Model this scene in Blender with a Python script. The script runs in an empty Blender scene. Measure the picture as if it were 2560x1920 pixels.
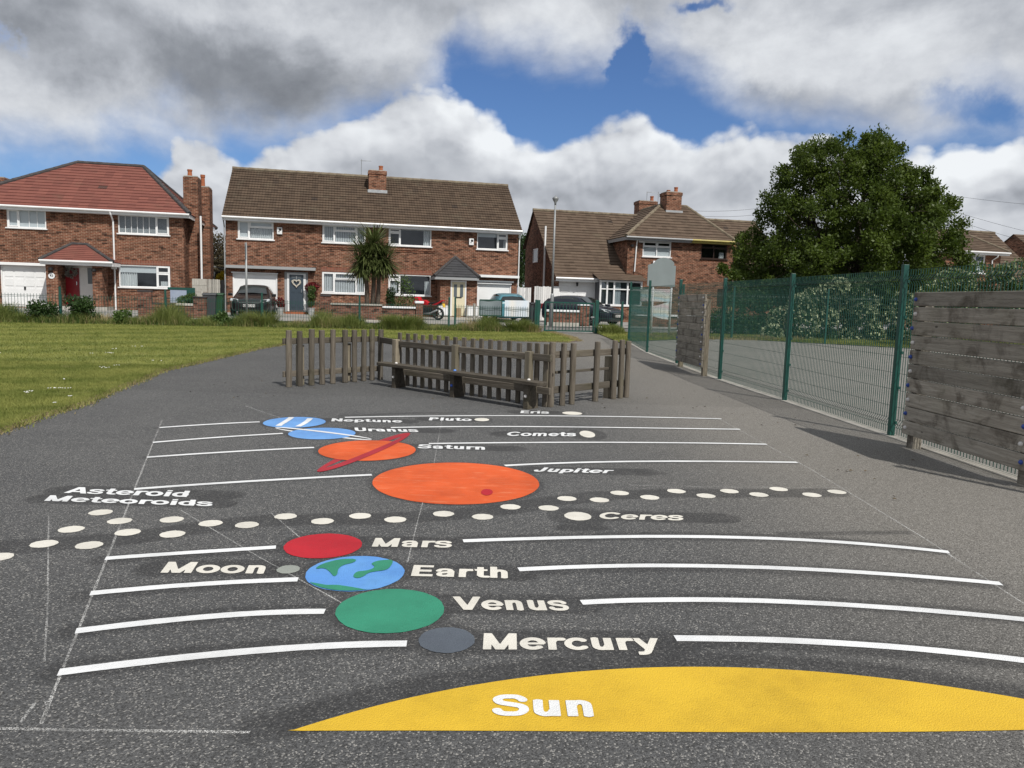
import bpy, bmesh, math, random
import numpy as np
from mathutils import Vector, Matrix

scene = bpy.context.scene
col = scene.collection
rad = math.radians
random.seed(7)
RNG = np.random.default_rng(11)

# ------------------------------------------------------------------ camera
F_PX, CAM_H = 1850.0, 1.5            # focal length in photo pixels (2560 wide), eye height
PITCH, ROLL = rad(6.5), rad(1.65)
C0 = np.array([0.0, 0.0, CAM_H])
FW = np.array([0.0, math.cos(PITCH), -math.sin(PITCH)])
_r0 = np.array([1.0, 0.0, 0.0]); _u0 = np.array([0.0, math.sin(PITCH), math.cos(PITCH)])
RT = _r0 * math.cos(ROLL) + _u0 * math.sin(ROLL)
UP = _u0 * math.cos(ROLL) - _r0 * math.sin(ROLL)
cam_data = bpy.data.cameras.new("camera")
cam = bpy.data.objects.new("camera", cam_data); col.objects.link(cam)
cam_data.sensor_width = 36.0
cam_data.lens = 36.0 * F_PX / 2560.0
cam_data.clip_start = 0.05
cam_data.clip_end = 3000.0
cam.matrix_world = Matrix(((RT[0], UP[0], -FW[0], 0), (RT[1], UP[1], -FW[1], 0), (RT[2], UP[2], -FW[2], CAM_H), (0, 0, 0, 1)))
scene.camera = cam

def ray(x, y): return FW * F_PX + RT * (x - 1280.0) - UP * (y - 960.0)

# ------------------------------------------------------------------ light and exposure
SUN_AZ, SUN_EL = rad(34), rad(51)      # sun behind the viewer, to the right
sun_dir = Vector((math.sin(SUN_AZ) * math.cos(SUN_EL), -math.cos(SUN_AZ) * math.cos(SUN_EL), math.sin(SUN_EL)))
sd = bpy.data.lights.new("sun", 'SUN'); sd.energy = 4.35; sd.angle = rad(0.53); sd.color = (1.0, 0.955, 0.88)
so = bpy.data.objects.new("sun", sd); col.objects.link(so)
so.rotation_euler = sun_dir.to_track_quat('Z', 'Y').to_euler()
scene.view_settings.view_transform = 'Standard'
scene.view_settings.look = 'None'
scene.view_settings.exposure = 0.0
scene.view_settings.gamma = 1.0
try: scene.view_settings.use_curve_mapping = False
except Exception: pass

# ------------------------------------------------------------------ node helpers
class NT:
    def __init__(s, tree): s.t = tree; s.n = tree.nodes; s.l = tree.links
    def node(s, typ, **kw):
        n = s.n.new(typ)
        for k, v in kw.items(): setattr(n, k, v)
        return n
    def put(s, sock, v):
        if v is None: return
        if isinstance(v, bpy.types.NodeSocket): s.l.new(v, sock)
        else:
            if hasattr(sock.default_value, '__len__'):
                n = len(sock.default_value)
                if not hasattr(v, '__len__'): v = [v] * n
                v = list(v)[:n]
                if len(v) < n: v += [1.0] * (n - len(v))
            sock.default_value = v
    def math(s, op, a, b=None, c=None, clamp=False):
        n = s.node('ShaderNodeMath', operation=op, use_clamp=clamp)
        s.put(n.inputs[0], a)
        if b is not None: s.put(n.inputs[1], b)
        if c is not None: s.put(n.inputs[2], c)
        return n.outputs[0]
    def vmath(s, op, a, b=None):
        n = s.node('ShaderNodeVectorMath', operation=op)
        s.put(n.inputs[0], a)
        if b is not None: s.put(n.inputs[1], b)
        return n.outputs['Value'] if op in ('LENGTH', 'DOT_PRODUCT', 'DISTANCE') else n.outputs[0]
    def mix(s, f, a, b, mode='MIX'):
        n = s.node('ShaderNodeMix', data_type='RGBA', blend_type=mode)
        s.put(n.inputs[0], f); s.put(n.inputs[6], a); s.put(n.inputs[7], b)
        return n.outputs[2]
    def noise(s, vec, scale, detail=3.0, rough=0.5, dist=0.0, dims='3D'):
        n = s.node('ShaderNodeTexNoise', noise_dimensions=dims)
        s.put(n.inputs['Vector'], vec); s.put(n.inputs['Scale'], scale); s.put(n.inputs['Detail'], detail)
        s.put(n.inputs['Roughness'], rough); s.put(n.inputs['Distortion'], dist)
        return n.outputs['Fac']
    def voronoi(s, vec, scale, feature='F1', out='Distance', dims='3D', **kw):
        n = s.node('ShaderNodeTexVoronoi', feature=feature, voronoi_dimensions=dims)
        s.put(n.inputs['Vector'], vec); s.put(n.inputs['Scale'], scale)
        for k, v in kw.items(): s.put(n.inputs[k], v)
        return n.outputs[out]
    def ramp(s, f, lo, hi, a=0.0, b=1.0, smooth=True):
        n = s.node('ShaderNodeMapRange', interpolation_type='SMOOTHSTEP' if smooth else 'LINEAR')
        n.clamp = True if not smooth else n.clamp
        s.put(n.inputs['Value'], f); s.put(n.inputs['From Min'], lo); s.put(n.inputs['From Max'], hi)
        s.put(n.inputs['To Min'], a); s.put(n.inputs['To Max'], b)
        return n.outputs[0]
    def comb(s, x, y, z):
        n = s.node('ShaderNodeCombineXYZ'); s.put(n.inputs[0], x); s.put(n.inputs[1], y); s.put(n.inputs[2], z); return n.outputs[0]
    def sep(s, v):
        n = s.node('ShaderNodeSeparateXYZ'); s.put(n.inputs[0], v); return n.outputs
    def pos(s): return s.node('ShaderNodeNewGeometry').outputs['Position']
    def obj(s): return s.node('ShaderNodeTexCoord').outputs['Object']
    def bump(s, h, strength=0.5, dist=0.01):
        n = s.node('ShaderNodeBump'); s.put(n.inputs['Strength'], strength); s.put(n.inputs['Distance'], dist); s.put(n.inputs['Height'], h)
        return n.outputs[0]

# ------------------------------------------------------------------ world: daylight sky with broken cumulus
world = bpy.data.worlds.new("World"); scene.world = world; world.use_nodes = True
W_ = NT(world.node_tree); W_.n.clear()
out = W_.node('ShaderNodeOutputWorld'); bg = W_.node('ShaderNodeBackground'); bg.inputs['Strength'].default_value = 0.1
sky = W_.node('ShaderNodeTexSky', sky_type='NISHITA'); sky.sun_disc = False
sky.sun_elevation = SUN_EL; sky.sun_rotation = math.pi - SUN_AZ
sky.altitude = 50; sky.air_density = 1.0; sky.dust_density = 0.6; sky.ozone_density = 1.6
gen = W_.node('ShaderNodeTexCoord').outputs['Generated']
sx = W_.sep(gen)
AZ = W_.math('ARCTAN2', sx[0], sx[1])
EL = W_.math('ARCSINE', W_.math('MINIMUM', W_.math('MAXIMUM', sx[2], -0.999), 0.999))
AE = W_.comb(AZ, EL, 0.0)
def azel(px, py):
    d = ray(px, py); d = d / np.linalg.norm(d)
    return math.atan2(d[0], d[1]), math.asin(d[2])
# two cloud layers: a far bank with heaped tops, and a nearer ragged sheet above it; outlines as elevation over azimuth
BANK_TOP = [(-700, 420), (-200, 470), (0, 462), (150, 450), (300, 440), (395, 415), (420, 372), (470, 352), (530, 362), (575, 392), (600, 408), (640, 385), (690, 348), (730, 332), (800, 305), (870, 275), (945, 245), (1000, 222), (1060, 210), (1120, 214), (1165, 238), (1190, 285), (1240, 296), (1280, 325), (1292, 372), (1312, 352), (1380, 345), (1440, 312), (1490, 286), (1540, 276), (1600, 290), (1650, 318), (1720, 328), (1800, 318), (1900, 318), (2060, 318), (2180, 400), (2260, 402), (2290, 378), (2340, 360), (2410, 368), (2470, 398), (2510, 375), (2560, 355), (2800, 340), (3200, 330)]
SHEET_LOW = [(-700, 350), (-200, 400), (0, 400), (110, 402), (200, 415), (270, 375), (350, 340), (430, 322), (470, 345), (520, 365), (560, 322), (640, 335), (700, 368), (780, 375), (870, 352), (960, 300), (1050, 235), (1095, 190), (1122, 140), (1140, 95), (1190, 92), (1225, 130), (1270, 146), (1330, 172), (1400, 188), (1500, 192), (1560, 172), (1620, 165), (1690, 172), (1760, 205), (1850, 250), (1920, 290), (2050, 318), (2200, 325), (2300, 338), (2350, 326), (2400, 290), (2470, 245), (2520, 235), (2560, 255), (2800, 250), (3200, 240)]
HOLES = [(1548, 125, 62, 80, 0.85), (1800, 0, 90, 22, 0.6), (5, 50, 45, 60, 0.6), (2440, 268, 90, 40, 0.22)]
DARKS = [(610, 225, 430, 150, 0.74), (500, 265, 200, 80, 0.25), (130, 60, 300, 90, 0.32), (850, 225, 250, 60, 0.2), (1900, 262, 200, 45, 0.30), (1570, 20, 260, 45, 0.22), (2250, 292, 200, 40, 0.22), (2500, 30, 150, 60, 0.15)]
LIGHTS = [(2180, 110, 260, 70, 0.45), (1930, 140, 250, 80, 0.42), (1350, 60, 200, 70, 0.42), (200, 275, 260, 80, 0.42), (640, 30, 300, 40, 0.3), (1950, 50, 140, 35, 0.2), (660, 100, 120, 50, 0.2), (930, 90, 120, 80, 0.22), (2400, 180, 160, 60, 0.25)]
HEAPS = [(1100, 260, 130, 75, 0.5), (1235, 350, 80, 90, 0.55), (860, 330, 190, 60, 0.35), (1720, 345, 260, 50, 0.4), (2390, 415, 120, 80, 0.9), (480, 390, 90, 50, 0.2), (1330, 400, 60, 60, 0.3)]
SHADES = [(1010, 420, 220, 70, 0.35), (700, 400, 120, 40, 0.15), (1450, 330, 130, 45, 0.28), (1420, 480, 330, 60, 0.42), (1750, 480, 250, 50, 0.32), (330, 420, 220, 60, 0.2), (2530, 470, 90, 60, 0.3)]
PXR = 1.0 / F_PX
def blobs(vec, lst, k=1.0):
    acc = None
    for px, py, rx, ry, w in lst:
        a, e = azel(px, py)
        d = W_.vmath('MULTIPLY', W_.vmath('SUBTRACT', vec, (a, e, 0)), (1 / (rx * PXR * k), 1 / (ry * PXR * k), 0))
        l = W_.vmath('LENGTH', d)
        v = W_.ramp(l, 1.35, 0.15, 0.0, w)
        acc = v if acc is None else W_.math('MAXIMUM', acc, v)
    return acc
warp = W_.node('ShaderNodeTexNoise', noise_dimensions='2D'); warp.inputs['Scale'].default_value = 6.0; warp.inputs['Detail'].default_value = 6; warp.inputs['Roughness'].default_value = 0.62; W_.put(warp.inputs['Vector'], AE)
wv = W_.vmath('MULTIPLY', W_.vmath('SUBTRACT', warp.outputs['Color'], (0.5, 0.5, 0.5)), (0.17, 0.11, 0))
AEW = W_.vmath('ADD', AE, wv)
def soft(vec):
    return W_.noise(W_.vmath('MULTIPLY', vec, (1.0, 1.5, 1.0)), 4.2, 8.0, 0.60, 0.15, '2D')
def billow(vec):
    st = W_.vmath('ADD', W_.vmath('MULTIPLY', vec, (1.0, 1.35, 1.0)), W_.vmath('MULTIPLY', wv, (0.30, 0.30, 0)))
    acc = None
    for sc, am in ((10.0, -0.50), (24.0, -0.26), (58.0, -0.12)):
        v = W_.math('MULTIPLY', W_.voronoi(st, sc, 'F1', dims='2D'), am)
        acc = v if acc is None else W_.math('ADD', acc, v)
    return acc
AZ0, AZ1 = -0.95, 0.95
def profile(vec, pts):
    n = W_.node('ShaderNodeFloatCurve'); c = n.mapping.curves[0]; n.mapping.use_clip = False
    xy = []
    for p in pts:
        a_, e_ = azel(*p); xy.append(((a_ - AZ0) / (AZ1 - AZ0), e_))
    c.points[0].location = xy[0]; c.points[1].location = xy[-1]
    for q in xy[1:-1]: c.points.new(*q)
    n.mapping.update()
    W_.put(n.inputs['Value'], W_.math('MULTIPLY_ADD', W_.sep(vec)[0], 1 / (AZ1 - AZ0), -AZ0 / (AZ1 - AZ0)))
    return n.outputs[0]
AEB = W_.vmath('ADD', AE, W_.vmath('MULTIPLY', wv, (0.20, 0.14, 0)))
AES = W_.vmath('ADD', AE, W_.vmath('MULTIPLY', wv, (0.5, 0.42, 0)))
n0, n1 = soft(AE), soft(W_.vmath('ADD', AE, (0.012, 0.03, 0)))
b0, b1 = billow(AE), billow(W_.vmath('ADD', AE, (0.005, 0.011, 0)))
# far bank
dA = W_.math('SUBTRACT', profile(AEB, BANK_TOP), W_.sep(AEB)[1])
dA = W_.math('ADD', dA, W_.math('MULTIPLY', W_.math('ADD', b0, 0.38), 0.055))
dA = W_.math('ADD', dA, W_.math('MULTIPLY', W_.math('SUBTRACT', n0, 0.5), 0.05))
maskA = W_.ramp(dA, -0.002, 0.016)
tA = W_.math('ADD', W_.ramp(dA, 0.0, 0.10, 0.42, 0.10), W_.math('SUBTRACT', blobs(AEB, HEAPS), W_.math('MULTIPLY', blobs(AES, SHADES), 0.7)))
rel = W_.ramp(dA, 0.02, 0.14, 1.0, 0.28)
tA = W_.math('ADD', tA, W_.math('MULTIPLY', rel, W_.math('ADD', W_.math('MULTIPLY', W_.math('SUBTRACT', b0, b1), 1.6), W_.math('MULTIPLY', W_.math('SUBTRACT', n0, n1), 1.3))))
# nearer sheet
dB = W_.math('SUBTRACT', W_.sep(AES)[1], profile(AES, SHEET_LOW))
dB = W_.math('ADD', dB, W_.math('MULTIPLY', W_.math('SUBTRACT', n0, 0.5), 0.11))
dB = W_.math('SUBTRACT', dB, W_.math('MULTIPLY', blobs(AEW, HOLES), 0.17))
dB = W_.math('ADD', dB, W_.math('MULTIPLY_ADD', W_.math('ADD', b0, 0.38), 0.035, 0.012))
maskB = W_.ramp(dB, -0.030, 0.075)
tB = W_.math('ADD', W_.ramp(dB, 0.0, 0.12, 0.12, 0.0), W_.math('SUBTRACT', blobs(AEW, LIGHTS), blobs(AEW, DARKS)))
tB = W_.math('ADD', tB, W_.math('ADD', W_.math('MULTIPLY', W_.math('SUBTRACT', n0, n1), 1.6), W_.math('MULTIPLY', W_.math('SUBTRACT', b0, b1), 0.30)))
mask = W_.math('MAXIMUM', maskA, maskB)
tone = W_.math('ADD', W_.math('MULTIPLY', tB, maskB), W_.math('MULTIPLY', tA, W_.math('SUBTRACT', 1.0, maskB)))
tn = W_.ramp(tone, -0.95, 0.95, smooth=False)
cr = W_.node('ShaderNodeValToRGB'); W_.put(cr.inputs[0], tn)
els = cr.color_ramp.elements
els[0].position = 0.0; els[0].color = (0.185, 0.20, 0.228, 1)
els[1].position = 1.0; els[1].color = (0.88, 0.91, 0.94, 1)
for p_, c_ in ((0.22, (0.28, 0.30, 0.335, 1)), (0.46, (0.47, 0.495, 0.54, 1)), (0.68, (0.66, 0.685, 0.725, 1))):
    e = els.new(p_); e.color = c_
cloud = W_.vmath('MULTIPLY', cr.outputs[0], (10.0, 10.0, 10.0))
blue = W_.mix(1.0, sky.outputs[0], (0.53, 0.71, 1.0, 1), 'MULTIPLY')
allc = W_.mix(mask, blue, cloud)
low = W_.ramp(EL, -0.02, 0.02)
allc = W_.mix(low, (1.2, 1.25, 1.3, 1), allc)
W_.put(bg.inputs['Color'], allc)
W_.l.new(bg.outputs[0], out.inputs[0])
world.cycles.sampling_method = 'MANUAL'; world.cycles.sample_map_resolution = 256
# ------------------------------------------------------------------ layout helpers
K = 1.12
FA = rad(13)                                     # street front turned 13 degrees from the view
DV = np.array([math.cos(FA), math.sin(FA), 0.0]); NV = np.array([math.sin(FA), -math.cos(FA), 0.0])
def _at(px, py, depth):
    d = ray(px, py); return C0 + d * (depth / d[1])
A2 = C0 + K * (_at(638, 730, 34.6) - C0)         # origin of the street frame (on the house fronts)
Q_FRONT = float(-(A2 @ NV))
QK = [(-500, 0.0), (13.0, 0.0), (20.0, 0.12), (28.0, 0.25), (34.0, 0.30), (Q_FRONT, 0.43), (900, 0.43)]
def gq(q): return float(np.interp(q, [a for a, b in QK], [b for a, b in QK]))
def gz(x, y): return gq(-(NV[0] * x + NV[1] * y))
def gza(P): return np.interp(-(P[:, 0] * NV[0] + P[:, 1] * NV[1]), [a for a, b in QK], [b for a, b in QK])
def G(px, py, dz=0.0):                            # point of the ground seen at a photo position
    d = ray(px, py); z = 0.0
    for _ in range(30):
        p = C0 + d * ((z + dz - CAM_H) / d[2]); z = 0.5 * z + 0.5 * gz(p[0], p[1])
    return Vector((p[0], p[1], z + dz))
def WS(p, d=0.0):                                 # photo position -> (along street, height) on the plane d metres behind the house fronts
    r_ = ray(*p); t = ((A2 - NV * d - C0) @ NV) / (r_ @ NV); q = C0 + r_ * t
    return float((q - A2) @ DV), float(q[2])
def SW(s, d, z=0.0):                              # street frame -> world
    q = A2 + DV * s - NV * d; return Vector((q[0], q[1], z))
def WD(px, py, s):                                # photo position on the side plane at s -> (depth, height)
    r_ = ray(px, py); t = ((A2 + DV * s - C0) @ DV) / (r_ @ DV); q = C0 + r_ * t
    return float(-(q - A2) @ NV), float(q[2])
def c1(x, y): return (x / 3.45625, 380 + y / 3.45625)
def c2(x, y): return (540 + x / 3.7708, 380 + y / 3.7708)
def c3(x, y): return (900 + x / 3.7708, 400 + y / 3.7708)
def c4(x, y): return (1280 + x / 3.7707, 440 + y / 3.7707)
def cA(x, y): return (x / 1.728, 1000 + y / 1.728)
def cB(x, y): return (1280 + x / 1.728, 1000 + y / 1.728)
def cC(x, y): return (340 + x / 2.212, 980 + y / 2.212)
def fv(x, y): return (x * 2560 / 2212, y * 2560 / 2212)

# ------------------------------------------------------------------ mesh helpers
class MB:
    def __init__(s): s.v = []; s.f = []
    def add(s, vs, fs):
        o = len(s.v); s.v += [tuple(v) for v in vs]; s.f += [tuple(i + o for i in f) for f in fs]; return s
    def box(s, x0, x1, y0, y1, z0, z1):
        return s.add([(x0, y0, z0), (x1, y0, z0), (x1, y1, z0), (x0, y1, z0), (x0, y0, z1), (x1, y0, z1), (x1, y1, z1), (x0, y1, z1)],
                     [(0, 3, 2, 1), (4, 5, 6, 7), (0, 1, 5, 4), (1, 2, 6, 5), (2, 3, 7, 6), (3, 0, 4, 7)])
    def obox(s, c, ax, ay, az):                  # oriented box from centre and half-axis vectors
        c, ax, ay, az = Vector(c), Vector(ax), Vector(ay), Vector(az)
        vs = [c + ax * i + ay * j + az * k for k in (-1, 1) for i, j in ((-1, -1), (1, -1), (1, 1), (-1, 1))]
        return s.add(vs, [(0, 3, 2, 1), (4, 5, 6, 7), (0, 1, 5, 4), (1, 2, 6, 5), (2, 3, 7, 6), (3, 0, 4, 7)])
    def bar(s, a, b, w, h, up=(0, 0, 1)):        # rectangular bar a->b
        a, b = Vector(a), Vector(b); d = b - a; L = d.length; d.normalize(); up = Vector(up)
        if abs(d.dot(up)) > 0.95: up = Vector((0, 1, 0))
        sd_ = d.cross(up).normalized(); u2 = sd_.cross(d)
        return s.obox((a + b) / 2, d * L / 2, sd_ * w / 2, u2 * h / 2)
    def tube(s, pts, r, n=8, caps=True):
        pts = [Vector(p) for p in pts]; m = len(pts)
        rs = r if hasattr(r, '__len__') else [r] * m
        ring = []; prev = None
        for i in range(m):
            d = (pts[min(i + 1, m - 1)] - pts[max(i - 1, 0)]).normalized()
            if prev is None:
                u = d.orthogonal().normalized()
                if n == 4: u = (Vector((0.7071, 0.7071, 0)) - d * d.dot(Vector((0.7071, 0.7071, 0)))).normalized() if abs(d.z) > 0.8 else u
            else: u = (prev - d * prev.dot(d)).normalized()
            prev = u; w = d.cross(u)
            ring.append([pts[i] + (u * math.cos(2 * math.pi * k / n) + w * math.sin(2 * math.pi * k / n)) * rs[i] for k in range(n)])
        vs = [p for rg in ring for p in rg]; fs = []
        for i in range(m - 1):
            for k in range(n):
                k2 = (k + 1) % n; fs.append((i * n + k, i * n + k2, (i + 1) * n + k2, (i + 1) * n + k))
        if caps: fs += [tuple(reversed(range(n))), tuple(range((m - 1) * n, m * n))]
        return s.add(vs, fs)
    def lathe(s, prof, n=16, c=(0, 0, 0)):
        vs = [(c[0] + r * math.cos(2 * math.pi * k / n), c[1] + r * math.sin(2 * math.pi * k / n), c[2] + z) for r, z in prof for k in range(n)]
        fs = []; m = len(prof)
        for i in range(m - 1):
            for k in range(n):
                k2 = (k + 1) % n; fs.append((i * n + k, i * n + k2, (i + 1) * n + k2, (i + 1) * n + k))
        fs += [tuple(reversed(range(n))), tuple(range((m - 1) * n, m * n))]
        return s.add(vs, fs)
    def prism(s, poly, h, frame):                # polygon in a frame(o, ax, ay, an) extruded by h along an
        o, ax, ay, an = [Vector(q) for q in frame]; n = len(poly)
        vs = [o + ax * p[0] + ay * p[1] for p in poly] + [o + ax * p[0] + ay * p[1] + an * h for p in poly]
        fs = [tuple(reversed(range(n))), tuple(range(n, 2 * n))] + [(i, (i + 1) % n, (i + 1) % n + n, i + n) for i in range(n)]
        return s.add(vs, fs)
    def quad(s, a, b, c, d): return s.add([a, b, c, d], [(0, 1, 2, 3)])

def tag(o, label=None, cat=None, group=None, kind=None):
    if label: o['label'] = label
    if cat: o['category'] = cat
    if group: o['group'] = group
    if kind: o['kind'] = kind
    return o
def link(o, parent=None):
    col.objects.link(o)
    if parent is not None: o.parent = parent
    return o
def thing(name, label, cat, loc=(0, 0, 0), rotz=0.0, group=None):
    o = bpy.data.objects.new(name, None); o.empty_display_size = 0.2; link(o)
    o.location = loc; o.rotation_euler = (0, 0, rotz)
    return tag(o, label, cat, group)
def obj(name, mb, m, parent=None, smooth=False, bevel=0.0, recalc=True, label=None, loc=None):
    me = bpy.data.meshes.new(name); me.from_pydata([tuple(v) for v in mb.v], [], mb.f)
    if recalc:
        bm = bmesh.new(); bm.from_mesh(me); bmesh.ops.recalc_face_normals(bm, faces=bm.faces); bm.to_mesh(me); bm.free()
    me.materials.append(m)
    if smooth: me.polygons.foreach_set('use_smooth', [True] * len(me.polygons))
    o = bpy.data.objects.new(name, me); link(o, parent)
    if loc is not None: o.location = loc
    if bevel:
        b = o.modifiers.new('bevel', 'BEVEL'); b.width = bevel; b.segments = 2; b.limit_method = 'ANGLE'
    if label: o['label'] = label
    return o
def npmesh(name, V, Fc, m, parent=None, nper=3):
    me = bpy.data.meshes.new(name); n = len(Fc)
    me.vertices.add(len(V)); me.vertices.foreach_set('co', np.asarray(V, dtype=np.float32).ravel())
    me.loops.add(n * nper); me.loops.foreach_set('vertex_index', np.asarray(Fc, dtype=np.int32).ravel())
    me.polygons.add(n); me.polygons.foreach_set('loop_start', np.arange(0, n * nper, nper, dtype=np.int32))
    try: me.polygons.foreach_set('loop_total', np.full(n, nper, dtype=np.int32))
    except Exception: pass
    me.update(calc_edges=True); me.validate()
    me.materials.append(m)
    o = bpy.data.objects.new(name, me); return link(o, parent)
def copy_tree(o, parent=None):
    c = o.copy(); col.objects.link(c)
    if parent is not None: c.parent = parent
    for ch in list(o.children): copy_tree(ch, c)
    return c
def sheet(name, pts, dz, m, kind='structure', holes_skip=False):
    """flat polygon laid on the rising ground, dz above it"""
    bm = bmesh.new(); vs = [bm.verts.new((p[0], p[1], 0)) for p in pts]
    bm.faces.new(vs); bmesh.ops.recalc_face_normals(bm, faces=bm.faces)
    for q, z in QK[1:-1]:
        co = -NV * q
        bmesh.ops.bisect_plane(bm, geom=bm.verts[:] + bm.edges[:] + bm.faces[:], plane_co=co, plane_no=NV, dist=1e-5)
    bmesh.ops.triangulate(bm, faces=bm.faces)
    for v in bm.verts: v.co.z = gz(v.co.x, v.co.y) + dz
    for f in bm.faces:
        f.normal_update()
        if f.normal.z < 0: f.normal_flip()
    me = bpy.data.meshes.new(name); bm.to_mesh(me); bm.free(); me.materials.append(m)
    o = bpy.data.objects.new(name, me); link(o)
    if kind: o['kind'] = kind
    return o
def in_poly(P, poly):
    x, y = P[:, 0], P[:, 1]; ins = np.zeros(len(P), bool); n = len(poly)
    for i in range(n):
        x0, y0 = poly[i][0], poly[i][1]; x1, y1 = poly[(i + 1) % n][0], poly[(i + 1) % n][1]
        c = ((y0 > y) != (y1 > y)) & (x < (x1 - x0) * (y - y0) / (y1 - y0 + 1e-12) + x0)
        ins ^= c
    return ins

# ------------------------------------------------------------------ materials
MATS = {}
def newmat(name):
    m = bpy.data.materials.new(name); m.use_nodes = True; t = NT(m.node_tree); t.n.clear()
    o = t.node('ShaderNodeOutputMaterial'); b = t.node('ShaderNodeBsdfPrincipled'); t.l.new(b.outputs[0], o.inputs[0])
    MATS[name] = m
    return m, t, b, o
def pm(name, c1_, c2_=None, scale=4.0, rough=0.6, bump=0.0, bscale=40.0, metal=0.0, spec=0.5, stretch=(1, 1, 1), detail=4.0, coat=0.0, obj_space=True):
    m, t, b, o = newmat(name)
    v = t.obj() if obj_space else t.pos()
    v = t.vmath('MULTIPLY', v, stretch)
    if c2_ is not None:
        f = t.ramp(t.noise(v, scale, detail, 0.6), 0.3, 0.7)
        t.put(b.inputs['Base Color'], t.mix(f, (*c1_, 1), (*c2_, 1)))
    else: t.put(b.inputs['Base Color'], (*c1_, 1))
    t.put(b.inputs['Roughness'], rough); t.put(b.inputs['Metallic'], metal); t.put(b.inputs['Specular IOR Level'], spec)
    if coat: t.put(b.inputs['Coat Weight'], coat); t.put(b.inputs['Coat Roughness'], 0.05)
    if bump: t.put(b.inputs['Normal'], t.bump(t.noise(v, bscale, 3.0), bump, 0.01))
    return m

def brick_mat(name, ca, cb, mortar, dark):
    m, t, b, o = newmat(name)
    s = t.sep(t.obj()); u = t.math('ADD', s[0], s[1])
    vec = t.comb(u, s[2], 0.0)
    n = t.node('ShaderNodeTexBrick'); n.offset = 0.5; n.squash = 1.0
    t.put(n.inputs['Vector'], vec); t.put(n.inputs['Scale'], 1.0)
    t.put(n.inputs['Brick Width'], 0.225); t.put(n.inputs['Row Height'], 0.075); t.put(n.inputs['Mortar Size'], 0.009); t.put(n.inputs['Mortar Smooth'], 0.2)
    t.put(n.inputs['Bias'], 0.0)
    t.put(n.inputs['Color1'], (*ca, 1)); t.put(n.inputs['Color2'], (*cb, 1)); t.put(n.inputs['Mortar'], (*mortar, 1))
    # each brick its own tone
    row = t.math('FLOOR', t.math('DIVIDE', s[2], 0.075)); sh = t.math('MULTIPLY', t.math('MODULO', row, 2.0), 0.5)
    cell = t.comb(t.math('FLOOR', t.math('ADD', t.math('DIVIDE', u, 0.225), sh)), row, 0.0)
    wn = t.node('ShaderNodeTexWhiteNoise', noise_dimensions='2D'); t.put(wn.inputs['Vector'], cell)
    tone = t.ramp(wn.outputs['Value'], 0.0, 1.0, 0.55, 1.35, smooth=False)
    c = t.mix(1.0, n.outputs['Color'], tone, 'MULTIPLY')
    c = t.mix(t.math('MULTIPLY', t.ramp(wn.outputs['Value'], 0.12, 0.0), 0.75), c, (*dark, 1))
    big = t.ramp(t.noise(t.obj(), 0.55, 5.0, 0.6), 0.3, 0.75, 0.78, 1.15)
    c = t.mix(1.0, c, big, 'MULTIPLY')
    t.put(b.inputs['Base Color'], c); t.put(b.inputs['Roughness'], 0.9); t.put(b.inputs['Specular IOR Level'], 0.2)
    t.put(b.inputs['Normal'], t.bump(n.outputs['Fac'], -0.5, 0.01))
    return m
BRICK = brick_mat('red_brown_brick', (0.185, 0.067, 0.037), (0.122, 0.046, 0.028), (0.30, 0.22, 0.16), (0.030, 0.017, 0.013))
BRICK_WALL = brick_mat('garden_wall_brick', (0.17, 0.07, 0.045), (0.12, 0.05, 0.035), (0.21, 0.15, 0.12), (0.03, 0.018, 0.014))

def roof_mat(name, ca, cb, moss, rib=0.0, tile=0.33):
    m, t, b, o = newmat(name)
    s = t.sep(t.obj())
    v = t.obj()
    u = t.math('ADD', s[0], t.math('MULTIPLY', s[1], 0.001))
    cell = t.comb(t.math('FLOOR', t.math('DIVIDE', u, tile)), t.math('FLOOR', t.math('DIVIDE', s[2], 0.19)), 0.0)
    wn = t.node('ShaderNodeTexWhiteNoise', noise_dimensions='2D'); t.put(wn.inputs['Vector'], cell)
    f = t.ramp(wn.outputs['Value'], 0.0, 1.0, smooth=False)
    c = t.mix(f, (*ca, 1), (*cb, 1))
    c = t.mix(t.ramp(t.noise(v, 1.3, 6.0, 0.65), 0.5, 0.8, 0.0, 0.7), c, (*moss, 1))
    c = t.mix(t.ramp(wn.outputs['Value'], 0.985, 1.0, 0.0, 0.7), c, (0.05, 0.04, 0.035, 1))
    t.put(b.inputs['Base Color'], c); t.put(b.inputs['Roughness'], 0.92); t.put(b.inputs['Specular IOR Level'], 0.15)
    h = t.noise(v, 60.0, 3.0)
    if rib:
        w = t.math('SINE', t.math('MULTIPLY', u, 2 * math.pi / rib))
        h = t.math('ADD', t.math('MULTIPLY', w, 2.0), h)
    t.put(b.inputs['Normal'], t.bump(h, 0.6, 0.02))
    return m
ROOF_RED = roof_mat('red_roof_tile', (0.200, 0.078, 0.062), (0.150, 0.058, 0.048), (0.13, 0.075, 0.055), 0.0, 0.42)
ROOF_BROWN = roof_mat('brown_roof_tile', (0.105, 0.075, 0.054), (0.070, 0.050, 0.037), (0.125, 0.105, 0.075), 0.15, 0.30)
ROOF_BROWN2 = roof_mat('flat_brown_roof_tile', (0.118, 0.086, 0.064), (0.082, 0.059, 0.044), (0.13, 0.105, 0.075), 0.0, 0.33)
ROOF_SLATE = roof_mat('slate_grey_tile', (0.045, 0.046, 0.050), (0.06, 0.06, 0.065), (0.05, 0.05, 0.05), 0.0, 0.3)
RIDGE_DARK = pm('dark_ridge_tile', (0.035, 0.032, 0.034), (0.06, 0.055, 0.055), 5, 0.9)
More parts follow.
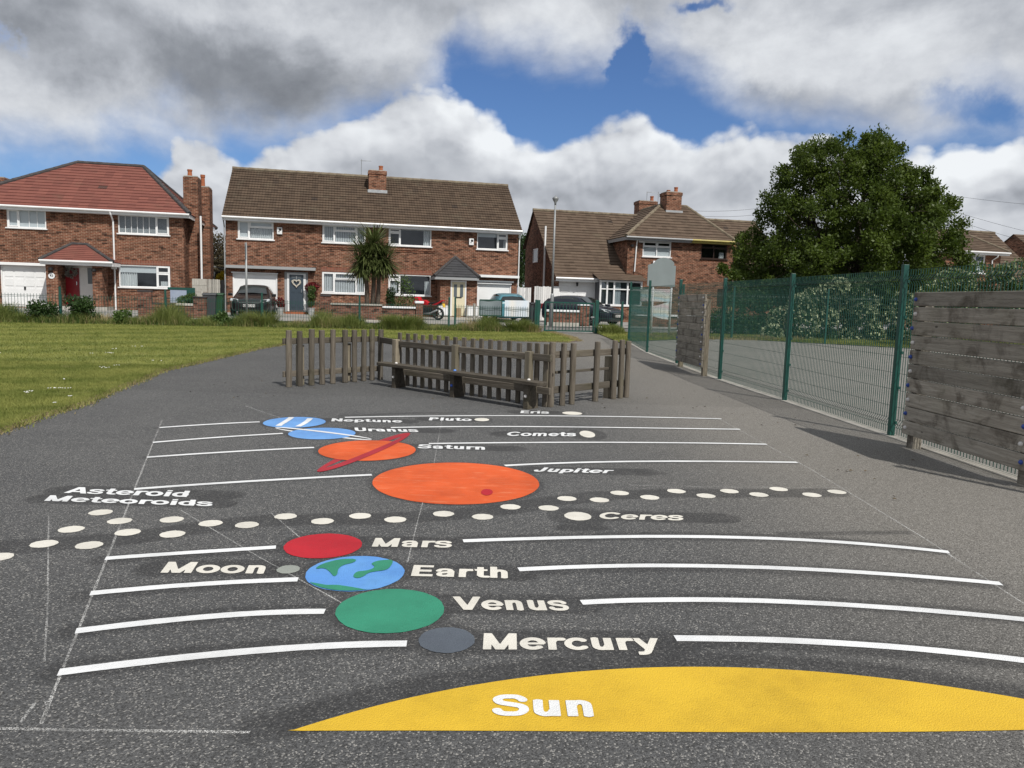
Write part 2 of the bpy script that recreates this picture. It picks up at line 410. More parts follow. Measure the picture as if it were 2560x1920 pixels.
RIDGE_BROWN = pm('brown_ridge_tile', (0.12, 0.09, 0.065), (0.20, 0.17, 0.12), 3, 0.95)
WHITE = pm('white_upvc', (0.80, 0.81, 0.82), (0.72, 0.73, 0.74), 2.0, 0.35)
WHITE_DOOR = pm('white_painted_steel', (0.78, 0.79, 0.80), (0.70, 0.71, 0.72), 1.5, 0.4)
CREAM = pm('cream_door_paint', (0.66, 0.60, 0.43), None, 1, 0.4)
YELLOW_PAINT = pm('faded_yellow_paint', (0.45, 0.38, 0.10), (0.38, 0.32, 0.10), 2, 0.5)
RED_DOOR = pm('red_door_paint', (0.25, 0.008, 0.016), None, 1, 0.3)
BLUE_DOOR = pm('slate_blue_door_paint', (0.040, 0.058, 0.078), None, 1, 0.35)
BROWN_FRAME = pm('dark_brown_frame', (0.03, 0.016, 0.012), None, 1, 0.4)
GREY_UPVC = pm('grey_soffit', (0.30, 0.31, 0.32), None, 1, 0.5)
TERRACOTTA = pm('terracotta', (0.36, 0.115, 0.045), (0.27, 0.085, 0.04), 6, 0.8)
LEAD = pm('lead_flashing', (0.40, 0.42, 0.44), (0.30, 0.32, 0.34), 6, 0.6)
CONCRETE = pm('pale_concrete', (0.42, 0.40, 0.36), (0.30, 0.285, 0.255), 3, 0.9, 0.3, 30)
PAVING = pm('paving', (0.27, 0.26, 0.245), (0.20, 0.195, 0.185), 1.5, 0.9, 0.2, 30, obj_space=False)
DARK_ROOM = pm('dark_interior', (0.085, 0.09, 0.098), (0.05, 0.053, 0.058), 1.0, 0.9)
BLIND = pm('pale_blind', (0.62, 0.64, 0.65), None, 1, 0.8)
NET = pm('net_curtain', (0.70, 0.71, 0.70), (0.52, 0.54, 0.55), 9.0, 0.9, stretch=(1, 1, 0.1))
BLACK_METAL = pm('black_metal', (0.012, 0.012, 0.013), None, 1, 0.4)
GREY_METAL = pm('galvanised_grey', (0.30, 0.315, 0.32), (0.22, 0.23, 0.24), 3.0, 0.5, metal=0.3)
GREEN_COAT = pm('green_powder_coat', (0.010, 0.075, 0.060), (0.012, 0.060, 0.048), 2.0, 0.38, spec=0.5)
GREEN_WIRE = pm('green_wire', (0.008, 0.060, 0.047), None, 2.0, 0.45)
WHITE_POST = pm('white_post_paint', (0.78, 0.80, 0.82), (0.66, 0.68, 0.70), 3.0, 0.4)
SIGN_GREY = pm('sign_back_grey', (0.20, 0.235, 0.24), (0.18, 0.21, 0.215), 2.0, 0.45)
BIN_GREY = pm('bin_grey_plastic', (0.045, 0.05, 0.055), None, 1, 0.5)
BIN_GREEN = pm('bin_green_plastic', (0.012, 0.055, 0.02), None, 1, 0.5)
HOLD_BLUE = pm('blue_bolt_cap', (0.02, 0.06, 0.30), None, 1, 0.4)
HOLD_WHITE = pm('white_bolt_cap', (0.62, 0.60, 0.58), None, 1, 0.5)
HOLD_LIGHTBLUE = pm('light_blue_bolt_cap', (0.08, 0.22, 0.62), None, 1, 0.4)
TRUNK = pm('tree_bark', (0.055, 0.042, 0.03), (0.10, 0.08, 0.06), 9, 0.95, 0.6, 30, stretch=(1, 1, 0.25))
CORD_TRUNK = pm('palm_bark', (0.085, 0.065, 0.05), (0.14, 0.11, 0.085), 14, 0.95, 0.8, 40)
SOIL = pm('dry_soil', (0.12, 0.09, 0.06), (0.08, 0.06, 0.045), 8, 1.0, obj_space=False)
RUBBER = pm('tyre_rubber', (0.015, 0.015, 0.016), None, 1, 0.8)
ALLOY = pm('wheel_alloy', (0.35, 0.36, 0.37), None, 1, 0.35, metal=0.8)
CHROME = pm('chrome', (0.62, 0.63, 0.64), None, 1, 0.15, metal=1.0)
PLATE_W = pm('white_plate', (0.78, 0.78, 0.76), None, 1, 0.4)
PLATE_Y = pm('yellow_plate', (0.75, 0.48, 0.04), None, 1, 0.4)
LAMP_LENS = pm('headlamp_lens', (0.55, 0.58, 0.60), (0.25, 0.27, 0.28), 20, 0.12, coat=1.0)

def glass_mat(name, tint, refl=1.0):
    m, t, b, o = newmat(name); t.n.remove(b)
    tr = t.node('ShaderNodeBsdfTransparent'); t.put(tr.inputs[0], (*tint, 1))
    gl = t.node('ShaderNodeBsdfGlossy'); t.put(gl.inputs['Roughness'], 0.03); t.put(gl.inputs['Color'], (0.9, 0.93, 0.96, 1))
    t.put(gl.inputs['Normal'], t.bump(t.noise(t.obj(), 1.2, 2.0), 0.12, 0.05))
    lw = t.node('ShaderNodeLayerWeight'); lw.inputs['Blend'].default_value = 0.5
    fr = t.math('MULTIPLY_ADD', t.math('POWER', lw.outputs['Facing'], 5.0), 0.96, 0.05)
    mx = t.node('ShaderNodeMixShader'); t.put(mx.inputs[0], t.math('MULTIPLY', fr, refl, clamp=True))
    t.l.new(tr.outputs[0], mx.inputs[1]); t.l.new(gl.outputs[0], mx.inputs[2]); t.l.new(mx.outputs[0], o.inputs[0])
    return m
GLASS = glass_mat('window_glass', (0.80, 0.84, 0.86), 1.8)
CAR_GLASS = glass_mat('car_glass', (0.25, 0.29, 0.28), 1.2)

def paint_mat(name, c, c2=None, wear=0.25, rough=0.7, streak=0.0):
    """road paint rolled over rough tarmac: worn to the stone in pin-pricks, stipple bump"""
    m, t, b, o = newmat(name); p = t.pos()
    base = t.mix(t.ramp(t.noise(p, 2.2, 5.0, 0.6), 0.3, 0.75), (*c, 1), (*(c2 or [k * 0.9 for k in c]), 1))
    if streak:
        sv = t.vmath('MULTIPLY', p, (1.4, 9.0, 1.0))
        base = t.mix(t.ramp(t.noise(sv, 3.0, 5.0, 0.6, 0.6), 0.52, 0.75, 0.0, streak), base, (0.80, 0.36, 0.20, 1))
    pit = t.ramp(t.noise(p, 150.0, 2.0, 0.6), 0.30, 0.22, 0.0, wear)
    pit2 = t.ramp(t.noise(p, 420.0, 1.0, 0.5), 0.33, 0.25, 0.0, wear * 0.7)
    base = t.mix(t.math('MAXIMUM', pit, pit2), base, (0.05, 0.048, 0.045, 1))
    dirt = t.ramp(t.noise(p, 1.3, 7.0, 0.75), 0.38, 0.75, 1.0, 0.74)
    base = t.mix(1.0, base, dirt, 'MULTIPLY')
    t.put(b.inputs['Base Color'], base); t.put(b.inputs['Roughness'], rough); t.put(b.inputs['Specular IOR Level'], 0.25)
    t.put(b.inputs['Normal'], t.bump(t.math('ADD', t.noise(p, 170.0, 3.0, 0.7), t.math('MULTIPLY', t.voronoi(p, 165.0), -0.8)), 0.55, 0.006))
    return m
P_WHITE = paint_mat('white_road_paint', (0.74, 0.755, 0.77), (0.68, 0.69, 0.70), 0.2)
P_CREAM = paint_mat('cream_road_paint', (0.70, 0.675, 0.61), (0.62, 0.60, 0.545), 0.3)
P_YELLOW = paint_mat('yellow_road_paint', (0.635, 0.415, 0.032), (0.575, 0.365, 0.028), 0.45)
P_ORANGE = paint_mat('orange_road_paint', (0.66, 0.108, 0.026), (0.58, 0.088, 0.020), 0.32, streak=0.45)
P_RED = paint_mat('red_road_paint', (0.46, 0.018, 0.030), (0.42, 0.016, 0.028), 0.25)
P_RING = paint_mat('dark_red_road_paint', (0.38, 0.028, 0.040), None, 0.25)
P_GREEN = paint_mat('green_road_paint', (0.037, 0.25, 0.155), (0.032, 0.205, 0.127), 0.35)
P_BLUE = paint_mat('blue_road_paint', (0.10, 0.27, 0.64), (0.13, 0.33, 0.68), 0.2)
P_SKYBLUE = paint_mat('light_blue_road_paint', (0.15, 0.34, 0.68), (0.13, 0.29, 0.62), 0.2)
P_SLATE = paint_mat('slate_road_paint', (0.105, 0.125, 0.150), (0.085, 0.10, 0.125), 0.35)
P_GREY = paint_mat('grey_road_paint', (0.29, 0.31, 0.285), None, 0.35)

def chalk_mat():
    m, t, b, o = newmat('chalk'); p = t.pos()
    t.put(b.inputs['Base Color'], (0.55, 0.55, 0.54, 1)); t.put(b.inputs['Roughness'], 0.95)
    t.put(b.inputs['Alpha'], t.math('MULTIPLY', t.ramp(t.noise(p, 190.0, 2.0, 0.6), 0.42, 0.62), t.ramp(t.noise(p, 2.5, 4.0, 0.6), 0.3, 0.6, 0.25, 0.9)))
    return m
CHALK = chalk_mat()

def tarmac_mat(name, ca, cb, court=False):
    m, t, b, o = newmat(name); p = t.pos(); s = t.sep(p)
    at = t.node('ShaderNodeAttribute'); at.attribute_name = 'stain'
    base = t.mix(t.ramp(t.noise(p, 0.5, 6.0, 0.62), 0.3, 0.72), (*ca, 1), (*cb, 1))
    if not court:
        # paler worn strip along the fence on the right, darker newer tarmac on the left
        n = t.noise(p, 0.45, 5.0, 0.6)
        strip = t.ramp(t.math('ADD', t.math('ADD', s[0], t.math('MULTIPLY', s[1], 0.055)), t.math('MULTIPLY', n, 1.6)), 1.6, 4.6)
        base = t.mix(strip, base, (0.185, 0.174, 0.157, 1))
    # aggregate: bright and dark chippings
    v = t.node('ShaderNodeTexVoronoi'); t.put(v.inputs['Vector'], p); t.put(v.inputs['Scale'], 165.0)
    cs = t.sep(v.outputs['Color'])
    chip = t.ramp(cs[0], 0.0, 1.0, 0.50, 1.42, smooth=False)
    base = t.mix(1.0, base, chip, 'MULTIPLY')
    base = t.mix(t.ramp(cs[1], 0.86, 0.95, 0.0, 0.7), base, (0.36, 0.35, 0.33, 1))
    pits = t.ramp(t.noise(p, 120.0, 2.0, 0.6), 0.46, 0.30, 0.0, 0.8)
    base = t.mix(pits, base, (0.022, 0.021, 0.020, 1))
    # sealed darker patches round the markings
    st = t.math('MULTIPLY', at.outputs['Fac'], t.math('MULTIPLY', t.ramp(t.noise(p, 60.0, 4.0, 0.75), 0.28, 0.66, 0.25, 1.0), t.ramp(t.noise(p, 4.0, 5.0, 0.65), 0.25, 0.6, 0.55, 1.0)))
    base = t.mix(t.math('MULTIPLY', st, 0.90), base, (0.022, 0.022, 0.0235, 1))
    if not court: base = t.mix(1.0, base, t.ramp(t.math('MULTIPLY_ADD', t.noise(p, 3.0, 3.0), 0.12, s[1]), 11.0, 11.06, 1.0, 0.88), 'MULTIPLY')
    # chalk dust scuffs
    sc = t.math('MULTIPLY', t.ramp(t.noise(p, 1.1, 7.0, 0.7, 0.8), 0.60, 0.85, 0.0, 0.28), t.ramp(t.noise(p, 90.0, 2.0), 0.35, 0.7))
    base = t.mix(sc, base, (0.42, 0.42, 0.41, 1))
    t.put(b.inputs['Base Color'], base); t.put(b.inputs['Roughness'], 0.85); t.put(b.inputs['Specular IOR Level'], 0.3)
    h = t.math('ADD', t.math('MULTIPLY', v.outputs['Distance'], -0.9), t.math('MULTIPLY', t.noise(p, 230.0, 3.0, 0.7), 0.9))
    t.put(b.inputs['Normal'], t.bump(h, 0.75, 0.006))
    return m
TARMAC = tarmac_mat('playground_tarmac', (0.074, 0.0755, 0.078), (0.100, 0.1005, 0.1015))
COURT = tarmac_mat('court_tarmac', (0.185, 0.178, 0.165), (0.215, 0.205, 0.19), True)
ROADM = tarmac_mat('road_tarmac', (0.12, 0.115, 0.11), (0.15, 0.145, 0.14), True)

def grass_nodes(t, p):
    s = t.sep(p)
    q = t.math('ADD', t.math('MULTIPLY', s[0], -0.8), s[1])
    band = t.math('SINE', t.math('ADD', t.math('MULTIPLY', q, 2.9), t.math('MULTIPLY', t.noise(p, 0.22, 3.0), 9.0)))
    f = t.math('ADD', t.math('MULTIPLY', band, 0.085), t.noise(p, 2.3, 8.0, 0.72))
    c = t.mix(t.ramp(f, 0.28, 0.72), (0.125, 0.160, 0.032, 1), (0.285, 0.295, 0.085, 1))
    dry = t.ramp(t.noise(p, 1.1, 8.0, 0.75, 0.5), 0.56, 0.76, 0.0, 0.75)
    return t.mix(dry, c, (0.33, 0.28, 0.145, 1))
def leafy(name, cols, trans=0.35, rough=0.6, scale=1.6, grassn=False, spec=0.3):
    m, t, b, o = newmat(name); p = t.pos()
    if grassn: c = grass_nodes(t, p)
    else:
        c = t.mix(t.ramp(t.noise(p, scale, 5.0, 0.6), 0.32, 0.7), (*cols[0], 1), (*cols[1], 1))
        c = t.mix(t.ramp(t.noise(p, 23.0, 2.0), 0.5, 0.75, 0.0, 0.7), c, (*cols[2], 1))
    if grassn: c = t.mix(t.ramp(t.noise(p, 55.0, 2.0), 0.35, 0.75, 0.0, 0.5), c, (0.24, 0.26, 0.09, 1))
    t.put(b.inputs['Base Color'], c); t.put(b.inputs['Roughness'], rough); t.put(b.inputs['Specular IOR Level'], spec)
    tl = t.node('ShaderNodeBsdfTranslucent'); t.put(tl.inputs[0], c)
    mx = t.node('ShaderNodeMixShader'); mx.inputs[0].default_value = trans
    t.l.new(b.outputs[0], mx.inputs[1]); t.l.new(tl.outputs[0], mx.inputs[2]); t.l.new(mx.outputs[0], o.inputs[0])
    return m
GRASS = leafy('lawn_grass', None, 0.3, 0.7, grassn=True, spec=0.15)
WEED = leafy('tall_weed_grass', [(0.12, 0.165, 0.035), (0.23, 0.265, 0.08), (0.33, 0.30, 0.14)], 0.4, 0.6, 0.9)
STRAW = leafy('dry_grass', [(0.30, 0.24, 0.12), (0.38, 0.31, 0.17), (0.2, 0.2, 0.07)], 0.3, 0.8)
LEAF_TREE = leafy('tree_leaf', [(0.042, 0.072, 0.010), (0.088, 0.130, 0.018), (0.145, 0.185, 0.034)], 0.42, 0.5, 0.8)
LEAF_BUSH = leafy('dark_bush_leaf', [(0.022, 0.048, 0.014), (0.045, 0.085, 0.024), (0.07, 0.12, 0.03)], 0.25, 0.5)
LEAF_BUSHB = leafy('mid_green_leaf', [(0.05, 0.095, 0.025), (0.085, 0.14, 0.035), (0.14, 0.19, 0.06)], 0.3, 0.5)
LEAF_PALE = leafy('pale_variegated_leaf', [(0.30, 0.36, 0.20), (0.46, 0.50, 0.33), (0.58, 0.60, 0.45)], 0.3, 0.5)
LEAF_CORD = leafy('cordyline_leaf', [(0.065, 0.092, 0.026), (0.125, 0.155, 0.050), (0.26, 0.27, 0.13)], 0.2, 0.4)
LEAF_DEAD = leafy('dead_cordyline_leaf', [(0.09, 0.07, 0.035), (0.14, 0.11, 0.06), (0.06, 0.05, 0.03)], 0.15, 0.8)
LEAF_BROWN = leafy('brown_tree_leaf', [(0.06, 0.05, 0.028), (0.10, 0.08, 0.045), (0.13, 0.105, 0.06)], 0.2, 0.6)
LEAF_RED = leafy('dark_red_leaf', [(0.09, 0.008, 0.014), (0.20, 0.014, 0.022), (0.05, 0.06, 0.015)], 0.2, 0.5, 7.0)
LEAF_YELLOW = leafy('yellow_blossom', [(0.60, 0.46, 0.02), (0.70, 0.56, 0.04), (0.3, 0.32, 0.04)], 0.3, 0.6)
DAISY = pm('daisy_white', (0.80, 0.80, 0.78), None, 1, 0.7)

def wood_mat(name, ca, cb, stain, along='z', green=0.0, slo=0.55):
    m, t, b, o = newmat(name); v = t.obj()
    st = {'z': (9, 9, 0.55), 'x': (0.55, 9, 9), 'y': (9, 0.55, 9)}[along]
    oi = t.node('ShaderNodeObjectInfo').outputs['Random']
    v = t.vmath('ADD', v, t.comb(t.math('MULTIPLY', oi, 31.0), t.math('MULTIPLY', oi, 17.0), t.math('MULTIPLY', oi, 23.0)))
    gv = t.vmath('MULTIPLY', v, st)
    grain = t.noise(gv, 3.5, 8.0, 0.65, 0.5)
    c = t.mix(t.ramp(grain, 0.3, 0.7), (*ca, 1), (*cb, 1))
    c = t.mix(t.ramp(t.noise(gv, 11.0, 4.0, 0.7), 0.58, 0.7, 0.0, 0.6), c, tuple(k * 0.35 for k in ca) + (1,))
    c = t.mix(t.ramp(t.noise(v, 3.2, 6.0, 0.65, 0.6), slo, slo + 0.22, 0.0, 0.7), c, (*stain, 1))
    kn = t.voronoi(t.vmath('MULTIPLY', v, {'z': (3.2, 3.2, 1.5), 'x': (1.5, 3.2, 3.2), 'y': (3.2, 1.5, 3.2)}[along]), 1.6, 'F1', 'Distance')
    c = t.mix(t.ramp(kn, 0.085, 0.05, 0.0, 0.8), c, tuple(k * 0.22 for k in ca) + (1,))
    if green: c = t.mix(t.ramp(t.noise(v, 1.7, 5.0, 0.6), 0.5, 0.75, 0.0, green), c, (0.12, 0.12, 0.05, 1))
    rnd = t.node('ShaderNodeObjectInfo').outputs['Random']
    c = t.mix(1.0, c, t.comb(*[t.ramp(rnd, 0, 1, lo, hi, smooth=False) for lo, hi in ((0.74, 1.2), (0.74, 1.18), (0.72, 1.14))]), 'MULTIPLY')
    t.put(b.inputs['Base Color'], c); t.put(b.inputs['Roughness'], 0.88); t.put(b.inputs['Specular IOR Level'], 0.2)
    t.put(b.inputs['Normal'], t.bump(t.math('ADD', grain, t.math('MULTIPLY', t.noise(gv, 14.0, 3.0), 0.5)), 0.7, 0.008))
    return m
WOOD_PICKET = wood_mat('weathered_picket', (0.085, 0.073, 0.060), (0.160, 0.142, 0.120), (0.045, 0.037, 0.029), 'z', 0.2)
WOOD_RAIL = wood_mat('weathered_rail', (0.085, 0.074, 0.061), (0.155, 0.138, 0.117), (0.045, 0.037, 0.029), 'x', 0.2)
WOOD_SEAT = wood_mat('dark_bench_wood', (0.055, 0.047, 0.038), (0.100, 0.088, 0.073), (0.030, 0.025, 0.020), 'x', 0.2)
WOOD_BOARD = wood_mat('weathered_board', (0.225, 0.205, 0.178), (0.36, 0.335, 0.295), (0.06, 0.048, 0.037), 'y', 0.15, 0.46)
WOOD_POST = wood_mat('pale_timber_post', (0.17, 0.148, 0.115), (0.27, 0.240, 0.190), (0.08, 0.065, 0.048), 'z', 0.3)
WOOD_FENCE = wood_mat('grey_fence_panel', (0.30, 0.29, 0.27), (0.40, 0.39, 0.365), (0.18, 0.16, 0.14), 'z')
WOOD_WHITE = wood_mat('whitewashed_fence', (0.60, 0.60, 0.62), (0.70, 0.70, 0.71), (0.42, 0.41, 0.44), 'z')
# ------------------------------------------------------------------ ground, tarmac, lawns, road
sheet('ground', [(-400, -60), (400, -60), (400, 600), (-400, 600)], -0.05, SOIL)

EDGE = [G(*p) for p in [(0, 1078), (100, 1042), (200, 1012), (300, 968), (400, 928), (500, 906), (600, 882), (640, 873), (712, 861), (790, 853.5), (1000, 849.5), (1200, 851), (1420, 856)]]
EDGE = [(-4.95, 4.0), (-5.05, 6.0)] + [(p.x, p.y) for p in EDGE]
TIP = [G(*p) for p in [(1441, 853), (1430, 846), (1400, 838), (1378, 832), (1368, 829)]]
TIP = [(p.x, p.y) for p in TIP]
def QY(x, q): return (q + NV[0] * x) / -NV[1]          # y on the line q = const
FQ = 28.05                                              # street fence line
def pq(x, q): return (x, QY(x, q))
gateL, gateR = G(1364, 829), G(1494, 832)
PATH_R = [G(*p) for p in [(1480, 829.5), (1515, 843), (1545, 856), (1566, 862)]]
PATH_R = [(p.x, p.y) for p in PATH_R]
# tall fence posts
FENCE = [(4.80, 2.6), (4.68, 5.7), (4.57, 8.79), (4.42, 11.90), (4.20, 14.93), (4.0, 18.0), (3.82, 21.1), (3.95, 25.4)]
lawn_poly = EDGE + TIP + [pq(TIP[-1][0], FQ + 0.4), pq(-40, FQ + 0.4), (-40, 4.0)]
PR = (-4.62, 3.60, 1.6, 10.2)                           # painted rectangle, built as a fine grid
play = [(-4.95, 4.0)] + EDGE[1:] + TIP + [pq(TIP[-1][0], FQ + 0.5), pq(PATH_R[0][0], FQ + 0.5)] + PATH_R + [(p[0] + 0.02, p[1]) for p in reversed(FENCE)] + [(4.9, -3), (-4.9, -3)]
ply = [(p[0], p[1]) for p in play]
# far part of the playground, beyond the fine grid
far = [(PR[0], PR[3])]
left_idx = [p for p in EDGE if p[1] < PR[3]]
lp = EDGE
yl = np.interp(PR[3], [p[1] for p in lp[:8]], [p[0] for p in lp[:8]])
xr = np.interp(PR[3], [p[1] for p in FENCE], [p[0] for p in FENCE]) + 0.02
sheet('tarmac', [(yl, PR[3])] + [p for p in EDGE if p[1] > PR[3]] + TIP + [pq(TIP[-1][0], FQ + 0.5), pq(PATH_R[0][0], FQ + 0.5)] + PATH_R
      + [(p[0] + 0.02, p[1]) for p in reversed(FENCE) if p[1] > PR[3]] + [(xr, PR[3])], 0.0, TARMAC)
sheet('tarmac', [(-6.0, -3), (5.0, -3), (4.95, PR[2]), (-6.0, PR[2])], 0.0, TARMAC)
sheet('tarmac', [(-6.0, PR[2]), (PR[0], PR[2]), (PR[0], PR[3]), (yl, PR[3])] + [p for p in reversed(EDGE) if p[1] <= PR[3]][:-1] + [(-4.95, 4.0), (-6.0, 4.0)], 0.0, TARMAC)
sheet('tarmac', [(PR[1], PR[2]), (4.86, PR[2])] + [(p[0] + 0.02, p[1]) for p in FENCE if p[1] <= PR[3]] + [(xr, PR[3]), (PR[1], PR[3])], 0.0, TARMAC)
COURT_POLY = [(p[0] + 0.02, p[1]) for p in FENCE] + [(6.2, 27.4), (8.5, 28.9), (11.6, 27.6), (14.7, 26.3), (17.8, 25.0), (24, 22.4), (40, 15), (40, -3), (4.9, -3)]
sheet('court', COURT_POLY, 0.002, COURT)
# beyond the court and by the street
sheet('verge', [PATH_R[0], PATH_R[1], PATH_R[2], PATH_R[3], (3.97, 25.4), (6.2, 27.4), (8.5, 28.9), (11.6, 27.6), (14.7, 26.3), (17.8, 25.0), (24, 22.4), (40, 15), pq(40, FQ + 0.4), pq(PATH_R[0][0], FQ + 0.4)], 0.025, GRASS)
sheet('lawn', lawn_poly, 0.03, GRASS)
sheet('pavement', [pq(-60, FQ + 0.4), pq(80, FQ + 0.4), pq(80, FQ + 1.8), pq(-60, FQ + 1.8)], -0.01, PAVING)
sheet('road', [pq(-60, FQ + 1.8), pq(80, FQ + 1.8), pq(80, FQ + 5.6), pq(-60, FQ + 5.6)], -0.03, ROADM)
sheet('drive', [pq(-60, FQ + 5.6), pq(80, FQ + 5.6), pq(80, Q_FRONT + 20), pq(-60, Q_FRONT + 20)], 0.0, PAVING)
# concrete edging strip under the tall fence
mb = MB()
for (x0, y0), (x1, y1) in zip(FENCE[:-1], FENCE[1:]):
    z0, z1 = gz(x0, y0), gz(x1, y1)
    a = [(x0 - .075, y0, z0 - .04), (x0 + .075, y0, z0 - .04), (x0 + .075, y0, z0 + .012), (x0 - .075, y0, z0 + .012)]
    b = [(x1 - .075, y1, z1 - .04), (x1 + .075, y1, z1 - .04), (x1 + .075, y1, z1 + .012), (x1 - .075, y1, z1 + .012)]
    mb.add(a + b, [(0, 1, 5, 4), (1, 2, 6, 5), (2, 3, 7, 6), (3, 0, 4, 7)])
tag(obj('kerb', mb, CONCRETE), kind='structure')

# ------------------------------------------------------------------ painted markings (flat paint on the tarmac)
STAIN_SEG = []      # (polyline, half width, softness, weight)
def ground_poly(pts, z): return [tuple(np.array(G(*p)) + np.array((0, 0, z))) for p in pts]
def resample(pts, n):
    P = np.array(pts, float); d = np.r_[0, np.cumsum(np.linalg.norm(np.diff(P, axis=0), axis=1))]
    t = np.linspace(0, d[-1], n); return np.c_[np.interp(t, d, P[:, 0]), np.interp(t, d, P[:, 1])]
def smooth_curve(pts, n):
    P = np.array(pts, float); m = len(P)
    if m < 3: return resample(P, n)
    t = np.r_[0, np.cumsum(np.linalg.norm(np.diff(P, axis=0), axis=1))]; t /= t[-1]
    deg = min(3, m - 1); cx = np.polyfit(t, P[:, 0], deg); cy = np.polyfit(t, P[:, 1], deg)
    u = np.linspace(0, 1, n); return np.c_[np.polyval(cx, u), np.polyval(cy, u)]
def wob(n, amp, k=6):
    x = np.linspace(0, 1, n); return amp * sum(math.sin(0) + np.sin(2 * np.pi * (f * x + random.random())) / (1 + 0.15 * f) for f in (3, 7, 15, 31)) / 2.5
def ribbon(P, w, z, mb=None):
    mb = mb or MB(); n = len(P); T = np.gradient(P, axis=0); T /= np.linalg.norm(T, axis=1)[:, None]
    N = np.c_[-T[:, 1], T[:, 0]]; e1, e2 = wob(n, 0.0022), wob(n, 0.0022)
    L = P + N * (w / 2 + e1)[:, None]; R_ = P - N * (w / 2 + e2)[:, None]
    vs = [(a[0], a[1], z) for a in L] + [(a[0], a[1], z) for a in R_]
    return mb.add(vs, [(i, i + 1, n + i + 1, n + i) for i in range(n - 1)])
Z1, Z2, Z3 = 0.003, 0.006, 0.009
def painted_line(pix, label, w=0.058, group='painted orbit lines'):
    P = smooth_curve([G(*p)[:2] for p in pix], 90)
    o = obj('orbit_line', ribbon(P, w, Z1), P_WHITE); tag(o, label, 'painted line', group)
    nr = float(np.mean(P[:, 1])); STAIN_SEG.append((P[::3] + np.array((0.0, random.choice((-0.022, -0.015, 0.012)) if nr < 5 else -0.005)), w * 0.5 + random.uniform(.02, .035), 0.05, (0.85 if nr < 5 else 0.5)))
L_ = [
    ([cC(130, 198), cC(400, 180), cC(684, 166)], 'thin short white line to the left of the striped light blue disc'),
    ([cC(93, 280), cC(450, 252), cC(812, 230)], 'thin short white line to the left of the ringed light blue disc'),
    ([cC(60, 362), cC(500, 333), cC(985, 308)], 'short white line to the left of the red ringed orange disc'),
    ([cA(580, 386), cA(800, 370), cA(1200, 345), cA(1606, 324)], 'long white line to the left of the biggest orange disc'),
    ([cA(455, 686), cA(780, 663), cA(1000, 649), cA(1192, 637)], 'white line to the left of the red disc'),
    ([cA(390, 837), cA(700, 809), cA(1000, 789), cA(1287, 777)], 'white line under the word Moon, left of the blue and green disc'),
    ([cA(327, 1000), cA(600, 968), cA(880, 938), cA(1150, 922), cA(1403, 915)], 'white line to the left of the big green disc'),
    ([cA(253, 1178), cA(500, 1150), cA(800, 1113), cA(1100, 1084), cA(1450, 1064), cA(1757, 1054)], 'thick white line to the left of the slate grey disc, nearest the camera'),
    ([(862, 1044), (1018, 1040.5), (1280, 1040), (1569, 1042), (1803.7, 1047.5)], 'thin white curved line right of the striped blue disc, under the word Eris'),
    ([(977.4, 1069.5), (1108.5, 1067), (1280, 1067), (1569, 1069.5), (1850, 1073.5)], 'thin white curved line running right from the word Uranus'),
    ([(1072, 1109.5), (1280, 1107), (1569, 1106.5), (1750, 1108), (1916.6, 1111)], 'thin white curved line running right from the word Saturn'),
    ([(1262, 1164.5), (1424.7, 1157.4), (1685, 1153.6), (1850, 1154.5), (1993, 1156.3)], 'white curved line running right above the word Jupiter'),
    ([(1157.4, 1353), (1280, 1349), (1569, 1342.6), (1801, 1342.9), (2032, 1352), (2206, 1364.6), (2372, 1381)], 'long white curved line running right from the word Mars'),
    ([cB(28, 733), cB(300, 723), cB(700, 717), cB(1100, 724), cB(1500, 746), cB(1850, 772), cB(2112, 794)], 'long white curved line running right from the word Earth'),
    ([cB(300, 877), cB(600, 865), cB(1000, 867), cB(1400, 885), cB(1800, 912), cB(2212, 948), cB(2500, 980)], 'long white curved line running right from the word Venus'),
    ([cB(705, 1031), cB(1000, 1036), cB(1400, 1051), cB(1800, 1081), cB(2212, 1128), cB(2500, 1166)], 'thick white curved line running right from the word Mercury'),
]
for pix, lab in L_: painted_line(pix, lab)

def disc_fit(x0, x1, y0, y1):
    c = [np.array(G(*p))[:2] for p in ((x0, (y0 + y1) / 2), (x1, (y0 + y1) / 2), ((x0 + x1) / 2, y0), ((x0 + x1) / 2, y1))]
    cx = (c[0][0] + c[1][0]) / 2; cy = (c[2][1] + c[3][1]) / 2
    return cx, cy, abs(c[1][0] - c[0][0]) / 2, abs(c[2][1] - c[3][1]) / 2
def disc_mesh(cx, cy, rx, ry, z, n=120, wobble=0.0008, rot=0.0):
    ph = [random.random() * 6.28 for _ in range(3)]; vs = []
    for k in range(n):
        a = 2 * math.pi * k / n; e = 1 + wobble / max(rx, ry) * sum(math.sin(f * a + ph[i]) for i, f in enumerate((5, 11, 23)))
        x, y = rx * math.cos(a) * e, ry * math.sin(a) * e
        vs.append((cx + x * math.cos(rot) - y * math.sin(rot), cy + x * math.sin(rot) + y * math.cos(rot), z))
    return MB().add(vs, [tuple(range(n))])
def disc(name, box, m, label, cat='painted disc', group=None, stain=0.03, rot=0.0):
    cx, cy, rx, ry = disc_fit(*box)
    o = tag(obj(name, disc_mesh(cx, cy, rx, ry, Z1, rot=rot), m), label, cat, group)
    if stain:
        STAIN_SEG.append((np.array([(cx + rx * math.cos(a), cy + ry * math.sin(a)) for a in np.linspace(0, 6.283, 24)]), stain, 0.03, 0.8))
    return o, (cx, cy, rx, ry)
jup, jc = disc('painted_planet', (926, 1348, 1157, 1262), P_ORANGE, 'biggest orange painted disc with faint streaks and a small red spot', 'painted planet')
c_ = disc_fit(1202.6, 1232, 1224, 1240)
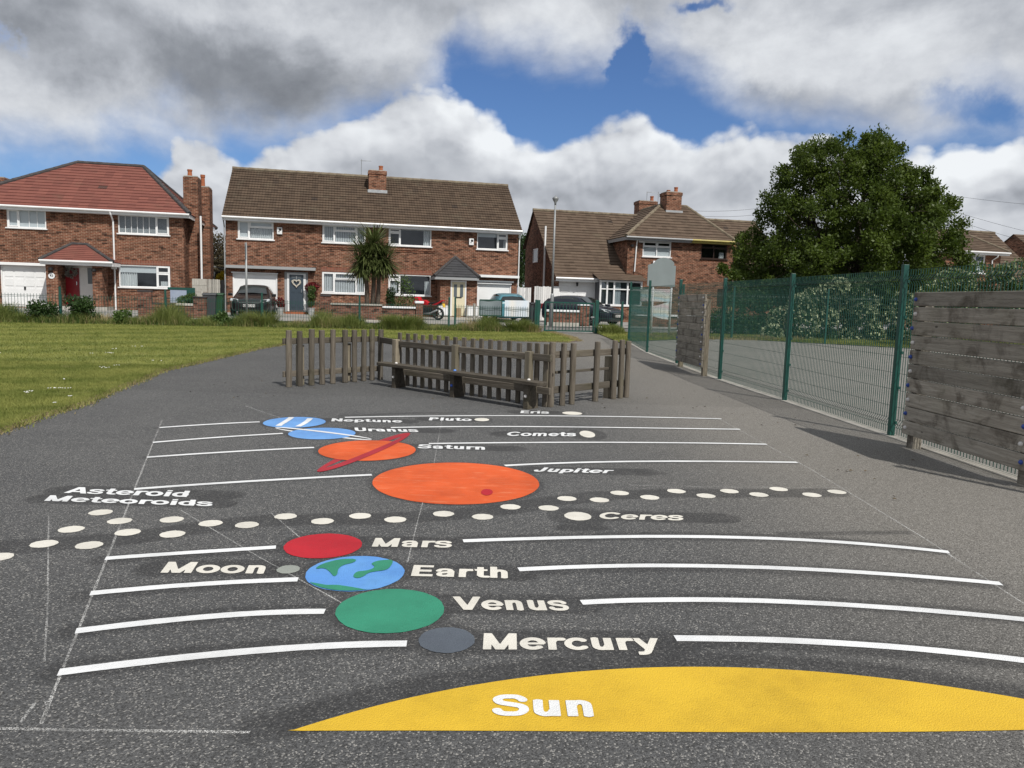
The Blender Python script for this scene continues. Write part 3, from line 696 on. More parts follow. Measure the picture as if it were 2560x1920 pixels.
obj('red_spot', disc_mesh(*c_, Z2), P_RED, jup)
disc('painted_planet', (1046, 1187, 1569.5, 1634), P_SLATE, 'small slate grey painted disc beside the word Mercury', 'painted planet')
disc('painted_planet', (838, 1110, 1473, 1585), P_GREEN, 'plain green painted disc beside the word Venus', 'painted planet')
earth, ec = disc('painted_planet', (762.7, 1009.8, 1390.6, 1480.3), P_BLUE, 'blue painted disc with green land shapes beside the word Earth', 'painted planet')
disc('painted_planet', (709, 904, 1334.5, 1397.5), P_RED, 'plain red painted disc beside the word Mars', 'painted planet')
disc('painted_moon', (692, 749.4, 1413.8, 1435.2), P_GREY, 'small grey painted dot between the word Moon and the blue disc', 'painted moon')
sat, sc_ = disc('painted_planet', (793.4, 1039.4, 1101, 1153), P_ORANGE, 'smaller orange painted disc with a slanting red ring', 'painted planet')
nep, nc_ = disc('painted_planet', (656.5, 813.8, 1042.4, 1070.4), P_SKYBLUE, 'light blue painted disc crossed by two white curved stripes', 'painted planet')
ura, uc_ = disc('painted_planet', (718.8, 889.3, 1069.5, 1099.3), P_SKYBLUE, 'light blue painted disc crossed by a thin white slanting ring', 'painted planet')
# land shapes
def land(px, name='land_shape'):
    P = resample(smooth_close([cA(*p) for p in px]), 70)
    return obj(name, MB().add(ground_poly(P, Z2), [tuple(range(len(P)))]), P_GREEN, earth)
def smooth_close(pts, it=2):
    P = [np.array(p) for p in pts]
    for _ in range(it):
        Q = []
        for i in range(len(P)):
            a, b = P[i], P[(i + 1) % len(P)]; Q += [a * 0.75 + b * 0.25, a * 0.25 + b * 0.75]
        P = Q
    return P
land([(1358, 735), (1382, 716), (1420, 703), (1475, 690), (1545, 690), (1530, 706), (1485, 715), (1460, 732), (1458, 758), (1442, 768), (1428, 748), (1402, 728)])
land([(1600, 712), (1622, 700), (1655, 695), (1700, 693), (1693, 716), (1672, 738), (1630, 743), (1590, 750), (1572, 766), (1542, 775), (1522, 766), (1540, 744), (1575, 742), (1606, 735), (1622, 722)])
cx, cy, rx, ry = ec
low = [(cx + rx * 0.985 * math.cos(a), cy + ry * 0.985 * math.sin(a), Z2) for a in np.linspace(rad(218), rad(300), 24)]
up_ = [tuple(np.array(G(*cA(*p)))[:2]) + (Z2,) for p in [(1575, 822), (1520, 812), (1460, 803), (1410, 803)]]
obj('land_shape', MB().add(low + up_, [tuple(range(len(low) + 4))]), P_GREEN, earth)
# rings
def ring(planet, pc, tipA, tipB, halfw, thick, m, front_sign, zf, name='ring'):
    a, b = np.array(tipA, float), np.array(tipB, float); c = (a + b) / 2; ax = (b - a) / 2; L = np.linalg.norm(ax); u = ax / L; v = np.array((-u[1], u[0]))
    def arc(t0, t1, n=60):
        ts = np.linspace(t0, t1, n)
        o_ = [c + u * L * math.cos(t) + v * halfw * math.sin(t) for t in ts]
        i_ = [c + u * (L - thick * 2.1) * math.cos(t) + v * (halfw - thick) * math.sin(t) for t in ts]
        return o_, i_
    for (t0, t1), z, nm in (((0, math.pi), None, 'f'), ((math.pi, 2 * math.pi), None, 'b')):
        front = (nm == 'f') == (front_sign > 0)
        o_, i_ = arc(t0, t1); n = len(o_); vs = [np.array(G(*p)) for p in o_] + [np.array(G(*p)) for p in i_]
        z = zf if front else 0.0016
        vs = [(p[0], p[1], z) for p in vs]
        obj(name, MB().add(vs, [(k, k + 1, n + k + 1, n + k) for k in range(n - 1)]), m, planet)
ring(sat, sc_, cC(1001, 440), cC(1516, 230), 32 / 2.212, 23 / 2.212, P_RING, 1, Z2)
ring(ura, uc_, cC(770, 199), cC(1304, 264), 12 / 2.212, 7 / 2.212, P_WHITE, -1, Z2)
for q in ([(787, 190), (815, 172), (838, 158), (860, 142)], [(895, 193), (925, 178), (945, 165), (963, 148)]):
    P = smooth_curve([G(*cC(*p))[:2] for p in q], 20); obj('stripe', ribbon(P, 0.065, Z2), P_WHITE, nep)
# dwarf planet dots
disc('painted_dot', (1186, 1223, 1045.5, 1053.5), P_CREAM, 'small cream painted dot right after the word Pluto', 'painted dot')
disc('painted_dot', (1406, 1455, 1029.5, 1037.6), P_CREAM, 'cream painted oval right of the word Eris, farthest from the camera', 'painted dot')
disc('painted_dot', (1449.6, 1487, 1077.5, 1094.3), P_CREAM, 'upright cream painted oval right after the word Comets', 'painted dot', stain=0.12)
disc('painted_dot', (1411, 1478, 1280.7, 1302), P_CREAM, 'largest cream painted dot, right before the word Ceres', 'painted dot', stain=0.10)
# the sun
arc = [(1240, 1433), (1360, 1402), (1500, 1362), (1800, 1280), (2000, 1242), (2212, 1208)]
arc2 = [cB(300, 1172), cB(600, 1159), cB(740, 1156), cB(1000, 1161), cB(1400, 1186), cB(1800, 1226), cB(2212, 1292), cB(2500, 1350), cB(2720, 1400)]
top = smooth_curve([np.array(G(*p))[:2] for p in [cA(*a) for a in arc] + arc2], 140)
bl, br = np.array(G(*cA(1238, 1433)))[:2], np.array(G(*cB(2500, 1420)))[:2]
mid_ = np.array(G(*cB(1000, 1438)))[:2]
bot = smooth_curve([bl, np.array(G(*cB(0, 1432)))[:2], mid_, np.array(G(*cB(1700, 1438)))[:2], np.array(G(*cB(2212, 1426)))[:2], np.array(G(*cB(2730, 1410)))[:2]], 60)
bot[0] = bl; top[0] = bl + (0.002, 0.004)
poly = list(top) + list(bot[::-1][:-1])
sunp = tag(obj('painted_sun', MB().add([(p[0], p[1], Z1) for p in poly], [tuple(range(len(poly)))]), P_YELLOW), 'huge yellow painted half disc carrying the word Sun, nearest the camera', 'painted sun')
STAIN_SEG.append((top[::4] + np.array((-0.03, 0.05)), 0.06, 0.05, 1.0))
# asteroid dots
dots = [cA(*p) for p in [(435, 487), (517, 524), (742, 518), (308, 560), (552, 573), (910, 534), (745, 581), (190, 623), (385, 629), (1067, 541), (1234, 504), (1393, 525), (1556, 502), (1708, 518), (1916, 493), (2085, 506), (-6, 680), (2205, 463)]]
dots += [cB(*p) for p in [(158, 468), (237, 427), (378, 433), (465, 403), (595, 422), (710, 395), (838, 415), (939, 395), (1066, 410), (1152, 386), (1295, 411), (1403, 398)]]
dots.sort(key=lambda p: p[0])
ORD = ['first', 'second', 'third', 'fourth', 'fifth', 'sixth', 'seventh', 'eighth', 'ninth', 'tenth', 'eleventh', 'twelfth', 'thirteenth', 'fourteenth', 'fifteenth']
nd = len(dots); belt = []
for i, p in enumerate(dots):
    c = np.array(G(*p)); r_ = 0.071
    if i == 0: lab = 'cream painted dot of the asteroid belt cut by the left photo edge'
    elif i < nd // 2: lab = 'cream asteroid belt dot, %s counted from the left end of the belt' % ORD[i]
    else: lab = 'cream asteroid belt dot, %s counted from the right end of the belt' % ORD[nd - 1 - i]
    tag(obj('asteroid_dot', disc_mesh(c[0], c[1], r_ * 1.04, r_ * 0.97, Z1, 40, 0.0012), P_CREAM), lab, 'painted dot', 'cream dots of the painted asteroid belt')
    belt.append(c[:2])
b0 = [np.array(G(*cA(*p)))[:2] for p in [(-60, 640), (190, 625), (552, 600), (800, 560), (1100, 522), (1400, 515), (1700, 512), (2000, 490), (2212, 468)]]
b0 += [np.array(G(*cB(*p)))[:2] for p in [(150, 440), (400, 412), (700, 402), (1000, 403), (1250, 402), (1380, 400)]]
STAIN_SEG.append((resample(b0, 40), 0.115, 0.04, 0.85))

# lettering -------------------------------------------------------------
def crom(P, n=8):
    P = [np.array(p, float) for p in P]
    if len(P) < 3: return P
    Q = [2 * P[0] - P[1]] + P + [2 * P[-1] - P[-2]]; out_ = []
    for i in range(1, len(Q) - 2):
        p0, p1, p2, p3 = Q[i - 1:i + 3]
        for t in np.linspace(0, 1, n, endpoint=False):
            out_.append(0.5 * (2 * p1 + (p2 - p0) * t + (2 * p0 - 5 * p1 + 4 * p2 - p3) * t * t + (3 * p1 - p0 - 3 * p2 + p3) * t ** 3))
    return out_ + [P[-1]]
def arc_pts(cx, cy, rx, ry, a0, a1, n=30): return [(cx + rx * math.cos(rad(a)), cy + ry * math.sin(rad(a))) for a in np.linspace(a0, a1, n)]
_S = [(.627, .735), (.60, .80), (.50, .89), (.37, .905), (.22, .885), (.13, .80), (.13, .70), (.20, .60), (.38, .535), (.56, .465), (.635, .37), (.635, .24), (.54, .12), (.375, .095), (.22, .115), (.135, .19), (.112, .265)]
_ARCH = [(.17, .46), (.22, .60), (.33, .655), (.43, .62), (.475, .50), (.475, .0)]
GLY = {  # advance, boxes, strokes(points, width, smooth), y clip
 'S': (.76, [], [(_S, .20, 1)], None), 's': (.62, [], [([(x * .80, y * .75) for x, y in _S], .175, 1)], None),
 'u': (.67, [(.39, 0, .60, .74)], [([(.17, .74), (.17, .28), (.20, .15), (.30, .088), (.41, .13), (.475, .27)], .2, 1)], None),
 'n': (.66, [(.06, 0, .27, .74)], [(_ARCH, .2, 1)], None), 'h': (.66, [(.06, 0, .27, 1)], [(_ARCH, .2, 1)], None),
 'm': (1.0, [(.06, 0, .26, .74)], [(_ARCH, .19, 1), ([(x + .34, y) for x, y in _ARCH], .19, 1)], None),
 'M': (.97, [(.06, 0, .27, 1), (.70, 0, .91, 1)], [([(.14, 1.06), (.485, -.02)], .21, 0), ([(.83, 1.06), (.485, -.02)], .21, 0)], (0, 1)),
 'e': (.67, [(.15, .31, .635, .43)], [(arc_pts(.345, .37, .24, .285, 0, 322), .19, 0)], None),
 'c': (.64, [], [(arc_pts(.345, .37, .24, .285, 38, 322), .195, 0)], None), 'C': (.83, [], [(arc_pts(.44, .5, .33, .405, 36, 324), .21, 0)], None),
 'o': (.69, [], [(arc_pts(.345, .37, .24, .285, 0, 360), .195, 0)], None), 'd': (.67, [(.40, 0, .61, 1)], [(arc_pts(.32, .37, .225, .285, 0, 360), .19, 0)], None),
 'p': (.68, [(.06, -.26, .27, .74)], [(arc_pts(.35, .37, .225, .285, 0, 360), .19, 0)], None),
 'r': (.47, [(.06, 0, .27, .74)], [([(.17, .42), (.22, .57), (.31, .64), (.46, .645)], .19, 1)], None),
 'y': (.68, [], [([(.08, .80), (.37, .0)], .205, 0), ([(.62, .80), (.30, -.10), (.25, -.16), (.17, -.185), (.06, -.18)], .195, 0)], (-.3, .74)),
 'V': (.80, [], [([(.07, 1.06), (.40, -.04)], .225, 0), ([(.73, 1.06), (.40, -.04)], .225, 0)], (0, 1)),
 'A': (.82, [(.2, .19, .62, .36)], [([(.07, -.06), (.41, 1.04)], .215, 0), ([(.75, -.06), (.41, 1.04)], .215, 0)], (0, 1)),
 'E': (.73, [(.07, 0, .29, 1), (.07, 0, .69, .19), (.07, .41, .64, .59), (.07, .81, .68, 1)], [], None),
 'a': (.66, [(.385, 0, .585, .5)], [([(.11, .50), (.17, .615), (.30, .655), (.43, .62), (.485, .48)], .175, 1), ([(.48, .43), (.34, .395), (.19, .345), (.145, .24), (.17, .13), (.27, .085), (.39, .115), (.48, .22)], .165, 1)], None),
 't': (.45, [(.12, .15, .32, .94), (.0, .59, .43, .74)], [([(.22, .22), (.245, .12), (.32, .085), (.44, .085)], .17, 1)], None),
 'J': (.63, [(.34, .30, .56, 1)], [([(.45, .36), (.43, .17), (.32, .098), (.20, .125), (.13, .22), (.115, .36)], .21, 1)], None),
 'i': (.33, [(.06, 0, .27, .74), (.06, .83, .27, 1.0)], [], None), 'l': (.33, [(.06, 0, .27, 1)], [], None),
 'U': (.80, [], [([(.17, 1), (.17, .36), (.21, .18), (.32, .10), (.40, .095), (.48, .10), (.59, .18), (.63, .36), (.63, 1)], .22, 1)], None),
 'N': (.81, [(.06, 0, .27, 1), (.54, 0, .75, 1)], [([(.12, 1.05), (.69, -.05)], .225, 0)], (0, 1)),
 'P': (.75, [(.07, 0, .29, 1)], [([(.2, .905), (.43, .905), (.55, .86), (.595, .715), (.55, .57), (.43, .525), (.2, .525)], .19, 0)], None)}
_GC = {}
def glyph(ch, h=0.022):
    if ch in _GC: return _GC[ch]
    adv, boxes, strokes, clip = GLY[ch]
    gx = np.arange(-.08, adv + .16, h); gy = np.arange(-.34, 1.08, h); X, Y = np.meshgrid(gx, gy); D = np.full(X.shape, 9.0)
    for x0, y0, x1, y1 in boxes: D = np.minimum(D, np.maximum(np.maximum(x0 - X, X - x1), np.maximum(y0 - Y, Y - y1)))
    for pts, w, sm in strokes:
        w *= 0.98
        P = crom(pts) if sm else [np.array(p, float) for p in pts]; m = len(P)
        for i in range(m - 1):
            a, b = P[i], P[i + 1]; ab = b - a; Ln = np.hypot(*ab); ux, uy = ab / Ln
            al = (X - a[0]) * ux + (Y - a[1]) * uy; pe = np.abs(-(X - a[0]) * uy + (Y - a[1]) * ux)
            ext = np.maximum(-al, al - Ln); cap = np.hypot(np.maximum(ext, 0), pe) - w / 2
            bx = np.maximum(pe - w / 2, ext)
            d = cap
            if i == 0: d = np.where(al < 0, bx, d)
            if i == m - 2: d = np.where(al > Ln, bx, d)
            D = np.minimum(D, d)
    if clip: D = np.maximum(D, np.maximum(clip[0] - Y, Y - clip[1]))
    V, Fc, key = [], [], {}
    def vid(k, p):
        if k not in key: key[k] = len(V); V.append(p)
        return key[k]
    for j in range(len(gy) - 1):
        for i in range(len(gx) - 1):
            cs = [(i, j), (i + 1, j), (i + 1, j + 1), (i, j + 1)]; dv = [D[q[1], q[0]] for q in cs]
            if min(dv) >= 0: continue
            poly = []
            for k in range(4):
                p, q = cs[k], cs[(k + 1) % 4]; a, b = dv[k], dv[(k + 1) % 4]
                if a < 0: poly.append(vid(p, (gx[p[0]], gy[p[1]])))
                if (a < 0) != (b < 0):
                    t = a / (a - b); poly.append(vid(tuple(sorted((p, q))), (gx[p[0]] + t * (gx[q[0]] - gx[p[0]]), gy[p[1]] + t * (gy[q[1]] - gy[p[1]]))))
            if len(poly) > 2: Fc.append(tuple(poly))
    _GC[ch] = (adv, V, Fc); return _GC[ch]
def word_geo(txt):
    V, Fc, x = [], [], 0.0
    for ch in txt:
        adv, v, f = glyph(ch); o = len(V); V += [(p[0] + x, p[1]) for p in v]; Fc += [tuple(i + o for i in q) for q in f]; x += adv + 0.0
    return np.array(V), Fc
CAP = 1.0
WORDS = [('Sun', (1229.7, 1792.8), (1485.4, 1794.5), (1231.5, 1739.5), P_WHITE, 'white painted word Sun on the yellow half disc', 0),
    ('Mercury', (1206.6, 1625), (1657, 1627), (1209.5, 1584.5), P_CREAM, 'cream painted word Mercury right of the slate grey disc', 0.13),
    ('Venus', (1133.5, 1525.5), (1425.5, 1527.5), (1131.5, 1492.5), P_CREAM, 'cream painted word Venus right of the green disc', 0.12),
    ('Earth', (1027, 1441), (1270, 1446.5), (1034.7, 1413.6), P_CREAM, 'cream painted word Earth right of the blue and green disc', 0.13),
    ('Moon', (400.5, 1432.9), (659, 1435), (421.3, 1405.6), P_CREAM, 'cream slanting painted word Moon left of the small grey dot', 0.13),
    ('Mars', (928.8, 1367.5), (1129, 1370), (938.7, 1345.8), P_CREAM, 'cream painted word Mars right of the red disc', 0.09),
    ('Ceres', (1495, 1298), (1708, 1302), (1502.8, 1281.2), P_CREAM, 'cream painted word Ceres right of the largest cream dot', 0.12),
    ('Jupiter', (1331, 1179.5), (1529, 1184), (1345, 1169), P_WHITE, 'white painted word Jupiter right of the biggest orange disc', 0.11),
    ('Saturn', (1043, 1121), (1212.5, 1125), (1047, 1111.2), P_WHITE, 'white painted word Saturn right of the ringed orange disc', 0.10),
    ('Uranus', (888, 1078), (1047.5, 1080.6), (886, 1069.6), P_WHITE, 'white painted word Uranus right of the ringed light blue disc', 0.09),
    ('Neptune', (827, 1053.7), (1006.8, 1057), (829.5, 1046.4), P_WHITE, 'white painted word Neptune right of the striped light blue disc', 0.09),
    ('Pluto', (1071.5, 1051.2), (1179, 1053), (1075, 1043.9), P_WHITE, 'white painted word Pluto left of a small cream dot', 0.07),
    ('Eris', (1300.7, 1033.3), (1372.6, 1034.6), (1303, 1026.8), P_WHITE, 'small white painted word Eris, farthest from the camera', 0.07),
    ('Comets', (1265, 1090.2), (1440, 1091), (1271, 1080), P_WHITE, 'white painted word Comets left of an upright oval', 0.09),
    ('Asteroid', (159, 1233), (468, 1243.5), (178, 1218), P_WHITE, 'white slanting painted word Asteroid above the word Meteoroids', 0.14),
    ('Meteoroids', (110, 1253), (530, 1266.5), (126, 1239), P_WHITE, 'white slanting painted word Meteoroids under the word Asteroid', 0.14)]
def rand_patch(P, amp): return P
for txt, p0, p1, p2, m, lab, st in WORDS:
    V, Fc = word_geo(txt); x0, x1 = V[:, 0].min(), V[:, 0].max()
    g0, g1, g2 = (np.array(G(*p))[:2] for p in (p0, p1, p2))
    ax = (g1 - g0) / (x1 - x0); ay = (g2 - g0) / CAP
    P = g0 + np.outer(V[:, 0] - x0, ax) + np.outer(V[:, 1], ay)
    z = Z2 if txt == 'Sun' else Z1
    tag(obj('painted_word', MB().add([(a[0], a[1], z) for a in P], Fc), m), lab, 'painted word')
    if st:
        c0 = g0 + (g2 - g0) * 0.5; c1_ = g1 + (g2 - g0) * 0.5
        ex = 0.28 if txt in ('Jupiter', 'Saturn', 'Uranus', 'Asteroid', 'Ceres') else 0.06
        d_ = (c1_ - c0) / np.linalg.norm(c1_ - c0)
        h = np.linalg.norm(g2 - g0) * 0.5
        STAIN_SEG.append((resample([c0 - d_ * 0.03, c1_ + d_ * ex], 20), h + 0.025, 0.03, 0.95))
# chalk setting-out lines
def chalk(pts, label, w=0.012):
    P = resample([np.array(G(*p))[:2] for p in pts], 60)
    tag(obj('chalk_line', ribbon(P, w, 0.0018), CHALK), label, 'chalk line', 'chalk setting-out lines')
chalk([fv(350, 908), fv(88, 1565)], 'chalk line slanting past the left ends of the white lines')
chalk([fv(1550, 903), fv(1750, 1013), fv(2000, 1165), fv(2212, 1305), fv(2300, 1363)], 'chalk line slanting past the right ends of the white lines')
chalk([fv(-10, 1574.5), fv(200, 1578), fv(540, 1582.5)], 'chalk line running level to the left tip of the yellow half disc', 0.016)
chalk([fv(530, 877), fv(606, 903)], 'short chalk line ending at the striped light blue disc')
chalk([fv(390, 1102), fv(560, 1204), fv(742, 1305)], 'faint diagonal chalk line running to the green disc', 0.009)
chalk([fv(105, 1115), fv(103, 1300), fv(97, 1430)], 'faint upright chalk line near the left edge', 0.008)
chalk([fv(955, 903), fv(938, 1000), fv(905, 1115), fv(880, 1215)], 'faint chalk line crossing beside the biggest orange disc', 0.007)
chalk([fv(1360, 1048), fv(1520, 1052), fv(1840, 1054)], 'faint level chalk line above the asteroid dots', 0.009)
chalk([fv(585, 1108), fv(660, 1172)], 'short faint chalk line above the red disc', 0.008)
chalk([fv(44, 1562), fv(75, 1520)], 'short chalk tick by the left end of the level line', 0.012)
chalk([fv(98, 1515), fv(104, 1530), fv(92, 1560)], 'bent chalk tick beside the slanting left line', 0.010)

# extra sealed strips seen in the photo
def strip(pts, hw, w=0.8, soft=0.03): STAIN_SEG.append((resample([np.array(G(*p))[:2] for p in pts], 20), hw, soft, w))
strip([fv(1690, 1153), fv(1960, 1150)], 0.025, 0.8); strip([fv(740, 898), fv(900, 892), fv(1000, 892)], 0.05, 0.6)
strip([fv(1220, 1140), fv(1290, 1140)], 0.06, 0.9); strip([fv(560, 1575), fv(700, 1550), fv(900, 1500)], 0.06, 0.9, 0.05)
strip([fv(1330, 1025), fv(1430, 1022)], 0.03, 0.8)
nx, ny = 290, 300
xs = np.linspace(PR[0], PR[1], nx); ys = np.linspace(PR[2], PR[3], ny)
XX, YY = np.meshgrid(xs, ys); PP = np.c_[XX.ravel(), YY.ravel()]
stain = np.zeros(len(PP))
for P, hw, soft, wt in STAIN_SEG:
    lo, hi = P.min(0) - hw - soft, P.max(0) + hw + soft
    idx = np.where((PP[:, 0] > lo[0]) & (PP[:, 0] < hi[0]) & (PP[:, 1] > lo[1]) & (PP[:, 1] < hi[1]))[0]
    if not len(idx): continue
    Q = PP[idx]; dm = np.full(len(Q), 9.0)
    for a, b in zip(P[:-1], P[1:]):
        ab = b - a; t = np.clip(((Q - a) @ ab) / (ab @ ab + 1e-12), 0, 1); dm = np.minimum(dm, np.linalg.norm(Q - a - t[:, None] * ab, axis=1))
    s_ = np.clip((hw + soft - dm) / soft, 0, 1); s_ = s_ * s_ * (3 - 2 * s_)
    stain[idx] = np.maximum(stain[idx], s_ * wt)
V = np.c_[PP, np.zeros(len(PP))]
ii = (np.arange(ny - 1)[:, None] * nx + np.arange(nx - 1)[None, :]).ravel()
Fq = np.c_[ii, ii + 1, ii + nx + 1, ii + nx]
tg = npmesh('tarmac', V, Fq, TARMAC, nper=4); tg['kind'] = 'structure'
at = tg.data.attributes.new('stain', 'FLOAT', 'POINT'); at.data.foreach_set('value', stain.astype(np.float32))
# ------------------------------------------------------------------ houses
def ms(v): return K * v
def mz(v): return 1.5 + K * (v - 1.5)
def soldier_mat():
    m, t, b, o = newmat('soldier_course_brick'); s = t.sep(t.obj()); n = t.node('ShaderNodeTexBrick'); n.offset = 0.0
    t.put(n.inputs['Vector'], t.comb(t.math('ADD', s[0], s[1]), s[2], 0.0)); t.put(n.inputs['Scale'], 1.0)
    t.put(n.inputs['Brick Width'], 0.075); t.put(n.inputs['Row Height'], 0.235); t.put(n.inputs['Mortar Size'], 0.008)
    t.put(n.inputs['Color1'], (0.22, 0.068, 0.038, 1)); t.put(n.inputs['Color2'], (0.15, 0.048, 0.03, 1)); t.put(n.inputs['Mortar'], (0.24, 0.16, 0.12, 1))
    t.put(b.inputs['Base Color'], n.outputs['Color']); t.put(b.inputs['Roughness'], 0.9)
    return m
SOLDIER = soldier_mat()
def garage_mat():
    m, t, b, o = newmat('white_garage_door'); s = t.sep(t.obj())
    w = t.math('SINE', t.math('MULTIPLY', s[0], 2 * math.pi / 0.11))
    t.put(b.inputs['Base Color'], t.mix(t.ramp(t.noise(t.obj(), 1.5, 5.0), 0.3, 0.75), (0.80, 0.81, 0.82, 1), (0.72, 0.73, 0.74, 1)))
    t.put(b.inputs['Roughness'], 0.4); t.put(b.inputs['Normal'], t.bump(t.ramp(w, 0.6, 0.9), -0.6, 0.01))
    return m
GARAGE = garage_mat()
FLOOR_Z = 0.43
class House:
    def __init__(s, name, label, s0, group='brick houses along the street', d0=0.0, cat='house'):
        s.s0, s.d0 = s0, d0; s.z0 = FLOOR_Z
        s.t = thing(name, label, cat, SW(s0, d0, s.z0), FA, group)
    def L(s, x, d, z): return (x - s.s0, d - s.d0, z - s.z0)
    def mb(s): return HMB(s)
    def put(s, name, mb, m, parent=None, **kw): return obj(name, mb, m, parent if parent is not None else s.t, **kw)
class HMB(MB):                                    # boxes given in street coordinates
    def __init__(s, h): super().__init__(); s.h = h
    def B(s, x0, x1, d0, d1, z0, z1):
        a = s.h.L(x0, d0, z0); b = s.h.L(x1, d1, z1); return s.box(a[0], b[0], a[1], b[1], a[2], b[2])
    def P(s, pts, fs): return s.add([s.h.L(*p) for p in pts], fs)
    def T(s, pts, r, n=8): return s.tube([s.h.L(*p) for p in pts], r, n)
def front_wall(h, x0, x1, z0, z1, openings, d=0.0, rev=0.13, mb=None):
    mb = mb or h.mb()
    xs = sorted({x0, x1} | {o[0] for o in openings} | {o[1] for o in openings}); zs = sorted({z0, z1} | {o[2] for o in openings} | {o[3] for o in openings})
    xs = [x for x in xs if x0 - 1e-6 <= x <= x1 + 1e-6]; zs = [z for z in zs if z0 - 1e-6 <= z <= z1 + 1e-6]
    for i in range(len(xs) - 1):
        for j in range(len(zs) - 1):
            cx, cz = (xs[i] + xs[i + 1]) / 2, (zs[j] + zs[j + 1]) / 2
            if any(o[0] < cx < o[1] and o[2] < cz < o[3] for o in openings): continue
            mb.P([(xs[i], d, zs[j]), (xs[i + 1], d, zs[j]), (xs[i + 1], d, zs[j + 1]), (xs[i], d, zs[j + 1])], [(0, 1, 2, 3)])
    for a, b, c, e in openings:
        for p, q in (((a, c), (b, c)), ((b, c), (b, e)), ((b, e), (a, e)), ((a, e), (a, c))):
            mb.P([(p[0], d, p[1]), (q[0], d, q[1]), (q[0], d + rev, q[1]), (p[0], d + rev, p[1])], [(0, 1, 2, 3)])
    return mb
def wavy(h, x0, x1, z0, z1, d, waves=7, amp=0.035):
    mb = h.mb(); n = waves * 6; pts = []
    for i in range(n + 1):
        x = x0 + (x1 - x0) * i / n; y = d + amp * math.sin(2 * math.pi * waves * i / n)
        pts += [(x, y, z0), (x, y, z1)]
    return mb.P(pts, [(2 * i, 2 * i + 2, 2 * i + 3, 2 * i + 1) for i in range(n)])
def window(h, x0, x1, z0, z1, lights, style=None, d=0.0, frame_m=WHITE, sill=True, back=1.0, label=None, sill_m=None):
    """lights: list of (f0, f1, opening, transom fraction from top or None)"""
    fw = 0.055; mb = h.mb(); a, b = d + 0.02, d + 0.09
    mb.B(x0, x1, a, b, z0, z0 + fw); mb.B(x0, x1, a, b, z1 - fw, z1); mb.B(x0, x0 + fw, a, b, z0 + fw, z1 - fw); mb.B(x1 - fw, x1, a, b, z0 + fw, z1 - fw)
    W = x1 - x0; H = z1 - z0
    for f0, f1, op, tr in lights:
        xa, xb = x0 + W * f0, x0 + W * f1
        if f1 < 0.99: mb.B(xb - fw / 2, xb + fw / 2, a + .002, b - .002, z0 + fw, z1 - fw)
        la, lb = (xa + fw / 2 if f0 > 0.01 else xa + fw), (xb - fw / 2 if f1 < 0.99 else xb - fw)
        if tr: zt = z1 - H * tr; mb.B(la, lb, a + .004, b - .004, zt - fw / 2, zt + fw / 2)
        if op:
            sw = 0.045; ranges = [(z0 + fw, z1 - fw)]
            if tr: ranges = [(z0 + fw, z1 - H * tr - fw / 2), (z1 - H * tr + fw / 2, z1 - fw)]
            if op == 2 and tr: ranges = ranges[1:]
            for ca, cb in ranges:
                e = a - 0.018
                mb.B(la, lb, e, b - .01, ca, ca + sw); mb.B(la, lb, e, b - .01, cb - sw, cb); mb.B(la, la + sw, e, b - .01, ca + sw, cb - sw); mb.B(lb - sw, lb, e, b - .01, ca + sw, cb - sw)
    w = h.put('window', mb, frame_m, label=label)
    h.put('pane', h.mb().P([(x0 + fw, d + .06, z0 + fw), (x1 - fw, d + .06, z0 + fw), (x1 - fw, d + .06, z1 - fw), (x0 + fw, d + .06, z1 - fw)], [(0, 1, 2, 3)]), GLASS, w, recalc=False)
    rm = h.mb().B(x0 - .3, x1 + .3, d + .131, d + .131 + back, z0 - .25, z1 + .15); rm.f = [f for i, f in enumerate(rm.f) if i != 2]
    h.put('interior', rm, DARK_ROOM, w, recalc=False)
    if sill: h.put('sill', h.mb().B(x0 - .06, x1 + .06, d - .07, d + .10, z0 - .055, z0 - .002), sill_m or frame_m, w)
    for st in style or []:
        k = st[0]; xa, xb = x0 + W * st[1], x0 + W * st[2]; za, zb = z0 + H * st[3], z0 + H * st[4]; y = d + 0.098
        if k == 'roller': h.put('blind', h.mb().B(xa, xb, y, y + .01, za, zb), BLIND, w)
        if k == 'vertical':
            m2 = h.mb(); n = int((xb - xa) / 0.09); 
            for i in range(n):
                x = xa + (xb - xa) * (i + .5) / n; m2.P([(x - .034, y, za), (x + .034, y + .04, za), (x + .034, y + .04, zb), (x - .034, y, zb)], [(0, 1, 2, 3)])
            h.put('blind', m2, BLIND, w)
        if k == 'venetian':
            m2 = h.mb(); n = int((zb - za) / 0.05)
            for i in range(n):
                z = za + (zb - za) * (i + .5) / n; m2.P([(xa, y + .03, z + .012), (xb, y + .03, z + .012), (xb, y, z - .012), (xa, y, z - .012)], [(0, 1, 2, 3)])
            h.put('blind', m2, BLIND, w)
        if k == 'curtain': h.put('curtain', wavy(h, xa, xb, za, zb, y + .05, max(3, int((xb - xa) / .1))), NET, w)
        if k == 'bars':
            m2 = h.mb()
            for i in range(1, st[5]): x = xa + (xb - xa) * i / st[5]; m2.B(x - .012, x + .012, d + .045, d + .058, za, zb)
            h.put('glazing_bar', m2, frame_m, w)
    return w
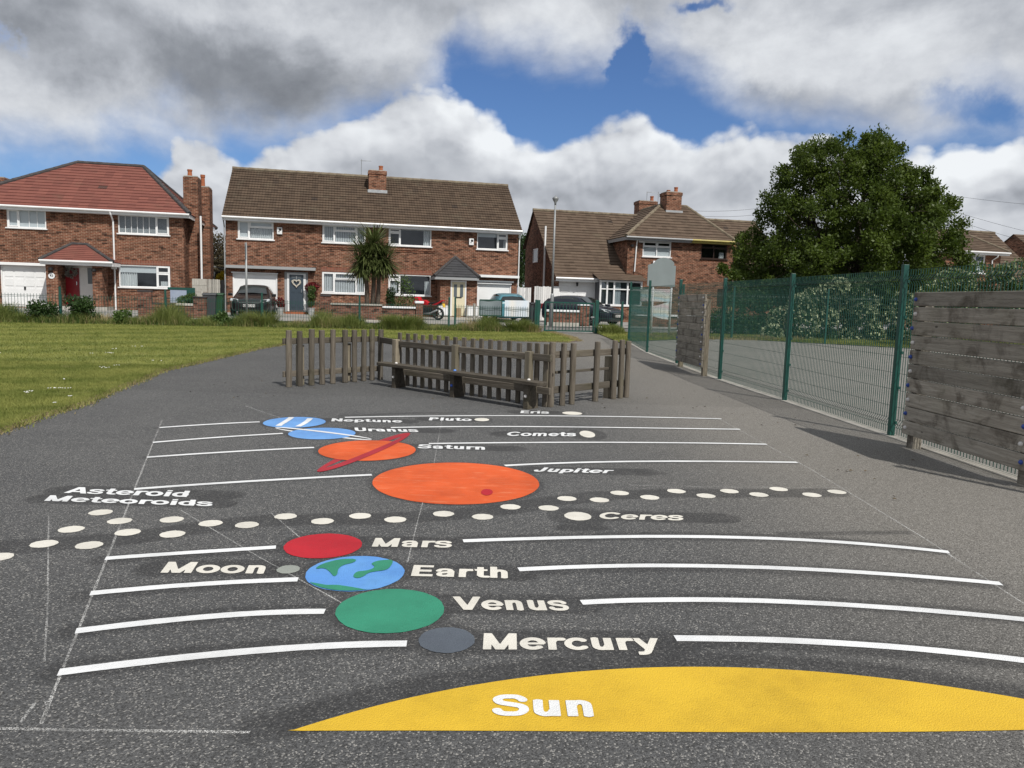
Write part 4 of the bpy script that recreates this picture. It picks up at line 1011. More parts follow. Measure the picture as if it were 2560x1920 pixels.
def roof_courses(h, e0, e1, r1, r0, n, th=0.03, mb=None):
    mb = mb or h.mb(); e0, e1, r1, r0 = [Vector(p) for p in (e0, e1, r1, r0)]
    N = (e1 - e0).cross(r0 - e0 if (r0 - e0).length > 1e-4 else r1 - e0).normalized()
    if N.z < 0: N = -N
    for k in range(n):
        a, b = k / n, (k + 1) / n
        l0, l1, u0, u1 = e0.lerp(r0, a), e1.lerp(r1, a), e0.lerp(r0, b), e1.lerp(r1, b)
        mb.P([l0, l1, l0 + N * th, l1 + N * th, u0 + N * 0.002, u1 + N * 0.002], [(0, 1, 3, 2), (2, 3, 5, 4)])
    return mb
def ridge_line(h, a, b, m, r=0.10, parent=None, n=None, name='ridge_tile'):
    a, b = Vector(a), Vector(b); L_ = (b - a).length; n = n or max(2, int(L_ / 0.42)); mb = h.mb()
    for i in range(n):
        p, q = a.lerp(b, i / n), a.lerp(b, (i + 1) / n)
        mb.T([p, q], [r * 1.07, r * 0.94] if i % 2 == 0 else [r, r * 0.97], 8)
    return h.put(name, mb, m, parent)
def gutter(h, x0, x1, d, z, m=WHITE, fascia_m=None, fh=0.135, soffit=True, dwall=0.0):
    g = h.mb().T([(x0, d - .05, z), (x1, d - .05, z)], 0.052, 8); h.put('gutter', g, m)
    f = h.mb().B(x0 + .02, x1 - .02, d + .015, d + .04, z - fh - .02, z + .02)
    if soffit: f.B(x0 + .02, x1 - .02, d + .04, dwall + .005, z - fh - .02, z - fh)
    h.put('fascia', f, fascia_m or m)
def downpipe(h, pts, m=WHITE, r=0.04): h.put('downpipe', h.mb().T(pts, r, 8), m)
def chimney(h, x0, x1, d0, d1, zb, zt, pots, parent=None, corbel=True, pot_h=0.35, cowl=False):
    mb = h.mb().B(x0, x1, d0, d1, zb, zt)
    if corbel: mb.B(x0 - .035, x1 + .035, d0 - .035, d1 + .035, zt - .17, zt - .001 + .02)
    c = h.put('chimney', mb, BRICK, parent)
    cap = h.mb().B(x0 + .03, x1 - .03, d0 + .03, d1 - .03, zt + .021, zt + .07); h.put('mortar_cap', cap, CONCRETE, c)
    for px, pd, ph in pots:
        q = h.L(px, pd, zt + .06); h.put('chimney_pot', MB().lathe([(.13, 0), (.12, .05), (.105, ph * .75), (.125, ph * .8), (.13, ph), (.09, ph), (.08, ph * .6)], 12, q), TERRACOTTA, c, smooth=False)
    return c
def flat_door(h, x0, x1, z0, z1, d, m, panels=(), glass=(), name='door', handle=True):
    mb = h.mb().B(x0, x1, d, d + .05, z0, z1)
    for a, b, c, e in panels:
        xa, xb = x0 + (x1 - x0) * a, x0 + (x1 - x0) * b; za, zb = z0 + (z1 - z0) * c, z0 + (z1 - z0) * e
        for i, w in ((0, .02), (1, .045)):
            mb.B(xa + w * i, xb - w * i, d - .012 - .006 * i, d + .001, za + w * i, zb - w * i)
    dr = h.put(name, mb, m)
    for a, b, c, e in glass:
        xa, xb = x0 + (x1 - x0) * a, x0 + (x1 - x0) * b; za, zb = z0 + (z1 - z0) * c, z0 + (z1 - z0) * e
        h.put('pane', h.mb().B(xa, xb, d - .008, d + .001, za, zb), DOOR_GLASS, dr)
    if handle: h.put('handle', h.mb().B(x1 - .11, x1 - .08, d - .05, d - .001, z0 + .95, z0 + 1.12), CHROME, dr)
    return dr
DOOR_GLASS = pm('door_obscure_glass', (0.10, 0.12, 0.135), None, 1, 0.15, spec=0.8)
def garage_door(h, x0, x1, z0, z1, d, style='ribs', label=None):
    fr = h.mb().B(x0, x0 + .07, d - .02, d + .05, z0, z1); fr.B(x1 - .07, x1, d - .02, d + .05, z0, z1); fr.B(x0 + .07, x1 - .07, d - .02, d + .05, z1 - .07, z1)
    mb = h.mb().B(x0 + .07, x1 - .07, d + .02, d + .05, z0 + .02, z1 - .07)
    if style == 'panels':
        for r in range(4):
            for c in range(4):
                xa = x0 + .12 + (x1 - x0 - .24) * c / 4 + .04; xb = x0 + .12 + (x1 - x0 - .24) * (c + 1) / 4 - .04
                za = z0 + .06 + (z1 - z0 - .2) * r / 4 + .06; zb = z0 + .06 + (z1 - z0 - .2) * (r + 1) / 4 - .06
                mb.B(xa, xb, d + .006, d + .021, za, zb)
    g = h.put('garage_door', mb, GARAGE if style == 'ribs' else WHITE_DOOR, label=label)
    h.put('frame', fr, WHITE, g)
    xm = (x0 + x1) / 2
    h.put('handle', h.mb().B(xm - .04, xm + .04, d - .02, d + .019 if style == 'ribs' else d + .005, z0 + .85, z0 + 1.0), BLACK_METAL, g)
    return g
def tv_aerial(h, p, hgt=1.0, parent=None, arms=5):
    x, d, z = p; mb = h.mb().T([(x, d, z), (x, d, z + hgt)], .016, 6); mb.T([(x - .05, d, z + hgt * .92), (x + .55, d - .1, z + hgt * .92)], .011, 5)
    for i in range(arms): xx = x + .05 + .1 * i; mb.T([(xx, d - .16, z + hgt * .92), (xx, d + .14, z + hgt * .92)], .007, 4)
    return h.put('aerial', mb, GREY_METAL, parent)
def box_alarm(h, x, z, d=0.0):
    a = h.put('alarm_box', h.mb().B(x - .13, x + .13, d - .09, d - .001, z - .16, z + .2), WHITE, bevel=.02)
    mb = h.mb().B(x - .03, x + .09, d - .094, d - .0895, z + .02, z + .14); mb.B(x - .05, x + .0, d - .094, d - .0895, z - .06, z + .0)
    h.put('printed_mark', mb, BLACK_METAL, a)
    return a

# ---- house with red tiled hipped roof (left)
EZ = mz(4.88)
RD = 3.75
xl, xr = -13.6, ms(-3.04)
h1 = House('detached_house', 'brick house with red tiled hipped roof and red front door', xl)
rzl, rzr = WS(c1(670, 92), RD), WS(c1(1240, 127), RD)
RZ1 = (rzl[1] + rzr[1]) / 2
WIN_T, WIN_B = mz(4.76), mz(3.93); GW_T, GW_B = mz(2.56), mz(1.57)
s_ = lambda c, x, y, d=0.0: WS(c(x, y), d)[0]
o_w1 = (s_(c1, 58, 570), s_(c1, 397, 570), mz(3.98), WIN_T); o_w2 = (s_(c1, 1020, 620), s_(c1, 1460, 620), WIN_B, mz(4.74))
o_gw = (s_(c1, 1028, 1070), s_(c1, 1470, 1070), GW_B, GW_T); o_gar = (s_(c1, 3, 1150), s_(c1, 408, 1150), FLOOR_Z + .02, mz(2.36))
o_por = (s_(c1, 498, 1150), s_(c1, 800, 1150) + .25, FLOOR_Z + .15, mz(2.42))
DPT = 7.5
mb = front_wall(h1, xl, xr, FLOOR_Z - .3, EZ, [o_w1, o_w2, o_gw, o_gar, o_por])
mb.P([(xr, 0, FLOOR_Z - .3), (xr, DPT, FLOOR_Z - .3), (xr, DPT, EZ), (xr, 0, EZ)], [(0, 1, 2, 3)]); mb.P([(xl, 0, FLOOR_Z - .3), (xl, DPT, FLOOR_Z - .3), (xl, DPT, EZ), (xl, 0, EZ)], [(3, 2, 1, 0)])
mb.P([(xl, DPT, FLOOR_Z - .3), (xr, DPT, FLOOR_Z - .3), (xr, DPT, EZ), (xl, DPT, EZ)], [(3, 2, 1, 0)])
h1.put('wall', mb, BRICK, recalc=False)
OH = 0.35; ex0, ex1 = xl - OH, xr + OH
ra, rb = (rzl[0], RD, RZ1), (rzr[0], RD, RZ1)
mb = roof_courses(h1, (ex0, -OH, EZ), (ex1, -OH, EZ), rb, ra, 16)
roof_courses(h1, (ex1, -OH, EZ), (ex1, DPT + OH, EZ), rb, rb, 16, mb=mb); roof_courses(h1, (ex0, DPT + OH, EZ), (ex0, -OH, EZ), ra, ra, 16, mb=mb)
roof_courses(h1, (ex1, DPT + OH, EZ), (ex0, DPT + OH, EZ), ra, rb, 4, mb=mb)
roof1 = h1.put('roof', mb, ROOF_RED)
ridge_line(h1, ra, rb, RIDGE_DARK, .11, roof1)
for c0, r0 in (((ex0, -OH, EZ + .03), ra), ((ex1, -OH, EZ + .03), rb), ((ex1, DPT + OH, EZ), rb)): ridge_line(h1, c0, r0, RIDGE_DARK, .11, roof1)
gutter(h1, ex0, ex1, -OH, EZ - .03)
h1.put('fascia', h1.mb().B(ex1 - .04, ex1 - .015, -OH + .05, DPT, EZ - .2, EZ), WHITE)
window(h1, *o_w1, [(0, .30, 1, None), (.30, 1, 0, None)], [('roller', .02, .98, .02, .98), ('bars', .35, .97, .05, .95, 3)])
window(h1, *o_w2, [(0, .74, 0, None), (.74, 1, 1, None)], [('venetian', .02, .98, .02, .98), ('bars', .02, .72, .06, .94, 6)])
window(h1, *o_gw, [(0, .74, 0, None), (.74, 1, 1, .34)], [('roller', .02, .72, .66, 1), ('curtain', .02, .34, .02, .66), ('curtain', .80, .98, .02, .3)])
h1.put('lintel', h1.mb().B(o_gw[0] - .05, o_gw[1] + .05, -.006, .02, GW_T + .005, GW_T + .235), SOLDIER)
garage_door(h1, *o_gar[:2], FLOOR_Z + .03, o_gar[3], .12, 'panels')
h1.put('garage_lintel', h1.mb().B(o_gar[0] - .3, o_gar[1] - .02, -.10, .03, mz(2.37), mz(2.49)), WHITE)
# porch
PD = -1.05
pl0, pl1 = s_(c1, 400, 1150, PD), s_(c1, 500, 1150, PD); pr0, pr1 = s_(c1, 800, 1150, PD), s_(c1, 885, 1150, PD)
PZ = mz(2.42)
for pa, pb in ((pl0, pl1), (pr0, pr1)): h1.put('porch_pier', h1.mb().B(pa, pb, PD, -.001, FLOOR_Z - .2, PZ), BRICK)
pe0, pe1 = WS(c1(338, 925), PD - .25), WS(c1(975, 965), PD - .25); pz = (pe0[1] + pe1[1]) / 2 + .02
pr_l, pr_r = WS(c1(620, 785), -.3), WS(c1(752, 790), -.3); prz = (pr_l[1] + pr_r[1]) / 2 - .05
mb = roof_courses(h1, (pe0[0], PD - .25, pz), (pe1[0], PD - .25, pz), (pr_r[0], -.3, prz), (pr_l[0], -.3, prz), 9, .02)
roof_courses(h1, (pe1[0], PD - .25, pz), (pe1[0], 0.0, pz), (pr_r[0], 0.0, prz), (pr_r[0], -.3, prz), 9, .02, mb=mb); roof_courses(h1, (pe0[0], 0.0, pz), (pe0[0], PD - .25, pz), (pr_l[0], -.3, prz), (pr_l[0], 0.0, prz), 9, .02, mb=mb)
pr = h1.put('porch_roof', mb, ROOF_RED)
for a, b in (((pe0[0], PD - .25, pz + .02), (pr_l[0], -.3, prz)), ((pe1[0], PD - .25, pz + .02), (pr_r[0], -.3, prz)), ((pr_l[0], -.3, prz), (pr_r[0], -.3, prz))): ridge_line(h1, a, b, RIDGE_DARK, .085, pr)
gutter(h1, pe0[0], pe1[0], PD - .25, pz - .03, fh=.15, dwall=-.01)
h1.put('fascia', h1.mb().B(pe1[0] - .03, pe1[0] - .005, PD - .2, -.01, pz - .2, pz - .02), WHITE)
bx0, bx1 = o_por[0], o_por[1]
h1.put('porch_panel', h1.mb().B(bx0, bx1, .10, .129, FLOOR_Z + .15, mz(2.42)), WHITE)
dx0, dx1 = s_(c1, 552, 1150), s_(c1, 682, 1150)
flat_door(h1, dx0, dx1, FLOOR_Z + .22, mz(2.33), .045, RED_DOOR, [(.12, .45, .1, .45), (.55, .88, .1, .45), (.12, .88, .55, .93)])
h1.put('side_light', h1.mb().B(s_(c1, 752, 1050), s_(c1, 830, 1050), .08, .099, mz(1.66), mz(2.36)), DOOR_GLASS)
h1.put('step', h1.mb().B(pl0 - .1, pr1 + .2, PD - .12, -.002, FLOOR_Z - .3, FLOOR_Z + .14), CONCRETE)
for lx in ((pl0 + pl1) / 2, pr0 + .1): h1.put('wall_lamp', MB().lathe([(.01, .10), (.10, .09), (.11, -.02), (.02, -.06)], 12, h1.L(lx, PD - .09, mz(2.22))), BLACK_METAL)
np_ = h1.put('number_plate', h1.mb().T([((pl0 + pl1) / 2, PD - .002, mz(1.95)), ((pl0 + pl1) / 2, PD - .025, mz(1.95))], .14, 20), WHITE_POST)
def flat_text(name, body, size, m, parent, loc, rot, offset=0.004):
    cu = bpy.data.curves.new(name, 'FONT'); cu.body = body; cu.size = size; cu.align_x = 'CENTER'; cu.align_y = 'CENTER'; cu.offset = offset
    o = bpy.data.objects.new(name, cu); col.objects.link(o); dg = bpy.context.evaluated_depsgraph_get(); dg.update(); me = bpy.data.meshes.new_from_object(o.evaluated_get(dg)); bpy.data.objects.remove(o)
    me.materials.clear(); me.materials.append(m); o = bpy.data.objects.new(name, me); col.objects.link(o); o.parent = parent; o.location = loc; o.rotation_euler = rot; return o
flat_text('lettering', '43', .16, BLACK_METAL, np_, h1.L((pl0 + pl1) / 2, PD - .028, mz(1.95)), (math.pi / 2, 0, 0))
dpx = s_(c1, 985, 900, -.1)
downpipe(h1, [(dpx - .05, -OH - .05, EZ - .05), (dpx - .02, -OH - .02, EZ - .2), (dpx, -.07, EZ - .5), (dpx, -.07, FLOOR_Z)])
h1.put('hopper', h1.mb().B(dpx - .13, dpx + .10, -.16, -.02, pz - .30, pz - .12), WHITE)
# chimney breasts on the side wall
for (xa, xb), (ya, yb), pot in (((1575, 1715), (215, 430), (1640, 160)), ((1720, 1815), (305, 440), (1752, 205))):
    x1_ = xr + .62
    d0 = WD(*c1(xb, 700), x1_)[0]; d0 = max(d0, 1.2)
    zt = WS(c1((xa + xb) / 2, ya), d0)[1]; x0_ = s_(c1, xa, ya + 40, d0)
    x1_ = s_(c1, xb - 6, ya + 40, d0)
    ph = WS(c1(pot[0], pot[1]), d0 + .4)[1] - zt
    ch = chimney(h1, min(x0_ + .03, x1_ - .6), x1_, d0, d0 + 1.0, FLOOR_Z, zt, [(s_(c1, pot[0], pot[1] + 20, d0 + .5), d0 + .5, ph)], corbel=False)
    h1.last_d = d0
dp = (xr + .08, 3.6)
pd_ = WD(503, 620, xr + .72)[0]; downpipe(h1, [(xr + .72, pd_, WD(503, 541, xr + .72)[1]), (xr + .72, pd_, FLOOR_Z)], WHITE, .05)
# ---- semi-detached pair with long brown roof
def pair_half(h, xa, xb, side, opens):
    mb = front_wall(h, xa, xb, FLOOR_Z - .3, EZ, opens)
    x = xa if side < 0 else xb
    d_ = DPT; ap = RD
    pts = [(x, 0, FLOOR_Z - .3), (x, d_, FLOOR_Z - .3), (x, d_, EZ), (x, ap, RZ2 - .02), (x, 0, EZ)]
    mb.P(pts, [(0, 1, 2, 3, 4)]); mb.P([(xa, d_, FLOOR_Z - .3), (xb, d_, FLOOR_Z - .3), (xb, d_, EZ), (xa, d_, EZ)], [(0, 1, 2, 3)])
    h.put('wall', mb, BRICK, recalc=False)
x2l, x2m, x2r = ms(-1.26), ms(5.56), ms(12.48)
g0, g1 = WS(c2(182, 160), RD), WS(c3(1378, 250), RD); RZ2 = (g0[1] + g1[1]) / 2
vl, vr = ms(-1.37), ms(12.60)
def half_roof(h, a, b, verge_l, verge_r):
    sag = [0.0, -.05, -.07, -.03, 0.0]
    mb = roof_courses(h, (a, -OH, EZ), (b, -OH, EZ), (b, RD, RZ2), (a, RD, RZ2), 19, .035)
    roof_courses(h, (b, DPT + OH, EZ), (a, DPT + OH, EZ), (a, RD, RZ2), (b, RD, RZ2), 6, .035, mb=mb)
    r = h.put('roof', mb, ROOF_BROWN); ridge_line(h, (a, RD, RZ2 + .02), (b, RD, RZ2 + .02), RIDGE_BROWN, .12, r); return r
h2 = House('semi_detached_house', 'left half of the wide brown roofed pair, with a dark blue door', x2l)
w_a = (s_(c2, 205, 730), s_(c2, 543, 730), WIN_B, WIN_T); w_b = (s_(c2, 1003, 760), s_(c2, 1415, 760), WIN_B, WIN_T); w_c = (s_(c2, 1000, 1230), s_(c2, 1412, 1230), GW_B, GW_T)
gar2 = (s_(c2, 158, 1300), s_(c2, 580, 1300), FLOOR_Z + .02, mz(2.36)); dr2 = (s_(c2, 645, 1300), s_(c2, 868, 1300), FLOOR_Z + .1, mz(2.50))
pair_half(h2, x2l, x2m, -1, [w_a, w_b, w_c, gar2, dr2])
roof2 = half_roof(h2, vl, x2m, 1, 0)
gutter(h2, vl, x2m, -OH, EZ - .03)
window(h2, *w_a, [(0, .32, 1, None), (.32, 1, 2, .36)], [('roller', .02, .30, .02, .98), ('curtain', .33, .98, .02, .62), ('roller', .34, .98, .65, .98)])
window(h2, *w_b, [(0, .28, 1, None), (.28, .77, 2, .34), (.77, 1, 1, None)], [('vertical', .02, .98, .02, .98)])
window(h2, *w_c, [(0, .28, 1, None), (.28, .77, 2, .34), (.77, 1, 1, None)], [('vertical', .02, .98, .02, .98)])
h2.put('lintel', h2.mb().B(w_c[0] - .05, w_c[1] + .05, -.006, .02, GW_T + .005, GW_T + .235), SOLDIER)
for z in (.10, .20): h2.put('brick_band', h2.mb().B(s_(c2, 960, 880), x2m - .03, -.03, .01, WIN_B - .10 - z - .04, WIN_B - .10 - z), BRICK)
garage_door(h2, gar2[0], gar2[1], gar2[2], gar2[3], .06, 'ribs')
h2.put('canopy_board', h2.mb().B(x2l + .02, s_(c2, 940, 1100), -.32, .02, mz(2.58), mz(2.71)), GREY_UPVC)
h2.put('garage_lintel', h2.mb().B(gar2[0] - .05, gar2[1] + .03, -.06, .02, mz(2.36) + .003, mz(2.41)), WHITE)
fx0, fx1 = s_(c2, 670, 1300), s_(c2, 846, 1300)
h2.put('door_frame', h2.mb().B(dr2[0] + .002, dr2[1] - .002, .05, .12, FLOOR_Z + .1, mz(2.50)), GREY_UPVC)
h2.put('door_frame', h2.mb().B(fx0, fx1, .02, .049, FLOOR_Z + .13, mz(2.43)), WHITE)
flat_door(h2, s_(c2, 693, 1300), s_(c2, 824, 1300), FLOOR_Z + .17, mz(2.37), -.03, BLUE_DOOR, [(.12, .45, .08, .42), (.55, .88, .08, .42), (.12, .45, .5, .84), (.55, .88, .5, .84)], [(.15, .85, .9, .975)])
h2.put('step', h2.mb().B(fx0 - .05, fx1 + .05, -.25, -.002, FLOOR_Z - .3, FLOOR_Z + .1), TERRACOTTA)
box_alarm(h2, s_(c2, 600, 745), mz(4.34))
cx0, cx1 = ms(5.10), ms(5.95)
cz0 = EZ + (RZ2 - EZ) * (2.2 + OH) / (RD + OH)
cd = 2.35
cx0, cx1 = s_(c2, 1440, 400, cd), s_(c2, 1604, 400, cd); czt = WS(c2(1520, 180), cd)[1]
pp = s_(c2, 1555, 150, cd + .4)
chm = chimney(h2, cx0, cx1, cd, cd + .95, EZ + .8, czt, [(pp, cd + .45, WS(c2(1555, 133), cd + .45)[1] - czt - .06)], roof2)
cbz = EZ + (RZ2 - EZ) * (cd + OH) / (RD + OH)
h2.put('flashing', h2.mb().B(cx0 - .06, cx1 + .06, cd - .05, cd - .004, cbz - .06, cbz + .16), LEAD, roof2)
tv_aerial(h2, (cx0 - .38, RD, RZ2), 1.0, roof2, 3)
downpipe(h2, [(x2l - .06, -OH, EZ - .06), (x2l - .05, -.05, EZ - .5), (x2l - .05, -.05, FLOOR_Z)], GREY_UPVC, .035)
h3 = House('semi_detached_house', 'right half of the wide brown roofed pair, with a slate roofed porch', x2m)
w_d = (s_(c3, 270, 730), s_(c3, 673, 740), WIN_B, WIN_T); w_e = (s_(c3, 1103, 770), s_(c3, 1392, 770), WIN_B, WIN_T); w_f = (s_(c3, 268, 1180), s_(c3, 667, 1180), GW_B, GW_T)
gar3 = (s_(c3, 1100, 1300), s_(c3, 1425, 1300), FLOOR_Z + .02, mz(2.24))
pair_half(h3, x2m, x2r, 1, [w_d, w_e, w_f, gar3])
half_roof(h3, x2m, vr, 0, 1)
gutter(h3, x2m, vr, -OH, EZ - .03)
window(h3, *w_d, [(0, .27, 1, .26), (.27, 1, 0, None)], [('curtain', .82, .97, .02, .98), ('roller', .3, .98, .9, 1)])
window(h3, *w_e, [(0, .67, 0, None), (.67, 1, 1, .30)], [('roller', .02, .66, .72, .99), ('curtain', .88, .97, .03, .6)])
window(h3, *w_f, [(0, .27, 1, .26), (.27, 1, 0, None)], [('curtain', .86, .97, .02, .7), ('curtain', .03, .2, .02, .6)])
h3.put('lintel', h3.mb().B(w_f[0] - .05, w_f[1] + .05, -.006, .02, GW_T + .005, GW_T + .235), SOLDIER)
for z in (.10, .20): h3.put('brick_band', h3.mb().B(x2m + .03, s_(c3, 710, 880), -.03, .01, WIN_B - .10 - z - .04, WIN_B - .10 - z), BRICK)
garage_door(h3, gar3[0], gar3[1], gar3[2], gar3[3], .06, 'ribs')
h3.put('canopy_board', h3.mb().B(s_(c3, 1100, 1090), x2r + .05, -.30, .02, mz(2.56), mz(2.68)), WHITE)
gl = h3.mb().B(gar3[0], gar3[1] + .1, -.10, .02, mz(2.33), mz(2.41)); gl.B(gar3[0], gar3[1], -.06, .02, mz(2.24) + .003, mz(2.30)); h3.put('garage_lintel', gl, WHITE)
box_alarm(h3, s_(c3, 1048, 790), mz(4.24))
downpipe(h3, [(x2r + .06, -OH, EZ - .06), (x2r + .05, -.05, EZ - .5), (x2r + .05, -.05, FLOOR_Z)], WHITE, .035)
# porch with slate roof
PD3 = -1.3
q0, q1 = s_(c3, 755, 1300, PD3), s_(c3, 1103, 1300, PD3); dz_ = mz(2.37)
o_dr = (s_(c3, 853, 1300, PD3), s_(c3, 1003, 1300, PD3), FLOOR_Z + .1, mz(2.33))
mb = front_wall(h3, q0, q1, FLOOR_Z - .2, dz_ + .1, [o_dr], d=PD3, rev=.1)
mb.P([(q0, PD3, FLOOR_Z - .2), (q0, -.001, FLOOR_Z - .2), (q0, -.001, dz_ + .1), (q0, PD3, dz_ + .1)], [(0, 1, 2, 3)]); mb.P([(q1, PD3, FLOOR_Z - .2), (q1, -.001, FLOOR_Z - .2), (q1, -.001, dz_ + .1), (q1, PD3, dz_ + .1)], [(0, 1, 2, 3)])
h3.put('porch_wall', mb, BRICK, recalc=False)
e0, e1 = WS(c3(700, 1105), PD3 - .3), WS(c3(1128, 1105), PD3 - .3); ez = (e0[1] + e1[1]) / 2 + .03
ap = WS(c3(897, 915), -.35)
mb = roof_courses(h3, (e0[0], PD3 - .3, ez), (e1[0], PD3 - .3, ez), (ap[0], -.35, ap[1]), (ap[0], -.35, ap[1]), 8, .02)
roof_courses(h3, (e1[0], PD3 - .3, ez), (e1[0], 0, ez), (ap[0], 0, ap[1]), (ap[0], -.35, ap[1]), 8, .02, mb=mb); roof_courses(h3, (e0[0], 0, ez), (e0[0], PD3 - .3, ez), (ap[0], -.35, ap[1]), (ap[0], 0, ap[1]), 8, .02, mb=mb)
pr3 = h3.put('porch_roof', mb, ROOF_SLATE)
for e in (e0, e1): ridge_line(h3, (e[0], PD3 - .3, ez + .02), (ap[0], -.35, ap[1]), RIDGE_DARK, .085, pr3)
h3.put('fascia', h3.mb().B(e0[0] + .03, e1[0] - .03, PD3 - .27, -.01, ez - .17, ez - .01), GREY_UPVC)
df = h3.mb().B(o_dr[0] + .002, o_dr[0] + .08, PD3 + .02, PD3 + .09, o_dr[2], o_dr[3]); df.B(o_dr[1] - .08, o_dr[1] - .002, PD3 + .02, PD3 + .09, o_dr[2], o_dr[3]); df.B(o_dr[0] + .08, o_dr[1] - .08, PD3 + .02, PD3 + .09, o_dr[3] - .08, o_dr[3] - .002)
h3.put('door_frame', df, WHITE)
flat_door(h3, o_dr[0] + .08, o_dr[1] - .08, FLOOR_Z + .12, o_dr[3] - .08, PD3 + .03, CREAM, [(.12, .44, .06, .36), (.56, .88, .06, .36)], [(.14, .38, .56, .93), (.62, .86, .56, .93)], handle=False)
h3.put('letter_plate', h3.mb().B(o_dr[0] + .25, o_dr[1] - .25, PD3 - .002, PD3 + .029, mz(1.52), mz(1.56)), BLACK_METAL)
h3.put('step', h3.mb().B(q0 - .3, q1 + .2, PD3 - .9, PD3 - .002, FLOOR_Z - .3, FLOOR_Z + .06), CONCRETE)

# ---- pair with catslide roofs and projecting hipped wing
ZC = mz(2.68)                                     # low eave
gA = WS(c4(200, 324), 5.3); x3l = ms(14.47) + .15; x3m = s_(c4, 1668, 700); RZ3 = WS(c4(700, 352), 5.3)[1]
x3l = gA[0] + .1
h4 = House('semi_detached_house', 'house with long catslide roof down to a low white garage door', x3l)
xw0 = s_(c4, 1090, 720); xw1 = s_(c4, 2098, 800)
xw0p = xw0
WD_ = 6.5
gar4 = (s_(c4, 440, 1080), s_(c4, 800, 1080), FLOOR_Z + .02, ZC - .25)
w_g = (s_(c4, 1233, 690), s_(c4, 1500, 690), WIN_B, mz(4.72)); w_h = (s_(c4, 1783, 710), s_(c4, 2027, 710), mz(3.95), mz(4.76))
# catslide body
mb = front_wall(h4, x3l, xw0 + .3, FLOOR_Z - .3, ZC + .1, [gar4])
BZ = mz(4.5); BD = 7.4
pts = [(x3l, 0, FLOOR_Z - .3), (x3l, BD, FLOOR_Z - .3), (x3l, BD, BZ), (x3l, 5.3, RZ3 - .03), (x3l, 0, ZC + .05)]
mb.P(pts, [(0, 1, 2, 3, 4)])
front_wall(h4, xw0 + .3, x3m, FLOOR_Z - .3, ZC + .1, [], mb=mb); front_wall(h4, xw0, x3m, ZC + .1, EZ, [w_g], mb=mb)
mb.P([(xw0, 0, ZC), (xw0, 5.5, ZC), (xw0, 5.5, EZ), (xw0, 0, EZ)], [(0, 1, 2, 3)])
h4.put('wall', mb, BRICK, recalc=False)
cr_ = (RZ3 - ZC) / (5.3 + OH)
xe4 = s_(c4, 1195, 960, -OH)
mb = roof_courses(h4, (x3l - .12, -OH, ZC), (xe4, -OH, ZC), (xe4, 5.3, RZ3), (x3l - .12, 5.3, RZ3), 24, .035)
# keep the catslide from running over the wing front: cut to the wing wall above its eave
ds_ = (EZ - .05 - ZC) / cr_ - OH
roof_courses(h4, (xe4 + .001, ds_, EZ - .05), (x3m, ds_, EZ - .05), (x3m, 5.3, RZ3), (xe4 + .001, 5.3, RZ3), 9, .035, mb=mb)
roof_courses(h4, (xw1 + 3, BD + OH, BZ), (x3l - .12, BD + OH, BZ), (x3l - .12, 5.3, RZ3), (xw1 + 3, 5.3, RZ3), 5, .035, mb=mb)
V2 = []
r4 = h4.put('roof', mb, ROOF_BROWN2)
ridge_line(h4, (x3l - .12, 5.3, RZ3 + .02), (x3m, 5.3, RZ3 + .02), RIDGE_BROWN, .11, r4)
gutter(h4, x3l - .1, s_(c4, 825, 960), -OH, ZC - .03, fh=.15)
garage_door(h4, gar4[0], gar4[1], gar4[2], gar4[3], .10, 'panels')
h4.put('garage_lintel', h4.mb().B(gar4[0], gar4[1] + .1, -.03, .03, gar4[3] + .003, gar4[3] + .14), WHITE)
h4.put('garage_jamb', h4.mb().B(gar4[0] - .45, gar4[0] + .03, -.02, .02, FLOOR_Z, ZC - .5), WHITE)
h4.put('wall_lamp', MB().lathe([(.02, .12), (.07, .10), (.06, -.08), (.02, -.12)], 10, h4.L((gar4[0] + gar4[1]) / 2 - .1, -.14, ZC - .35)), BLACK_METAL)
window(h4, *w_g, [(0, .5, 2, .36), (.5, 1, 2, .36)], [('roller', .02, .98, .0, .64)])
# bay window below, white framed
b0x, b1x = s_(c4, 830, 1100, -.9), s_(c4, 1215, 1100, -.9)
bzt, bzb = mz(2.52), mz(1.42)
mb = h4.mb()
for fx in (0, .16, .33, .66, 1.0):
    x = b0x + (b1x - b0x) * fx; mb.B(x - .045, x + .045, -.98, -.88, bzb, bzt)
mb.B(b0x - .05, b1x + .05, -1.0, -.86, bzb - .12, bzb - .001); mb.B(b0x - .05, b1x + .05, -1.0, -.86, bzt, bzt + .1); mb.B(b0x + .04, b1x - .04, -.96, -.9, bzt - .42, bzt - .36)
bw = h4.put('bay_window', mb, WHITE)
h4.put('pane', h4.mb().B(b0x + .04, b1x - .04, -.935, -.925, bzb, bzt - .01), GLASS, bw)
rm = h4.mb().B(b0x, b1x, -.85, -.02, bzb, bzt); h4.put('interior', rm, DARK_ROOM, bw)
h4.put('curtain', wavy(h4, b0x + .35 * (b1x - b0x), b0x + .5 * (b1x - b0x), bzb, bzt, -.88, 3, .02), NET, bw)
h4.put('bay_base', h4.mb().B(b0x - .02, b1x + .02, -.95, -.01, FLOOR_Z - .2, bzb - .121), BRICK)
mb = roof_courses(h4, (b0x - .2, -1.2, bzt + .12), (b1x + .3, -1.2, bzt + .12), (b1x + .3, .01, bzt + .5), (b0x - .2, .01, bzt + .5), 4, .02); h4.put('bay_roof', mb, ROOF_BROWN2)
downpipe(h4, [(s_(c4, 1170, 580), -OH + .1, EZ - .08), (s_(c4, 1168, 700), -.06, EZ - .5), (s_(c4, 1160, 700), -.06, mz(3.12))])
